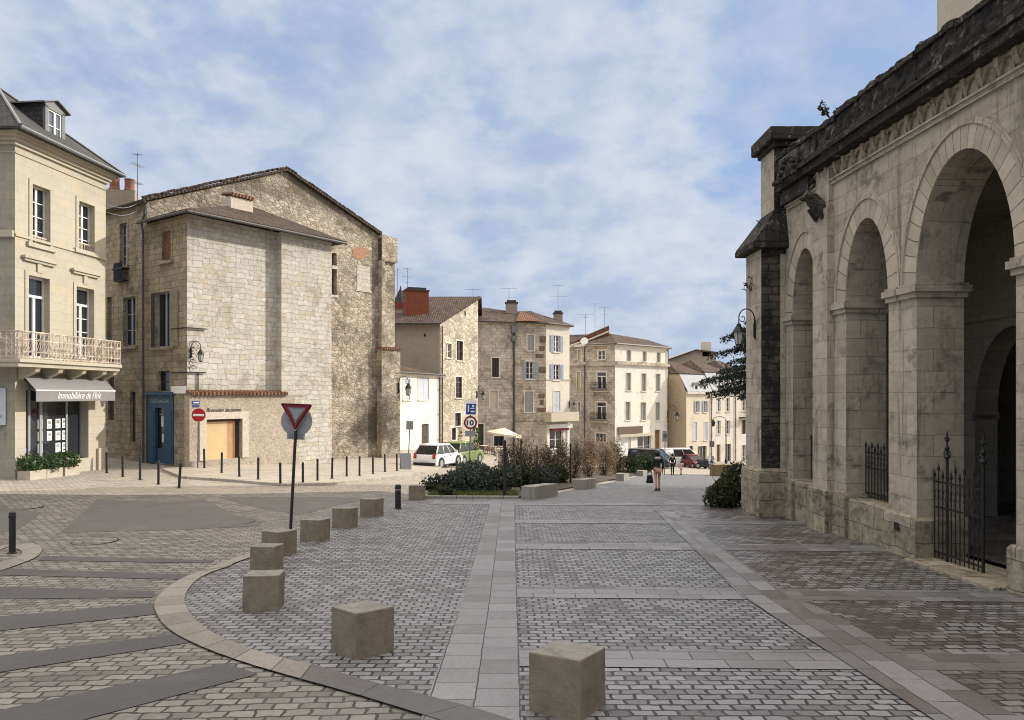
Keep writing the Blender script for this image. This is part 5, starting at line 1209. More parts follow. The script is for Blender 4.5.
# stone corner house in the middle
c0, c1, c2, c3 = Vector(((468 - CX) * 74.3 / F, 74.3)), Vector(((513 - CX) * 76 / F, 76.0)), Vector(((546 - CX) * 77 / F, 77.0)), Vector(((569.5 - CX) * 79.7 / F, 79.7))
W4a, W4b, W4c = Wall(c0, c1), Wall(c1, c2), Wall(c2, c3)
mid = thing('corner_house', 'tall brownish stone corner house with a narrow sunlit end and grey-blue shutters', 'house', (c1.x, c1.y, G(c1.x, c1.y)))
z4 = 10.05
wl, tr = MB(), MB()
facade(mid, wl, tr, W4a, -6, z4, [(492, 358, 499, 377, 'w', {'c': 3, 'r': 4, 'fm': 'dark_wood'}), (490.2, 390.5, 497.5, 408, 'b', {'bm': 'render_pale'}), (476.5, 424, 483.5, 452, 'd', {'dm': 'dark_wood'}), (494, 436, 504, 446, 'w', {'fm': 'dark_wood', 'r': 1})])
wl.build('wall', 'far_pink', mid); wl = MB()
facade(mid, wl, tr, W4b, -6, z4, [(527.5, 335, 534, 350.5, 's', {'sm': 'grey_paint'}), (526, 361.5, 533.5, 379, 'o', {'sm': 'grey_blue_paint'}), (525, 391.5, 533, 412, 's', {'sm': 'grey_paint'})])
for k, px, y0, y1 in ((0, 541, 336, 343), (1, 542, 346, 351), (2, 540, 354, 358), (3, 541, 367, 373), (4, 542, 394, 398), (5, 541, 400, 405), (6, 539.5, 408, 412)):
    tr2 = MB(); W4b.box(tr2, W4b.u(px - (1.5 + (k * 37 % 5) * .7)), W4b.L - .02 - (k % 3) * .12, W4b.z(px, y1), W4b.z(px, y0), -.01, .015); tr2.build('quoin', 'dark_quoin', mid)
wl.build('wall', 'far_brown', mid); wl = MB()
facade(mid, wl, tr, W4c, -6, z4, [(553.3, 335.5, 559.5, 352, 'o', {'sm': 'grey_blue_paint', 'gm': 'glass_pale'}), (553.3, 364.5, 559.8, 380, 'o', {'sm': 'grey_blue_paint'}), (553.2, 391, 560.2, 411, 's', {'sm': 'pale_blue_paint'}), (549.5, 429, 562.5, 449, 'w', {'r': 2, 'gm': 'glass'})])
shell(wl, [tuple(c3), (c3.x - 4, c3.y + 7)], -6, z4); wl.build('wall', 'far_cream', mid)
for W in (W4a, W4b, W4c): tr = MB(); W.box(tr, 0, W.L, z4 - .05, z4 + .18, -.02, .22); tr.build('cornice', 'far_brown', mid)
for W, px, ya, yb, o in ((W4b, 530, 420.5, 418.5, .10), (W4c, 557, 380.5, 379.2, .05), (W4b, 530, 380, 378.7, .05), (W4a, 490, 379, 377.5, .05)):
    tr = MB(); W.box(tr, 0, W.L, W.z(px, ya), W.z(px, yb), -.02, o); tr.build('string_course', 'far_brown', mid)
m = MB(); zb_ = W4c.z(557, 421); W4c.box(m, -.4, W4c.L + .3, zb_, zb_ + .14, 0, 1.1); W4c.box(m, -.4, W4c.L + .3, zb_ + .14, zb_ + .95, 1.02, 1.1); W4c.box(m, W4c.L + .22, W4c.L + .3, zb_ + .14, zb_ + .95, 0, 1.02); W4c.box(m, -.4, -.32, zb_ + .14, zb_ + .95, 0, 1.02); m.build('balcony', 'render_pale', mid)
m = MB(); W4c.box(m, .1, W4c.L - .1, W4c.z(557, 428), W4c.z(557, 424), 0, .5); W4c.box(m, .1, .45, -5, W4c.z(557, 428), 0, .1); W4c.box(m, W4c.L - .45, W4c.L - .1, -5, W4c.z(557, 428), 0, .1); m.build('shopfront', 'white_paint', mid)
m = MB(); W4c.box(m, .5, W4c.L - .5, W4c.z(557, 430.5), W4c.z(557, 428.3), .02, .35); m.build('blind', 'sign_dark_red', mid)
pk = [Vector((P(513, 308, 80).x, 80, 11.7)), Vector((P(530, 311, 81).x, 81.0, 11.9))]
e0, e1, e2, e3 = W4a.pt(-1.5, z4 + .16, .35), (W4a.pt(W4a.L, z4 + .16, .35) + W4b.pt(0, z4 + .16, .35)) / 2, (W4b.pt(W4b.L, z4 + .16, .35) + W4c.pt(0, z4 + .16, .35)) / 2 + Vector((0, -.1, 0)), W4c.pt(W4c.L + .35, z4 + .16, .35)
back = [Vector((-8, 86, z4 + .1)), Vector((c3.x - 3, 88, z4 + .1))]
pL = Vector((P(484, 306, 80).x, 80, 12.15))
m = MB(); m.slab([e0, e1, pk[0], pL], .14); m.slab([e1, e2, pk[1], pk[0]], .14); m.slab([e2, e3, pk[1]], .14); m.slab([e3, back[1], pk[1]], .14)
rf = m.build('roof', 'roof_tiles', mid)
m = MB(); m.slab([e1 + Vector((.15, -.1, .06)), (e1 + e2) / 2 + Vector((1.2, -.2, .10)), pk[1] * .4 + pk[0] * .6 + Vector((0, -.5, .0))], .05); m.build('roof_patch', 'roof_tiles_red', rf)
for W in (W4a, W4b, W4c): eave_rail(rf, W, z4 + .1, .38)
m = MB(); W4b.box(m, -.25, .35, W4b.z(514, 333), W4b.z(514, 326), .05, .45); W4b.box(m, -.2, .3, W4b.z(514, 341), W4b.z(514, 336), .05, .4); m.build('hopper', 'zinc', mid)
pipe(mid, W4b, .05, -4, z4 - .3, r=.10, d=.16)
q = P(511.5, 305, 79.5); brick_stack(rf, (q.x, q.y, 11.0), (1.25, .8), 1.5, mat='far_render_grey', capm='slate'); q = P(558, 320, 80.5); brick_stack(rf, (q.x, q.y, 10.2), (.95, .8), 1.3, mat='far_render_grey', capm='slate')
aerial(rf, P(509, 300, 79.5) - Vector((0, 0, .3)), 1.6, 0, ((.96, 1.7, 7, .03),)); aerial(rf, P(558, 313, 80.5) - Vector((0, 0, .3)), 3.4, 0, ((.97, 1.3, 6, .15), (.62, 1.9, 7, .1)))

# sunlit corner building with balconies
f1 = Vector((11.75, 85.0)); f2 = f1 + Vector((1, 1)) * 7.65; f0 = f1 + Vector((-3.0, 1.8)); fm1 = f0 + Vector((-.7, 1)) * 8
W5r, W5l, W5ll = Wall(f1, f2), Wall(f0, f1), Wall(fm1, f0)
b5 = thing('corner_building', 'four-storey pale corner building with a sunlit three-window facade and iron balconies', 'building', (f1.x, f1.y, G(f1.x, f1.y)))
z5 = 8.55
wl, tr = MB(), MB(); o_ = {'fm': 'grey_paint', 'gm': 'curtain_glass', 'c': 2, 'r': 3}
oa = dict(o_, r=2)
facade(b5, wl, tr, W5r, -8, z5, [(627, 350.5, 631, 361, 'w', oa), (642.8, 351.5, 646.4, 361.5, 'w', oa), (656.8, 352.5, 660.4, 362.5, 'w', oa), (626.3, 373, 631, 390.5, 'w', o_), (641.5, 373.5, 646.2, 391, 'w', o_), (656, 374, 660.3, 391, 'w', o_),
       (625.5, 402, 630.3, 420, 'w', o_), (641, 402.5, 646, 420, 'w', o_), (655.6, 402.5, 660, 420, 'w', o_), (620, 438, 631, 458, 'd', {'dm': 'white_paint', 'sur': False}), (637.5, 436, 651, 456, 'w', {'r': 2, 'c': 2, 'sur': False}), (655, 430, 660, 456, 'd', {'dm': 'brown_wood', 'c': 1})], depth=.25)
wl.build('wall', 'far_white', b5); wl = MB()
facade(b5, wl, tr, W5l, -8, z5, [(598, 350.5, 605, 359.5, 'w', {'r': 2}), (597, 372, 606, 389, 'w', {'t': .25, 'r': 1}), (596.5, 402, 606, 420, 'w', {'t': .25, 'r': 1}), (596, 433.5, 606, 442, 'w', {'fm': 'grey_paint', 'c': 3, 'r': 2})])
facade(b5, wl, tr, W5ll, -8, z5, [(578, 350, 581, 360, 'b', {'bm': 'far_tan'}), (577, 372, 580.2, 388, 'b', {'bm': 'far_tan'}), (578, 402, 580.2, 416, 'w', {'c': 1})])
wl.build('side_wall', 'far_brown', b5)
wl = MB(); shell(wl, [tuple(f2), (f2.x - 2, f2.y + 9)], -8, z5); wl.build('end_wall', 'far_cream', b5)
for W in (W5r, W5l, W5ll):
    tr = MB(); z_ = W.z(641 if W is W5r else 601 if W is W5l else 578, 363.5); W.box(tr, -.02, W.L + .02, z_ - .25, z_ + .12, -.02, .28); tr.build('string_course', 'far_brown', b5); tr = MB(); W.box(tr, -.05, W.L + .05, z5 - .12, z5 + .14, -.02, .32); tr.build('cornice', 'far_cream', b5)
for y in (389.8, 420):
    z_ = W5l.z(601, y) - .1; m = MB(); ua, ub = W5l.u(592.5), W5l.u(609); W5l.box(m, ua, ub, z_ - .16, z_, 0, .7); bo = m.build('balcony', 'far_brown', b5); m = MB()
    for z in (z_ + .1, z_ + .95): W5l.box(m, ua, ub, z - .02, z + .02, .62, .67)
    n = 16
    for k in range(n + 1): u = ua + (ub - ua) * k / n; W5l.box(m, u - .014, u + .014, z_, z_ + .95, .63, .66); 
    for k in range(n): u = ua + (ub - ua) * (k + .5) / n; m.tube([W5l.pt(u + .07 * math.cos(a), z_ + .5 + .3 * math.sin(a), .645) for a in [i * math.pi / 3 for i in range(7)]], .012, 4)
    for u in (ua, ub): W5l.box(m, u - .015, u + .015, z_ + .93, z_ + .97, 0, .65)
    m.build('railing', 'dark_iron', bo)
m = MB(); W5r.box(m, W5r.u(617.5), W5r.u(642), W5r.z(630, 433.5), W5r.z(630, 426.5), .01, .12); m.build('fascia', 'brown_paint', b5)
m = MB(); W5r.box(m, W5r.u(618), W5r.u(652), W5r.z(630, 436.6), W5r.z(630, 434), .01, .35); m.build('ledge', 'render_pale', b5)
pk = Vector((P(611, 334, 90).x, 90.0, 10.15)); pk2 = Vector((P(652, 339.5, 96).x - .5, 96.5, 9.9))
e1 = f1.to_3d() + Vector((0, -.45, z5 + .1)); e2 = W5r.pt(W5r.L + .3, z5 + .1, .35); e0 = (W5l.pt(0, z5 + .1, .3) + W5ll.pt(W5ll.L, z5 + .1, .3)) / 2; em = W5ll.pt(0, z5 + .1, .3)
m = MB(); m.slab([e1, e2, pk2, pk], .14); m.slab([e0, e1, pk], .14); m.slab([em, e0, pk, Vector((5, 98, 10.6))], .14); m.slab([e2, Vector((f2.x - 2, 102, z5)), pk2], .14); rf = m.build('roof', 'roof_tiles', b5)
m = MB(); g_ = [P(571, 343.5, 88.5), P(589, 334, 88.8), P(609, 325.5, 89.2), P(609.5, 336, 89.2), P(590, 344, 88.8), P(571, 346, 88.5)]; m.prism(g_, (0, 4.5, .0)); m.build('gable_roof', 'roof_tiles_red', rf)
m = MB(); m.tube([P(571, 345.5, 88.3), P(589, 340, 88.5), P(609, 331.5, 88.9)], .12, 6); m.build('verge', 'render_pale', rf)
eave_rail(rf, W5r, z5 + .02, .4); eave_rail(rf, W5l, z5 + .02, .36); pipe(b5, W5ll, W5ll.L - .35, -5, z5, d=.12); pipe(b5, W5r, W5r.L - .15, -6, z5, d=.12)
q = P(584.5, 341.5, 86.0); m = MB(); rs_ = [(.05, 0), (.30, .05), (.42, .13)]; i0 = Vector(q); m.cyl(i0, i0 + Vector((-.04, -.14, .05)), .18, .45, 14); m.cyl(i0 + Vector((0, .6, -.5)), i0, .03, n=6); m.build('satellite_dish', 'white_paint', rf)
aerial(rf, P(585.5, 333, 90) - Vector((0, 0, .5)), 2.8, 0, ((.97, 2.1, 6, .05), (.86, .9, 4, .3))); aerial(rf, P(595, 330, 91) - Vector((0, 0, .5)), 3.8, 0, ((.97, 1.4, 6, .1),)); aerial(rf, P(604.5, 326, 91) - Vector((0, 0, .5)), 2.8, 0, ((.98, 1.4, 6, .15), (.7, 1.0, 4, .1)))

# yellow mansard house and its neighbours at the street end
h0 = Vector(((686 - CX) * 92 / F, 92.0)); hd = Vector((1, .9)).normalized()
def upto(px): return ((px - CX) / F * h0.y - h0.x) / (hd.x - (px - CX) / F * hd.y)
def mansard(name, label, cat, px0, px1, wm, specs, ye, yt, dormers, seed, side=None):
    s0, s1 = upto(px0), upto(px1); W = Wall(h0 + hd * s0, h0 + hd * s1)
    b = thing(name, label, cat, (W.a.x, W.a.y, G(W.a.x, W.a.y)))
    wl, tr = MB(), MB(); ze_ = W.z((px0 + px1) / 2, ye); facade(b, wl, tr, W, -9.5, ze_, specs, depth=.25)
    W.box(tr, 0.003, W.L - .003, ze_ - .1, ze_ + .16, -.02, .28)
    bk = -W.n * 8
    if not side: shell(wl, [tuple(W.a + bk), tuple(W.a)], -9.5, ze_)
    shell(wl, [tuple(W.b), tuple(W.b + bk)], -9.5, ze_)
    wl.build('wall', wm, b); tr.build('cornice', 'far_cream', b)
    if side:
        sw = MB(); shell(sw, [tuple(W.a + bk), tuple(W.a)], -9.5, ze_)
        zt_ = W.z((px0 + px1) / 2, yt); a_, b_ = W.a, W.a + bk
        sw.poly([(a_.x, a_.y, ze_), (b_.x, b_.y, ze_), (b_.x, b_.y, zt_), (a_.x - W.n.x * 1.1, a_.y - W.n.y * 1.1, zt_)]); sw.build('side_wall', side, b)
    zt_ = W.z((px0 + px1) / 2, yt); m = MB()
    m.slab([W.pt(0.01, ze_ + .16, .25), W.pt(W.L - .01, ze_ + .16, .25), W.pt(W.L - .01, zt_, -1.1), W.pt(0.01, zt_, -1.1)], .1); rf = m.build('roof', 'zinc_roof', b)
    m = MB(); m.slab([W.pt(-.1, zt_ + .02, -1.0), W.pt(W.L, zt_ + .02, -1.0), W.pt(W.L * .6, zt_ + 1.7, -4.5), W.pt(W.L * .35, zt_ + 1.7, -4.5)], .12); m.slab([W.pt(-.1, zt_ + .02, -1.0), W.pt(W.L * .35, zt_ + 1.7, -4.5), W.pt(-.1, zt_ + .02, -8)], .12); m.build('upper_roof', 'roof_tiles', rf)
    for px, y0, y1, w_ in dormers:
        r = W.rect(px - w_, y0, px + w_, y1); m = MB(); W.box(m, r[0], r[2], r[1], r[3] - .25, -1.4, .05); dm = m.build('dormer', 'white_paint', rf)
        m = MB(); n = 8; cu = (r[0] + r[2]) / 2; pts = [W.pt(cu - math.cos(math.pi * k / n) * (r[2] - r[0]) * .6, r[3] - .25 + math.sin(math.pi * k / n) * .35, .12) for k in range(n + 1)]; m.prism(pts, W.n.to_3d() * -1.6); m.build('dormer_roof', 'zinc', dm)
        m = MB(); W.box(m, r[0] + .18, r[2] - .18, r[1] + .12, r[3] - .3, .052, .07); m.build('pane', 'glass', dm)
    return b, W, rf
y1_, W6, rf6 = mansard('yellow_house', 'yellow house with pale zinc mansard, two round dormers and a bare tan side wall', 'house', 686.3, 711.5, 'far_yellow', [(695.5, 401, 698.5, 412, 'o', {'sm': 'grey_blue_paint'}), (703.5, 401, 706.5, 412, 'o', {'sm': 'grey_blue_paint'}), (693.5, 422, 697, 440, 's', {'sm': 'pale_blue_paint'}), (703.8, 422, 707.4, 440, 's', {'sm': 'pale_blue_paint'}), (689.5, 446, 693, 464, 'd', {'dm': 'dark_wood', 'c': 1}), (698, 446, 706.5, 462, 'w', {'r': 1, 'c': 3, 'fm': 'grey_paint'})], 393, 373.5, [(696, 383, 391.5, 2.0), (704.3, 383, 391.5, 2.0)], 1, side='far_tan')
pipe(y1_, W6, W6.L - .1, -8, W6.z(700, 393)); 
m = MB(); W6.box(m, .1, W6.L - .1, -8.5, W6.z(700, 443), .01, .05) if False else None
y2_, W7, rf7 = mansard('cream_house', 'cream terraced house right of the yellow house, with tall dormers and dark windows', 'house', 711.6, 735.5, 'far_cream', [(717.3, 398, 720.5, 411.5, 'w'), (726, 398, 729.6, 411.5, 'w'), (717, 420.5, 720.6, 434, 'w'), (726, 420.5, 729.8, 434, 'w'), (716.5, 444.5, 720.3, 464, 'd', {'dm': 'brown_wood', 'c': 1}), (725.5, 444, 731, 462, 'w', {'fm': 'grey_paint'})], 392.2, 372, [(719, 376, 391, 1.7), (727, 376, 391, 1.7)], 2)
pipe(y2_, W7, W7.L - .1, -8, W7.z(723, 392))
y3_, W8, rf8 = mansard('pale_house', 'pale house at the street end, half hidden by the church buttress', 'house', 735.6, 757, 'far_cream', [(742, 397, 746, 411, 'w'), (742, 420, 746, 434, 'd', {'dm': 'dark_wood'}), (750, 397, 753, 411, 'w'), (742, 445, 746, 462, 'w')], 391.5, 372, [(744, 376, 390, 2)], 3)
m = MB(); W8.box(m, W8.u(739), W8.u(748), W8.z(744, 418), W8.z(744, 417), 0, .8)
for k in range(9): u = W8.u(739) + (W8.u(748) - W8.u(739)) * k / 8; W8.box(m, u - .02, u + .02, W8.z(744, 417), W8.z(744, 411), .74, .78)
m.build('balcony', 'dark_iron', y3_)
bh = thing('barn_roofed_building', 'large pale gabled building behind the yellow house, with a dark roof edge', 'building', (24, 112, -9))
m = MB(); gpts = [P(664, 470, 112), P(664, 361, 112), P(696, 349.5, 112), P(716, 352, 112), P(716, 470, 112)]; m.prism(gpts, (0, 7, 0)); m.build('wall', 'far_render_grey', bh)
m = MB(); m.slab([P(663, 361, 111.6), P(696, 349.3, 111.6), P(696, 349.3, 119), P(663, 361, 119)], .2); m.slab([P(696, 349.3, 111.6), P(718, 352, 111.6), P(718, 352, 119), P(696, 349.3, 119)], .2); rf = m.build('roof', 'roof_tiles', bh)
q = P(706, 350, 112.5); m = MB(); m.box((q.x, q.y, q.z - 1), (1.3, 1, 2.2)); m.build('chimney', 'plaster', rf)
# ------------------------------------------------------------------ stone cubes along the kerb
def cube(px, py, L, Rr, s, label, seed, hole=False):
    n = GP(px, py); th = math.atan2(Rr, L)
    d1 = Vector((-math.cos(th), math.sin(th), 0)); d2 = Vector((math.sin(th), math.cos(th), 0)); c = n + (d1 + d2) * s / 2; c.z = G(c.x, c.y)
    bm = bmesh.new(); bmesh.ops.create_cube(bm, size=1)
    rnd = random.Random(seed)
    for v in bm.verts: v.co = Vector((v.co.x * s * rnd.uniform(.985, 1.0), v.co.y * s * rnd.uniform(.985, 1.0), (v.co.z + .5) * (s + .02) - .02))
    bmesh.ops.subdivide_edges(bm, edges=bm.edges[:], cuts=5, use_grid_fill=True)
    me = bpy.data.meshes.new('stone_cube'); 
    uvl = bm.loops.layers.uv.new('UVMap'); ox = rnd.uniform(0, 40)
    bm.normal_update()
    for f in bm.faces:
        k = max(range(3), key=lambda i: abs(f.normal[i]))
        for l in f.loops: l[uvl].uv = (l.vert.co[(k + 1) % 3] + ox, l.vert.co[(k + 2) % 3] + k * 3 + ox)
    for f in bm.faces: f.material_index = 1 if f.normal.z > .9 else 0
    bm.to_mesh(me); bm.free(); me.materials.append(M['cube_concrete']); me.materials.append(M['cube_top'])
    o = bpy.data.objects.new('stone_cube', me); C.objects.link(o); o.location = c; o.rotation_euler = (Matrix.Rotation(-R(3.4 + rnd.uniform(-.8, .8)), 3, 'X') @ Matrix.Rotation(-th, 3, 'Z')).to_euler()
    tx = bpy.data.textures.new('chip', 'CLOUDS'); tx.noise_scale = .16
    b = o.modifiers.new('bevel', 'BEVEL'); b.width = .016; b.segments = 2; b.limit_method = 'ANGLE'
    md = o.modifiers.new('chips', 'DISPLACE'); md.texture = tx; md.strength = .012; md.mid_level = .6; md.texture_coords = 'GLOBAL'
    return tag(o, label, 'stone block', 'stone cubes along the kerb')
cube(581, 723.5, 47, 29, .49, 'large brown concrete cube in the right foreground, beside the two-slab strip', 1)
cube(355.5, 661.5, 31, 31, .49, 'brown concrete cube inside the curved kerb, standing alone left of the slab strip', 2)
cube(241.5, 612.5, 5, 36, .482, 'concrete cube in front of another, nearest of the overlapping trio by the kerb curve', 3)
cube(274.5, 573.5, 29, 1.5, .44, 'pale concrete cube squeezed between two others, middle of the overlapping trio', 4)
cube(278.5, 558, 21, 12, .47, 'concrete cube at the foot of the yield sign, rearmost of the overlapping trio', 5)
cube(319, 543, 22, 6.5, .465, 'concrete cube just right of the yield sign pole', 6)
cube(349.5, 529, 20, 5, .465, 'concrete cube second to the right of the yield sign, with a small dark hole', 7)
cube(375, 517.5, 16.5, 6, .465, 'concrete cube third to the right of the yield sign, left of the short black post', 8)
cube(423, 500.5, 16.5, 1, .475, 'grey concrete cube at the left end of the planted bed', 9)
# long stone benches along the bed
def bench(px, py, L, fx, fy, label, w_=.48, h=.43):
    n = GP(px, py); f = GP(fx, fy); d = Vector((f.x - n.x, f.y - n.y, 0)); ln = min(d.length, 2.6); d.normalize(); s = Vector((-d.y, d.x, 0))
    t = thing('stone_bench', label, 'bench', n, group='stone benches beside the planted bed'); k = max(2, round(ln / .8)); zt = n.z + h
    for i in range(k):
        a = n + d * (ln * i / k + .004); e = n + d * (ln * (i + 1) / k - .004); m = MB()
        q = [a, e, e + s * w_, a + s * w_]; m.hexa([Vector((v.x, v.y, G(v.x, v.y) - .05)) for v in q] + [Vector((v.x, v.y, min(zt, G(v.x, v.y) + h + .02) - .03 * i * (n.z - f.z))) for v in q]); m.build('block', 'bench_concrete', t, bevel=.012)
bench(535, 500, 15, 567, 494, 'long grey stone bench of joined blocks nearest the slab strip')
bench(584, 489.8, 13, 604, 486, 'second grey stone bench along the bed, behind the nearest one')
bench(624, 481.5, 10, 636, 478.8, 'third stone bench along the bed, below the pale brown bushes')
bench(643, 476.5, 6, 651, 474.5, 'farthest stone bench, at the dark hedge left of the walking woman')

# ------------------------------------------------------------------ bollards
def bollard_proto(label, h=.88, r=.045, loc=(0, 0, 0), group=None, band=False):
    t = thing('bollard', label, 'bollard', loc, group=group); m = MB()
    m.lathe((0, 0, 0), [(r * 1.5, -.05), (r * 1.5, .02), (r, .03), (r, h - .12), (r * 1.12, h - .115), (r * 1.12, h - .07), (r, h - .065), (r, h - .02), (r * .75, h), (.004, h + .008)], 14)
    m.build('shaft', 'post_black', t, local=True, smooth=False)
    if band:
        m = MB(); m.lathe((0, 0, h - .16), [(r * 1.03, 0), (r * 1.03, .05)], 14); m.build('reflective_band', 'sign_back', t, local=True)
    return t
ords = ['first', 'second', 'third', 'fourth', 'fifth', 'sixth', 'seventh', 'eighth', 'ninth', 'tenth', 'eleventh', 'twelfth', 'thirteenth', 'fourteenth']
rowA = [(106.7, 473), (122.7, 477), (140, 480), (158.4, 484.5), (179, 488)]
rowB = [(204.4, 470), (221.6, 475), (239.3, 479), (258.2, 482), (280.4, 486), (303, 485), (317.5, 483), (332, 481), (346.7, 478.5), (359.5, 478), (373, 476), (385, 474), (397, 473), (408.5, 471)]
proto = None
for i, (px, py) in enumerate(rowA + rowB):
    lab = f'thin black bollard, {ords[i]} from the shop in the row crossing the narrow lane' if i < 5 else f'thin black bollard, {ords[i-5]} from the no-entry sign in the row along the stone house pavement'
    q = GP(px, py)
    if i >= 5: q.z += .10 if i not in (9, 10) else .0
    if proto is None: proto = bollard_proto(lab, loc=q, group='thin black bollards along the pavements'); o = proto
    else: o = copy_tree(proto); o.location = q; o['label'] = lab
    o.rotation_euler = (R(random.Random(i).uniform(-1, 1)), R(random.Random(i + 50).uniform(-1.2, 1.2)) if i != 4 else R(3.5), 0)
q = GP(457, 479); o = copy_tree(proto); o.location = q; o['label'] = 'thin black bollard standing alone below the white car, behind the bushes'
q = GP(398, 509); bollard_proto('short thick black post with grey band, alone between two stone cubes and the bed', h=.70, r=.085, loc=q, band=True)
q = GP(12.3, 553.5); o = bollard_proto('black bollard at the left edge of the picture, inside a rounded kerb', h=.80, r=.058, loc=q)

# ------------------------------------------------------------------ traffic signs
def disc(m, c, nrm, r, t=.012, n=32): c = Vector(c); m.cyl(c, c + Vector(nrm) * t, r, n=n)
FWD = Vector((0, -1, 0))
base = GP(290.5, 531); t = thing('yield_sign', 'leaning give-way triangle sign with a round sign back behind it on a black pole', 'road sign', base, group=None)
t.rotation_euler = (0, math.atan(6.5 / 127), R(4)); kz = base.y / F
m = MB(); m.cyl((0, 0, -.05), (0, 0, 127 * kz - .02), .036, n=12); m.build('pole', 'post_black', t, local=True)
def tri(m, w_, zc, y, th, rr=.03):
    h = w_ * .866; pts = []
    for (x, z) in ((-w_/2, zc + h/3), (w_/2, zc + h/3), (0, zc - 2*h/3)):
        v = Vector((x, 0, z)); c = Vector((0, 0, zc)); u = (c - v).normalized()
        a0 = math.atan2(-u.z, -u.x)
        for k in range(-2, 3): a = a0 + k * R(60) / 2; pts.append(v + u * rr * 2 + Vector((math.cos(a), 0, math.sin(a))) * rr)
    m.prism([Vector((p.x, y, p.z)) for p in pts], (0, -th, 0))
zc_ = (531 - 412.7) * kz
m = MB(); tri(m, .76, zc_, -.045, .012); tp = m.build('triangle_plate', 'sign_white', t, local=True)
m = MB(); tri(m, .735, zc_, -.0575, .003); tr_ = m.build('red_border', 'sign_dark_red', t, local=True); tr_.parent = tp
m = MB(); tri(m, .43, zc_ + .004, -.0607, .003, .02); q_ = m.build('white_field', 'sign_back', t, local=True); q_.parent = tp
m = MB(); disc(m, (0.0, .055, (531 - 421) * kz), (0, -1, 0), .355); m.build('round_plate', 'sign_back', t, local=True)
m = MB(); m.box((0, .05, (531 - 439.5) * kz), (.40, .012, .165)); sp_ = m.build('lower_plate', 'sign_back', t, local=True)
m = MB()
for r_ in range(2):
    for k in range(9): m.box((-.15 + k * .037, .042, (531 - 439.5) * kz + .035 + r_ * .06), (.022, .006, .03))
o = m.build('relief_dots', 'sign_back_dark', t, local=True); o.parent = sp_
base = GP(197.6, 470); kz = base.y / F; t = thing('no_entry_sign', 'round red no-entry sign on a grey pole by the stone house corner', 'road sign', base); t.rotation_euler = (0, R(1.2), R(10))
m = MB(); m.cyl((0, 0, -.1), (0, 0, 2.75), .03, n=10); m.build('pole', 'sign_back_dark', t, local=True)
m = MB(); disc(m, (0, -.035, (470 - 415) * kz), (0, -1, 0), .325); dsc = m.build('disc', 'sign_red', t, local=True)
m = MB(); m.box((0, -.050, (470 - 415) * kz - .05), (.48, .006, .10)); o = m.build('white_bar', 'sign_white', t, local=True); o.parent = dsc
m = MB()
for r0, r1 in ((.305, .325),):
    for k in range(32):
        a, b = 2 * math.pi * k / 32, 2 * math.pi * (k + 1) / 32; z_ = (470 - 415) * kz
        m.poly([(r0 * math.cos(a), -.0485, z_ + r0 * math.sin(a)), (r0 * math.cos(b), -.0485, z_ + r0 * math.sin(b)), (r1 * math.cos(b), -.0485, z_ + r1 * math.sin(b)), (r1 * math.cos(a), -.0485, z_ + r1 * math.sin(a))])
o = m.build('white_rim', 'sign_white', t, local=True); o.parent = dsc
# 10 km/h zone post in the bed
base = GP(469.3, 475.5); kz = base.y / F; t = thing('speed_sign', 'sign post with blue zone panel above a round red-ringed speed limit, in the bed', 'road sign', base); t.rotation_euler = (0, R(1.3), 0)
by = 475.5; m = MB(); m.cyl((0, 0, -.1), (0, 0, (by - 402) * kz), .035, n=10); m.build('pole', 'sign_back_dark', t, local=True)
m = MB(); m.box((.02, -.05, (by - 415) * kz), (.56, .012, 15 * kz)); m.build('white_backing', 'sign_white', t, local=True)
m = MB(); m.box((0.01, -.065, (by - 414) * kz), (.50, .008, 10.3 * kz)); bp = m.build('blue_panel', 'sign_blue', t, local=True)
m = MB(); z_ = (by - 414) * kz; m.box((-.12, -.071, z_ + .10), (.06, .004, .26)); m.cyl((-.12, -.067, z_ + .42), (-.12, -.073, z_ + .42), .045, n=10); m.box((.10, -.071, z_ + .10), (.20, .004, .07)); m.box((.08, -.071, z_ + .28), (.22, .004, .035)); m.box((.12, -.071, z_ + .36), (.10, .004, .12)); o = m.build('pictogram', 'sign_white', t, local=True); o.parent = bp
zc_ = (by - 422.5) * kz; m = MB(); disc(m, (0, -.05, zc_), (0, -1, 0), .345); rp = m.build('round_plate', 'sign_dark_red', t, local=True)
m = MB(); disc(m, (0, -.0625, zc_), (0, -1, 0), .255, .004); o = m.build('white_field', 'sign_white', t, local=True); o.parent = rp
m = MB(); m.box((0, -.05, (by - 436) * kz), (.55, .012, 5 * kz)); lp = m.build('lower_plate', 'sign_back', t, local=True)
Wq = Wall((base.x - 1, base.y - .0), (base.x + 1, base.y)); tx = lettering('10', .36, Wq, 1 - .20, base.z + zc_ - .13, .0685, 'letter_dark', t, name='numerals', width=.38, bold=.012); tx.parent = rp
for i, me_v in enumerate(tx.data.vertices): pass
def plain_sign(px, py, ytop, w_, h_, label, mat, hgt=None, extra=None, lean=0.0):
    base = GP(px, py); kz = base.y / F; t = thing('street_sign', label, 'road sign', base); t.rotation_euler = (0, R(lean), R(6))
    H_ = (py - ytop) * kz; m = MB(); m.cyl((0, 0, -.1), (0, 0, H_), .035, n=8); m.build('pole', 'sign_back_dark', t, local=True)
    m = MB(); m.box((0, -.045, H_ - h_ * kz), (w_ * kz, .012, h_ * kz)); p = m.build('plate', mat, t, local=True)
    if extra:
        m = MB(); disc(m, (0, -.058, H_ - h_ * kz * .45), (0, -1, 0), w_ * kz * .36, .006); o = m.build('disc', extra, t, local=True); o.parent = p
    return t
plain_sign(408.5, 458, 421, 7, 8.5, 'grey sign back on a thin pole beside the white house door', 'sign_back', lean=2.2)
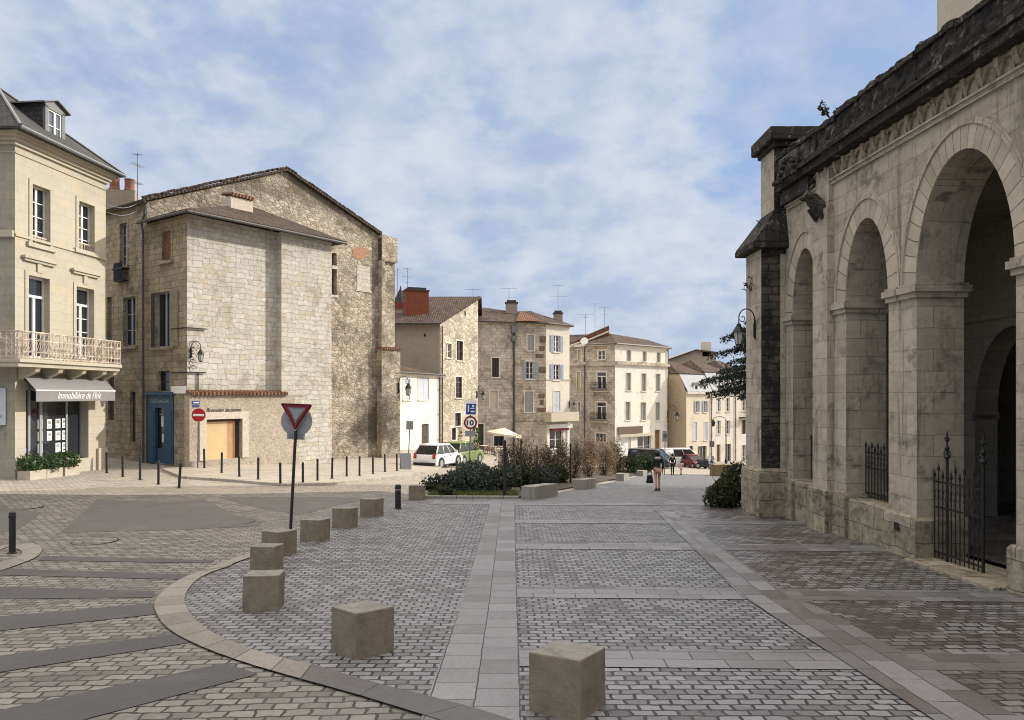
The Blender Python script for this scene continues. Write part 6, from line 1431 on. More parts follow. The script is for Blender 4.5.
plain_sign(664.5, 475, 431, 6, 10.5, 'pale no-parking sign on a dark pole behind the walking woman', 'sign_back', extra='sign_back_dark', lean=1)
plain_sign(711.8, 469, 441, 5, 6, 'dark sign on a pole beside the parked motorbikes', 'sign_back_dark')
# sandwich board
q = GP(405.5, 471); t = thing('sandwich_board', 'grey folding board on the pavement by the gable corner', 'board', q, .3)
for s in (-1, 1):
    m = MB(); m.hexa([(-.28, s * .22 - .015, 0), (.28, s * .22 - .015, 0), (.28, s * .22 + .015, 0), (-.28, s * .22 + .015, 0), (-.28, -.015 + s * .02, .95), (.28, -.015 + s * .02, .95), (.28, .015 + s * .02, .95), (-.28, .015 + s * .02, .95)]); m.build('panel', 'sign_back', t, local=True)

# ------------------------------------------------------------------ lanterns on walls and a standing lamp
b_ = WF.pt(.15, WF.z(190, 352), .05); lantern('', 'black scrolled lantern on the corner of the old stone house', b_, tuple((WF.n * .8 + WF.d * .6).normalized().to_3d()), .42, .12, .72)
b_ = WG.pt(WG.u(393), WG.z(393, 387), .5); lantern('', 'black lantern at the right edge of the gable buttress', b_, tuple((WG.d + WG.n * .3).normalized().to_3d()), .7, .10, 1.0)
b_ = WT.pt(WT.L - .3, WT.z(476, 394), .05); lantern('', 'small lantern on the rubble house, above the blue zone sign', b_, tuple((WT.n * .7 - WT.d * .2).normalized().to_3d()), .75, .1, 1.0)
b_ = W4c.pt(W4c.L - .1, W4c.z(569, 404), .05); lantern('', 'small pale lantern at the edge of the narrow sunlit corner house', b_, tuple((W4c.n * .6 + W4c.d).normalized().to_3d()), .5, .1, .95)
b_ = W5r.pt(W5r.L - .15, W5r.z(665, 414), .05); lantern('', 'lantern on the right end of the sunlit corner building', b_, tuple((W5r.n + W5r.d * .3).normalized().to_3d()), 1.1, .2, 1.3)
m = MB()
for y, pa in ((328.5, 172.5), (372.5, 173)): W = WS; WS.box(m, WS.u(pa), WS.L + .02, WS.z(180, y) - .025, WS.z(180, y) + .025, .05, .10)
for y, pb in ((328.5, 206), (372.5, 205)): WF.box(m, -.08, WF.u(pb), WF.z(196, y) - .025, WF.z(196, y) + .025, .05, .10)
WF.box(m, .5, .54, WF.z(190, 396), WF.z(190, 372), .03, .07)
for k in range(5): z_ = WF.z(196, 345 + k * 6); m.tube([WF.pt(.25 + .18 * math.cos(a), z_ + .16 * math.sin(a), .07) for a in [i * math.pi / 5 for i in range(9)]], .014, 4)
m.build('iron_bar', 'dark_iron', house)
m = MB(); W2.box(m, W2.u(192.3), W2.u(199.8), W2.z(196, 404.3), W2.z(196, 401), .003, .02); W2.box(m, W2.u(192.3), W2.u(199.3), W2.z(196, 407), W2.z(196, 405.2), .003, .02); spn = m.build('street_name_plate', 'sign_blue', house)
m = MB(); W2.box(m, W2.u(193.2), W2.u(199), W2.z(196, 403.2), W2.z(196, 402), .021, .024); m.build('plate_lettering_band', 'sign_white', spn)
m = MB(); W2.box(m, W2.u(190.8), W2.u(194), W2.z(192, 466.5), W2.z(192, 461), .003, .05); m.build('meter_box', 'bench_concrete', house)
base = GP(726, 465); kz = base.y / F; t = thing('street_lamp', 'standing street lamp with a hanging lantern before the cream terrace', 'street lamp', base); Hl = 45 * kz
m = MB(); m.lathe((0, 0, 0), [(.16, 0), (.16, .6), (.10, .7), (.07, .9), (.05, Hl)], 10); m.tube([Vector((0, 0, Hl - .05))] + [Vector((-.75 + .75 * math.cos(a) * 1.0, 0, Hl + .4 * math.sin(a))) for a in [i * math.pi / 8 for i in range(1, 9)]][:], .035, 6); m.build('post', 'dark_iron', t, local=True)
m = MB(); m.lathe((-.78 - .7, 0, Hl - .75), [(.14, 0), (.26, .5), (.28, .52), (.12, .75), (.03, .85)], 8); m.build('lantern', 'dark_iron', t, local=True)

# ------------------------------------------------------------------ cars
def make_car(name, label, cat, base, fwd, L, Wd, Hh, paint, van=False, group=None):
    f = Vector((fwd[0], fwd[1], 0)).normalized(); t = thing(name, label, cat, base, math.atan2(f.y, f.x), group=group)
    hb = Hh * (.60 if not van else .56); cl = .20; w2 = Wd / 2; fr = L / 2; rr_ = -L / 2
    hood = L * (.26 if not van else .16)
    prof = [(rr_ + .06, cl), (rr_, cl + .12), (rr_ - .0, hb * .62), (rr_ + .04, hb * .92), (rr_ + .12, hb), (fr - hood, hb), (fr - hood * .4, hb * .90), (fr - .10, hb * .78), (fr, hb * .60), (fr, cl + .10), (fr - .08, cl)]
    m = MB()
    for s0, s1, k in ((-1, 1, 1.0),):
        m.prism([Vector((x, -w2, z)) for x, z in prof], (0, Wd, 0))
    body = m.build('body', paint, t, local=True, bevel=.07); body.modifiers['bevel'].segments = 3
    for p in body.data.polygons: p.use_smooth = True
    gr0, gf0 = rr_ + .10, fr - hood + .10; gr1, gf1 = rr_ + (.52 if not van else .16), fr - hood - Hh * (.42 if not van else .38); wt = w2 * .80; wb = w2 * .95; zr0 = Hh - .06
    A_ = [Vector((gr0, -wb, hb)), Vector((gf0, -wb, hb)), Vector((gf0, wb, hb)), Vector((gr0, wb, hb))]; B_ = [Vector((gr1, -wt, zr0)), Vector((gf1, -wt, zr0)), Vector((gf1, wt, zr0)), Vector((gr1, wt, zr0))]
    m = MB(); m.hexa(A_ + B_); m.build('glazing', 'car_glass', t, local=True, bevel=.03)
    m = MB(); e = .03; m.hexa([Vector((b.x, b.y, zr0)) for b in B_] + [Vector((b.x * .97 - .01, b.y * .9, Hh)) for b in B_]); m.build('roof', paint, t, local=True, bevel=.03)
    m = MB()
    for i in range(4): m.cyl(A_[i], B_[i], .055, .045, 6)
    for s in (0, 3):                                   # side posts and blind panels
        for q in ((.36, .38), (.68, .70)) if not van else ((.62, .66),):
            a = A_[s].lerp(A_[1 if s == 0 else 2], q[0]); b = B_[s].lerp(B_[1 if s == 0 else 2], q[1]); m.cyl(a, b, .04, .035, 6)
    m.tube([B_[0], B_[1], B_[2], B_[3], B_[0]], .045, 6)
    if van:
        for s, o in ((0, -.012), (3, .012)):
            p0, p1 = A_[s], A_[1 if s == 0 else 2]; r0, r1 = B_[s], B_[1 if s == 0 else 2]; q = [p0, p0.lerp(p1, .30), r0.lerp(r1, .33), r0]; m.prism([v + Vector((0, o, 0)) for v in q], (0, o, 0))
    m.build('pillars', paint, t, local=True, smooth=True)
    wr = .31 if Hh < 1.7 else .35
    for x in (rr_ + L * .19, fr - L * .19):
        for s in (-1, 1):
            m = MB(); m.cyl((x, s * (w2 - .19), wr), (x, s * (w2 + .015), wr), wr, n=20); wo = m.build('wheel', 'tyre', t, local=True, bevel=.03)
            m = MB(); m.cyl((x, s * (w2 + .01), wr), (x, s * (w2 + .026), wr), wr * .66, wr * .60, 14); m.build('rim', 'rim_metal', wo, local=True)
            m = MB(); m.cyl((x, s * (w2 - .05), wr + .02), (x, s * (w2 + .006), wr + .02), wr * 1.2, n=22); m.build('wheel_arch', 'black_plastic', wo, local=True)
    for s in (-1, 1):
        m = MB(); m.box((rr_ + .015, s * (w2 - .16), hb * .72), (.10, .20, .30), top=(.8, .8)); m.build('tail_light', 'lens_red', t, local=True, bevel=.02)
        m = MB(); m.box((fr - .07, s * (w2 - .22), hb * .60), (.20, .34, .15), top=(.7, .9)); m.build('headlight', 'lens_clear', t, local=True, bevel=.02)
        m = MB(); m.box((gf0 - .30, s * (w2 + .08), hb + .02), (.12, .18, .13)); m.build('wing_mirror', paint, t, local=True, bevel=.02)
    m = MB(); m.box((rr_ - .012, 0, hb * .50), (.012, .50, .11)); m.box((fr + .005, 0, hb * .36), (.012, .50, .11)); m.build('number_plate', 'plate_white', t, local=True)
    m = MB(); m.box((rr_ - .02, 0, cl + .05), (.10, Wd * .9, .14)); m.box((fr - .03, 0, cl + .03), (.10, Wd * .9, .16)); m.box((fr - .01, 0, hb * .52), (.05, Wd * .5, .10)); m.build('bumper', 'black_plastic', t, local=True, bevel=.02)
    m = MB()
    for s in (-1, 1):
        for x in (rr_ + L * .36, rr_ + L * .58): m.box((x, s * (w2 + .002), cl + .12), (.012, .006, hb - cl - .2)); m.box((x - .18, s * (w2 + .012), hb * .82), (.16, .02, .03))
        m.box((0, s * (w2 + .001), cl - .01), (L * .62, .01, .06))
    m.build('door_seams', 'black_plastic', t, local=True)
    return t
make_car('hatchback_car', 'white parked hatchback seen from behind, below the low white house', 'car', GP(438.5, 466.8), (.42, .91), 3.3, 1.62, 1.45, 'car_white')
make_car('hatchback_car', 'lime green parked car just right of the white hatchback', 'car', GP(461, 464.0), (.40, .92), 3.7, 1.66, 1.52, 'car_green')
q = P(651, 0, 74); make_car('off_road_car', 'dark navy off-road car parked behind the dark hedge', 'car', (q.x, 74, G(q.x, 74)), (.85, -.53), 4.4, 1.85, 1.85, 'car_navy', van=True)
q = P(681, 0, 81.5); make_car('van', 'white van parked side on in front of the tan wall', 'van', (q.x, 81.5, G(q.x, 81.5)), (1, .12), 4.5, 1.85, 1.98, 'car_white', van=True)
q = P(694.5, 0, 79); make_car('small_car', 'small dark red car parked in the sun beside the motorbikes', 'car', (q.x, 79, G(q.x, 79)), (.25, -.97), 3.3, 1.55, 1.38, 'car_red')
def motorbike(px, Y, fwd, label, col):
    q = P(px, 0, Y); f = Vector(fwd).normalized(); t = thing('motorbike', label, 'motorbike', (q.x, Y, G(q.x, Y)), math.atan2(f.y, f.x), group='motorbikes parked at the street end')
    for x in (-.68, .68):
        m = MB(); m.cyl((x, -.07, .31), (x, .07, .31), .31, n=18); wo = m.build('wheel', 'tyre', t, local=True, bevel=.02); m = MB(); m.cyl((x, -.075, .31), (x, .075, .31), .19, n=12); m.build('rim', 'rim_metal', wo, local=True)
    m = MB(); m.prism([Vector((x, -.14, z)) for x, z in ((-.5, .45), (-.35, .30), (.25, .28), (.42, .5), (.45, .85), (.15, .95), (-.1, .80), (-.5, .82), (-.8, .95), (-.85, .86))], (0, .28, 0)); m.build('body', col, t, local=True, bevel=.04)
    m = MB(); m.cyl((.66, -.1, .32), (.42, -.1, 1.0), .03, n=6); m.cyl((.66, .1, .32), (.42, .1, 1.0), .03, n=6); m.cyl((.40, -.36, 1.05), (.40, .36, 1.05), .02, n=6); m.build('fork', 'rim_metal', t, local=True)
    m = MB(); m.prism([Vector((x, -.13, z)) for x, z in ((-.78, .96), (-.7, .90), (.0, .84), (.05, .92), (-.4, .98))], (0, .26, 0)); m.build('saddle', 'black_plastic', t, local=True, bevel=.03)
    m = MB(); m.prism([Vector((.46, -.2, .95)), Vector((.46, .2, .95)), Vector((.34, .15, 1.35)), Vector((.34, -.15, 1.35))], (.02, 0, .0)); m.build('windscreen', 'glass_pale', t, local=True)
    m = MB(); m.cyl((.50, 0, .88), (.58, 0, .88), .09, n=10); m.build('headlight', 'lens_clear', t, local=True)
motorbike(704.5, 76, (.8, -.6, 0), 'dark motorbike next to the small red car', 'car_navy')
motorbike(710, 77.5, (.5, -.85, 0), 'black motorbike farther from the red car, beside the dark sign', 'black_plastic')

# ------------------------------------------------------------------ people
def skin_mesh(name, pts, edges, mat, parent, root=0, sub=1):
    me = bpy.data.meshes.new(name); me.from_pydata([p[:3] for p in pts], edges, []); me.materials.append(M[mat])
    o = bpy.data.objects.new(name, me); C.objects.link(o); o.parent = parent
    md = o.modifiers.new('skin', 'SKIN'); md.use_smooth_shade = True
    sv = me.skin_vertices[0].data if me.skin_vertices else None
    if sv is None:
        bpy.context.view_layer.objects.active = o; bpy.ops.mesh.customdata_skin_add(); sv = me.skin_vertices[0].data
    for i, p in enumerate(pts):
        r = p[3]; sv[i].radius = (r, r * (p[4] if len(p) > 4 else 1)); sv[i].use_root = (i == root)
    o.modifiers.new('sub', 'SUBSURF').levels = sub; o.modifiers['sub'].render_levels = sub
    return o
def person(label, base, yaw, h, top, bottom, hair, stride=.18, arm_bag=False, child=False, legs_bare=True, hood=False, long_sleeve=True):
    t = thing('person', label, 'person', base, yaw); k = h / 1.7; hd = 1.12 if child else 1.0
    J = []; E = []
    def a(x, y, z, r, asp=1.0): J.append((x * k, y * k, z * k, r * k, asp)); return len(J) - 1
    pel = a(0, 0, .93, .125, .75); wai = a(0, .01, 1.10, .112, .72); che = a(0, .02, 1.30, .135, .72); nk = a(0, .02, 1.455, .05); hb_ = a(0, .035, 1.53, .062 * hd); hm = a(0, .035, 1.62, .092 * hd, 1.05); ht = a(0, .02, 1.67, .07 * hd)
    E += [(pel, wai), (wai, che), (che, nk), (nk, hb_), (hb_, hm), (hm, ht)]
    nose = a(0, .135, 1.585, .014); E.append((hm, nose))
    for s in (-1, 1):
        ear = a(s * .085, .02, 1.59, .014); E.append((hm, ear))
    sh = {}; el = {}; wr = {}
    for s in (-1, 1):
        sw = -s * stride * .6
        c_ = a(s * .155, .0, 1.39, .058); e_ = a(s * .235, -.03 + sw * .35, 1.13, .043); w_ = a(s * .245, .06 + sw * .7, .90, .028); E += [(che, c_), (c_, e_), (e_, w_)]
        sh[s], el[s], wr[s] = c_, e_, w_
        pm = a(s * .245, .075 + sw * .75, .83, .030, .6); E.append((w_, pm))
        for fi in range(4):
            f1_ = a(s * (.235 + .012 * (fi % 2)), .055 + .018 * fi + sw * .75, .775 - (.008 if fi in (0, 3) else 0), .010); f2_ = a(s * .225, .055 + .018 * fi + sw * .75, .735 + (.01 if fi in (0, 3) else 0), .008); E += [(pm, f1_), (f1_, f2_)]
        th_ = a(s * .21, .11 + sw * .75, .80, .011); E.append((pm, th_))
    hip, kn, an, to = {}, {}, {}, {}
    for s in (-1, 1):
        sw = s * stride
        hip[s] = a(s * .09, 0, .88, .092); kn[s] = a(s * .095, .02 + sw * .55, .50, .058); an[s] = a(s * .095, -.03 + sw * 1.0, .09 + (.06 if sw < 0 else 0), .036); to[s] = a(s * .105, .10 + sw * 1.0, .035, .034, 1.1)
        cf = a(s * .095, -.02 + sw * .75, .36, .056); E += [(pel, hip[s]), (hip[s], kn[s]), (kn[s], cf), (cf, an[s]), (an[s], to[s])]
    skin_mesh('body', J, E, 'skin', t)
    g = 1.22
    def sub(idx, edges, mat, name, grow, root):
        mp = {v: i for i, v in enumerate(idx)}; pts = [(J[v][0], J[v][1], J[v][2], J[v][3] * (grow[v] if isinstance(grow, dict) else grow), J[v][4]) for v in idx]
        return skin_mesh(name, pts, [(mp[p], mp[q]) for p, q in edges if p in mp and q in mp], mat, t, mp[root])
    ids = [pel, wai, che, sh[-1], sh[1], el[-1], el[1]] + ([wr[-1], wr[1]] if long_sleeve else [])
    sub(ids, E, top, 'jacket', 1.24, che)
    ids = [pel, hip[-1], hip[1], kn[-1], kn[1]]; 
    if legs_bare:
        o = sub(ids, E, bottom, 'shorts', {pel: 1.15, hip[-1]: 1.15, hip[1]: 1.15, kn[-1]: 1.3, kn[1]: 1.3}, pel)
        for i in (3, 4): v = o.data.vertices[i]; hv = o.data.vertices[i - 2]; v.co = hv.co.lerp(v.co, .55)
    else:
        cfs = [q for p, q in E if p in (kn[-1], kn[1])]; sub(ids + cfs + [an[-1], an[1]], E, bottom, 'trousers', 1.2, pel)
    m = MB()
    for s in (-1, 1): p = J[to[s]]; q = J[an[s]]; m.cyl((q[0], q[1] - .04 * k, p[2] - .03 * k), (p[0], p[1] + .05 * k, p[2] - .03 * k), .045 * k, .038 * k, 8); m.cyl((q[0], q[1], p[2]), (q[0], q[1], q[2] + .01), .048 * k, .045 * k, 8)
    m.build('shoes', 'black_plastic', t, local=True)
    m = MB(); m.lathe((0, .005 * k, 1.50 * k), [(.05 * k, 0), (.098 * k, .04 * k), (.112 * k, .11 * k), (.10 * k, .17 * k), (.06 * k, .215 * k), (.004, .225 * k)], 14); m.build('hair', hair, t, local=True, smooth=True)
    if hood:
        m = MB(); m.lathe((0, -.06 * k, 1.36 * k), [(.12 * k, 0), (.15 * k, .05 * k), (.11 * k, .11 * k)], 12); m.build('hood', 'sign_back', t, local=True, smooth=True)
    return t, k
def bag(label, p, s, mat='cloth_black'):
    t = thing('hand_bag', label, 'bag', p); m = MB(); m.hexa([Vector(v) * s for v in ((-.17, -.06, 0), (.17, -.06, 0), (.17, .06, 0), (-.17, .06, 0), (-.11, -.03, .36), (.11, -.03, .36), (.11, .03, .36), (-.11, .03, .36))]); m.build('body', mat, t, local=True, bevel=.02)
    m = MB(); m.tube([Vector((math.cos(a) * .09, 0, .34 + math.sin(a) * .22)) * s for a in [i * math.pi / 8 for i in range(9)]], .010, 5); m.build('strap', mat, t, local=True)
q = GP(657.5, 491); person('woman walking away in a dark green jacket and beige shorts, carrying a dark bag', q, R(8), 1.70, 'cloth_green', 'cloth_beige', 'hair_dark', stride=.10, hood=True)
bag('dark handbag hanging from the left hand of the woman in green', (q.x - .33, q.y + .02, q.z + .34), .95)
q = GP(672.5, 475); person('person dressed in black walking ahead near the white van', q, R(-4), 1.72, 'cloth_black', 'cloth_black', 'hair_dark', legs_bare=False)
q = GP(681, 475); person('small child in pale clothes walking beside the person in black', q, R(5), 1.12, 'cloth_pink', 'cloth_pale', 'hair_dark', child=True, stride=.12, long_sleeve=False)
# ------------------------------------------------------------------ planted bed
bed = [p[:2] for p in gp2((425, 498.3), (519, 498.6), (537, 494), (568, 489), (585, 485.5), (606, 481.5), (625, 478.5), (640, 474.5), (618, 467), (560, 468), (520, 473), (470, 481), (430, 489))]
sheet('planting_bed', bed, .06, 'soil', skirt=.10)
m = MB(); a, b = GP(425, 499.0), GP(519, 499.3); k = 6
for i in range(k):
    p, q = a.lerp(b, i / k + .003), a.lerp(b, (i + 1) / k - .003); m.hexa([Vector((p.x, p.y, p.z - .1)), Vector((q.x, q.y, q.z - .1)), Vector((q.x, q.y + .14, q.z - .1)), Vector((p.x, p.y + .14, p.z - .1)), Vector((p.x, p.y, p.z + .10)), Vector((q.x, q.y, q.z + .10)), Vector((q.x, q.y + .14, q.z + .10)), Vector((p.x, p.y + .14, p.z + .10))])
tag(m.build('bed_kerb', 'bench_concrete', bevel=.01), 'low stone kerb along the near edge of the planted bed', 'kerb')
def inpoly(x, y, pg):
    r = False
    for (x0, y0), (x1, y1) in zip(pg, pg[1:] + pg[:1]):
        if (y0 > y) != (y1 > y) and x < (x1 - x0) * (y - y0) / (y1 - y0) + x0: r = not r
    return r
m = MB(); rnd = random.Random(2); a, b = GP(428, 497.5), GP(518, 497.8)
for i in range(2600):
    p = a.lerp(b, rnd.random()); x, y = p.x, p.y + rnd.random() ** 1.3 * 1.3; z = G(x, y) + .06; h = rnd.uniform(.06, .20); d = Vector((rnd.gauss(0, .4), rnd.gauss(0, .4), 1)).normalized() * h; s = Vector((rnd.gauss(0, 1), rnd.gauss(0, 1), 0)).normalized() * .010
    m.poly([Vector((x, y, z)) - s, Vector((x, y, z)) + s, Vector((x, y, z)) + d])
g = m.build('bed_grass', 'grass_blade'); tag(g, 'strip of rough grass along the near edge of the planted bed', 'grass', kind='stuff')
rnd = random.Random(11)
def bush(px, py, rx, rz_, n, size, mat, label, seed, group=None, name='bush', stems=0, cat='bush', ry=None):
    q = GP(px, py); q.z += .05; r_ = random.Random(seed); t = thing(name, label, cat, q, group=group); m = MB()
    foliage(m, (q.x, q.y, q.z + rz_ * .85), (rx, ry or rx * .9, rz_), n, size, r_, lump=.5, up=.6); m.build('foliage', mat, t)
    m = MB()
    for k in range(7): m.cyl(q + Vector((r_.gauss(0, .05), r_.gauss(0, .05), -.08)), q + Vector((r_.gauss(0, rx * .45), r_.gauss(0, rx * .4), rz_ * r_.uniform(.7, 1.4))), .016, .006, 5)
    m.build('stems', 'bark', t); return t
G1 = 'grey-green low bushes in the planted bed'
bush(432, 493, .34, .20, 420, .06, 'leaf_rosemary', 'small sparse bush at the left tip of the bed, beside the grey cube', 1, G1)
bush(446, 493, .62, .34, 1300, .07, 'leaf_lavender', 'low dark bush second from the left tip of the bed', 2, G1)
bush(462, 494, .66, .40, 1500, .07, 'leaf_lavender', 'grey-green low bush in front of the speed sign post', 3, G1)
bush(480, 493, .72, .46, 1800, .07, 'leaf_lavender', 'rounded grey-green bush right of the speed sign post', 4, G1)
bush(499, 492, .74, .50, 1900, .07, 'leaf_lavender', 'grey-green bush at the foot of the nearest bed stake', 5, G1)
bush(476, 484, .9, .55, 1700, .08, 'leaf_lavender', 'broad bush behind the speed sign post', 6, G1)
bush(516, 488, .75, .55, 1600, .08, 'leaf_rosemary', 'dark green bush behind the left end of the nearest bench', 7, G1)
bush(536, 486, .8, .52, 1500, .08, 'leaf_lavender', 'low dark green bush behind the middle of the nearest bench', 8, G1)
bush(556, 484, .75, .5, 1300, .08, 'leaf_rosemary', 'low dark bush between the two nearest benches', 9, G1)
bush(446, 497.2, .3, .20, 500, .05, 'leaf_rosemary', 'small dark tuft on the kerb at the front of the bed', 10, G1)
def tall_shrub(px, py, h, rx, n, leaf, mat, twig, label, seed, group='tall wintry shrubs in the planted bed'):
    q = GP(px, py); q.z += .05; r_ = random.Random(seed); t = thing('tall_shrub', label, 'shrub', q, group=group); m = MB(); tips = []
    for k in range(46):
        a0 = r_.uniform(0, 2 * math.pi); sp_ = rx * (r_.random() ** .5) * 1.15; hh_ = h * (1.02 - .42 * (sp_ / rx) ** 2) * r_.uniform(.72, 1.04)
        b0 = q + Vector((r_.gauss(0, rx * .16), r_.gauss(0, rx * .16), -.1)); e = q + Vector((math.cos(a0) * sp_, math.sin(a0) * sp_, hh_)); mid_ = b0.lerp(e, .55) + Vector((r_.gauss(0, .10), r_.gauss(0, .10), .08))
        m.cyl(b0, mid_, .012, .008, 4, False); m.cyl(mid_, e, .008, .003, 4, False); tips.append((mid_, e))
        for j in range(4): p = mid_.lerp(e, r_.uniform(0, .95)); m.cyl(p, p + Vector((r_.gauss(0, .20), r_.gauss(0, .20), r_.uniform(.05, .25))), .005, .002, 3, False)
    m.build('twigs', twig, t); m = MB()
    for i in range(int(n * 1.5)):
        a_, b_2 = r_.choice(tips); f_ = r_.random() ** .7; p = a_.lerp(b_2, f_) + Vector((r_.gauss(0, .15), r_.gauss(0, .15), r_.gauss(0, .12)))
        if r_.random() < .35: p = p - Vector((0, 0, r_.uniform(0, h * .45)))
        m.leaf(p, leaf * r_.uniform(.5, 1.3), r_, 1.7)
    m.build('foliage', mat, t)
tall_shrub(508, 487, 1.99, .45, 630, .05, 'twig_dark', 'twig_dark', 'bare dark-twigged shrub beside the nearest bed stake', 21)
tall_shrub(521, 485, 2.22, .5, 720, .05, 'twig_dark', 'twig_dark', 'bare dark shrub behind the left part of the nearest bench', 22)
tall_shrub(533, 484, 2.11, .5, 900, .05, 'leaf_brown', 'twig_dark', 'dark brown shrub behind the middle of the nearest bench', 23)
tall_shrub(547, 482, 2.05, .55, 1650, .055, 'leaf_brown', 'twig_dark', 'rusty brown shrub above the right end of the nearest bench', 24)
tall_shrub(561, 480, 2.28, .55, 1800, .055, 'leaf_brown', 'twig_dark', 'rusty shrub in the middle of the bed, left of the tall pale seed heads', 25)
tall_shrub(574, 479, 2.34, .5, 1350, .05, 'leaf_brown', 'twig_dark', 'shrub with pale pinkish seed heads behind the second bench', 26)
tall_shrub(589, 478, 2.51, .7, 2550, .06, 'leaf_pale_brown', 'twig_dark', 'large pale straw-brown bush left of the third bench', 27)
tall_shrub(603, 476, 2.74, .75, 3000, .06, 'leaf_pale_brown', 'twig_dark', 'largest pale brown bush, directly behind the third bench', 28)
tall_shrub(616, 475, 2.51, .6, 1800, .06, 'leaf_brown', 'twig_dark', 'reddish brown bush at the right end of the tall shrubs', 29)
for i, (px, sd_) in enumerate(((627, 31), (637, 32), (648, 33))):
    bush(px, 473.5 - i * .7, .95, .72, 1700, .10, 'leaf_dark', ['dark evergreen hedge bush beside the reddish brown bush', 'dark evergreen hedge bush in front of the off-road car', 'dark evergreen hedge bush nearest the walking woman'][i], sd_, 'dark evergreen bushes at the end of the bed')
sp = None
for i, (px, py, yt) in enumerate(((504.7, 498, 441), (521, 491, 436), (537, 488, 446), (558, 485, 446), (570.5, 484, 438), (606, 477, 440))):
    q = GP(px, py); h = (py - yt) * q.y / F; lab = ['thin black stake nearest the slab strip, at the front of the bed', 'second black stake of the bed, left of the nearest bench', 'third black stake, behind the middle of the nearest bench', 'fourth black stake, behind the right end of the nearest bench', 'fifth and thickest black stake, left of the second bench', 'sixth black stake, among the pale brown bushes'][i]
    m = MB(); r_ = .05 if i in (0, 4) else .033; m.lathe((0, 0, -.1), [(r_, 0), (r_, min(h, 2.0) + .1), (r_ * .5, min(h, 2.0) + .14)], 8); o = m.build('stake', 'post_black', local=True); o.location = q; tag(o, lab, 'stake', 'black stakes in the planted bed')
# bush at the church buttress and a wooden planter
t = thing('rosemary_bush', 'dense dark green bush growing against the church buttress', 'bush', (6.25, 21.8, G(6.25, 21.8))); m = MB(); r_ = random.Random(71); z_ = G(6.25, 21.8)
foliage(m, (6.2, 21.9, z_ + .42), (.68, .8, .56), 2600, .05, r_, asp=2.6, up=1.0, lump=.5); foliage(m, (6.75, 22.1, z_ + .62), (.55, .7, .66), 2200, .05, r_, asp=2.6, up=1.2, lump=.4); m.build('foliage', 'leaf_rosemary', t)
m = MB()
for k in range(12): m.cyl(Vector((6.4 + r_.gauss(0, .15), 21.9 + r_.gauss(0, .15), z_ - .05)), Vector((6.4 + r_.gauss(0, .4), 21.9 + r_.gauss(0, .3), z_ + r_.uniform(.4, .9))), .02, .006, 5)
m.build('stems', 'bark', t)
q = GP(722, 476); t = thing('wooden_planter', 'weathered wooden planter box beyond the church bush', 'planter', q); m = MB()
for k in range(5): m.box((0, 0, .02 + k * .19), (1.75, 1.0, .175))
m.build('box', 'wood_box', t, local=True, bevel=.01); m = MB()
for sx in (-.88, 0, .88): m.box((sx, -.51, 0), (.09, .05, 1.0))
m.build('batten', 'wood_box', t, local=True)
# cedar behind the church
tq = Vector((13.9, 40.5, G(13.9, 40.5))); t = thing('cedar_tree', 'dark spreading cedar with drooping branches behind the church corner', 'tree', tq); r_ = random.Random(9)
m = MB(); m.tube([tq + Vector((0, 0, -.2)), tq + Vector((.1, 0, 3)), tq + Vector((0, .1, 6)), tq + Vector((.1, 0, 9.2))], .01, 5)
for z0_, z1_, ra, rb in ((-.2, 3, .34, .28), (3, 6, .28, .19), (6, 9.4, .19, .04)): m.cyl(tq + Vector((0, 0, z0_)), tq + Vector((0, 0, z1_)), ra, rb, 10)
lv = MB()
for k in range(64):
    z0_ = r_.uniform(5.0, 9.2); a = r_.uniform(0, 2 * math.pi); ln = (3.8 - abs(z0_ - 6.2) * .5) * r_.uniform(.65, 1.05); d = Vector((math.cos(a), math.sin(a), 0)); pts = [tq + Vector((0, 0, z0_))]
    for j in range(1, 6): f_ = j / 5; pts.append(tq + Vector((0, 0, z0_ + .5 * f_ - .75 * f_ * f_)) + d * ln * f_ + Vector((r_.gauss(0, .06), r_.gauss(0, .06), 0)))
    for j in range(5): m.cyl(pts[j], pts[j + 1], .055 * (1 - j / 6), .055 * (1 - (j + 1) / 6), 5, False)
    s = Vector((-d.y, d.x, 0))
    for i in range(330):
        f_ = r_.uniform(.2, 1.0) ** .7; j = min(4, int(f_ * 5)); p = pts[j].lerp(pts[j + 1], f_ * 5 - j); off = r_.gauss(0, .30 * (1.15 - f_ * .7)); p = p + s * off + Vector((0, 0, -abs(r_.gauss(0, .16)) + .05)) + d * r_.gauss(0, .08)
        lv.leaf(p, .062 * r_.uniform(.6, 1.5), r_, 2.6, -.3)
m.build('trunk', 'bark', t); lv.build('crown', 'leaf_cedar', t)

# ------------------------------------------------------------------ café terrace by the corner house
q = GP(503, 456); q = Vector((P(503, 0, 67).x, 67, G(P(503, 0, 67).x, 67)))
t = thing('parasol', 'cream terrace parasol tilted open before the stone corner house', 'parasol', q); m = MB(); m.cyl((0, 0, 0), (.1, 0, 2.35), .03, n=8); m.lathe((0, 0, 0), [(.3, 0), (.3, .08), (.05, .12)], 12); m.build('pole', 'sign_back_dark', t, local=True)
m = MB(); n = 8; tip = Vector((.1, 0, 2.55)); rim = [Vector((.1 + 1.55 * math.cos(2*math.pi*k/n), 1.55 * math.sin(2*math.pi*k/n), 2.02 - .22 * math.cos(2*math.pi*k/n))) for k in range(n)]
for k in range(n): m.prism([rim[k], rim[(k+1) % n], tip], (0, 0, .012)); m.prism([rim[k], rim[(k+1) % n], rim[(k+1) % n] - Vector((0, 0, .14)), rim[k] - Vector((0, 0, .14))], (0.006, 0.006, 0))
m.build('canopy', 'parasol_cloth', t, local=True)
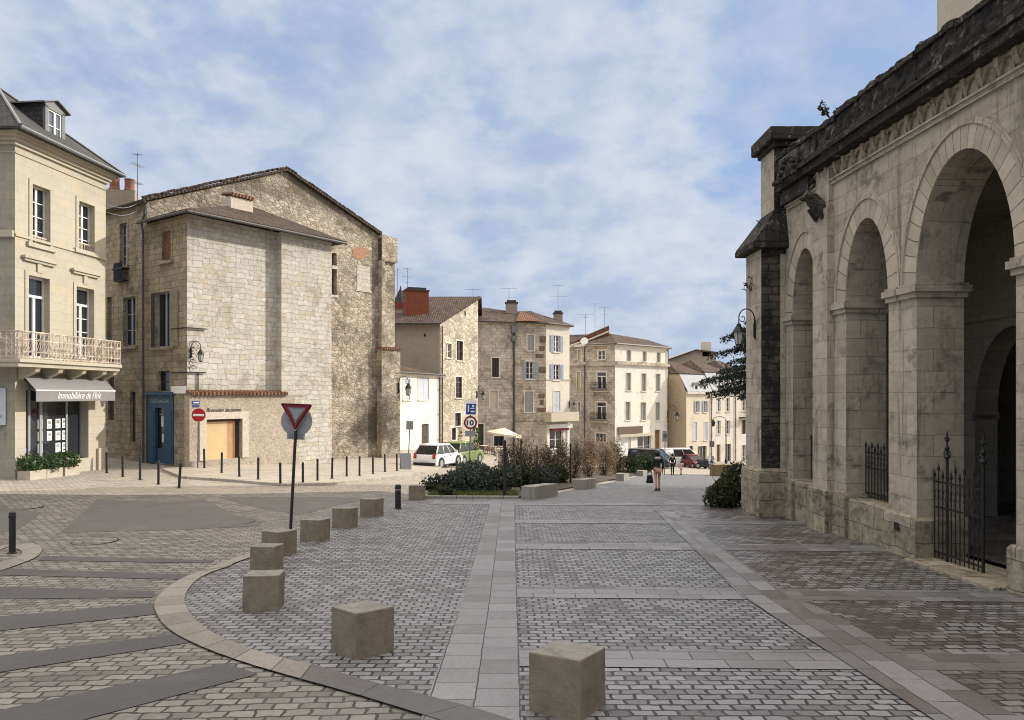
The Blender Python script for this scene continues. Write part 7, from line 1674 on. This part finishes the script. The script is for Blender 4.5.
def table(px, Y, label):
    x = P(px, 0, Y).x; t = thing('cafe_table', label, 'table', (x, Y, G(x, Y)), group='small terrace tables'); m = MB(); m.cyl((0, 0, .71), (0, 0, .74), .40, n=16); m.build('top', 'render_pale', t, local=True); m = MB(); m.cyl((0, 0, 0), (0, 0, .71), .035, n=8); m.lathe((0, 0, 0), [(.24, 0), (.2, .03), (.03, .06)], 10); m.build('stand', 'dark_iron', t, local=True)
def chair(px, Y, rz, label, mat):
    x = P(px, 0, Y).x; t = thing('cafe_chair', label, 'chair', (x, Y, G(x, Y)), rz, group='terrace chairs'); m = MB(); m.box((0, 0, .43), (.42, .42, .035)); m.build('seat', mat, t, local=True, bevel=.008); m = MB()
    for k in range(4): m.box((-.15 + k * .1, .20, .48), (.05, .02, .38))
    m.box((0, .2, .84), (.42, .025, .06)); m.build('backrest', mat, t, local=True)
    for sx in (-1, 1):
        for sy in (-1, 1): m = MB(); m.cyl((sx * .21, sy * .21, 0), (sx * .18, sy * .18, .43), .016, n=6); m.build('leg', 'dark_iron', t, local=True)
for i, (px, Y) in enumerate(((484, 64), (493, 66), (501, 63))): table(px, Y, ['terrace table nearest the green car', 'terrace table under the left side of the cream parasol', 'terrace table right of the others, before the shrubs'][i])
for i, (px, Y, rz) in enumerate(((480.5, 64.3, 1.4), (487.5, 64.2, -1.5), (489.5, 66.2, 1.5), (496.5, 66, -1.6), (497.5, 63.2, 1.5), (504.5, 63.1, -1.4))):
    chair(px, Y, rz, ['terrace chair on the left of the table nearest the green car', 'terrace chair on the right of the table nearest the green car', 'terrace chair left of the table under the parasol', 'terrace chair right of the table under the parasol', 'terrace chair left of the table before the shrubs', 'terrace chair right of the table before the shrubs'][i], ['wood_box', 'sign_dark_red', 'wood_box', 'parasol_cloth', 'parasol_cloth', 'wood_box'][i])
for i, (px, Y, s) in enumerate(((457.5, 69.5, 1), (476, 72, .9))):
    x = P(px, 0, Y).x; q = Vector((x, Y, G(x, Y))); t = thing('potted_plant', ['tall yellow-green plant in a pot against the rubble house', 'leafy plant in a pot by the dark arched door'][i], 'plant', q); m = MB(); m.lathe(tuple(q), [(.22, 0), (.3, .45), (.32, .5)], 12); m.build('pot', 'terracotta_tiles', t); m = MB(); foliage(m, (q.x, q.y, q.z + 1.3), (.45, .45, 1.0), 500, .10, random.Random(80 + i)); m.build('foliage', 'leaf_pot', t)
a, b = W1.pt(W1.L, 10.9, .05), WM.pt(WM.L - .5, 11.9, .1); m = MB()
for dz in (0, .35): m.tube([a.lerp(b, k / 6) + Vector((0, 0, dz - .22 * math.sin(math.pi * k / 6))) for k in range(7)], .012, 4)
tag(m.build('overhead_cable', 'sign_back', None), 'pair of pale cables between the shop building and the stone house', 'cable')
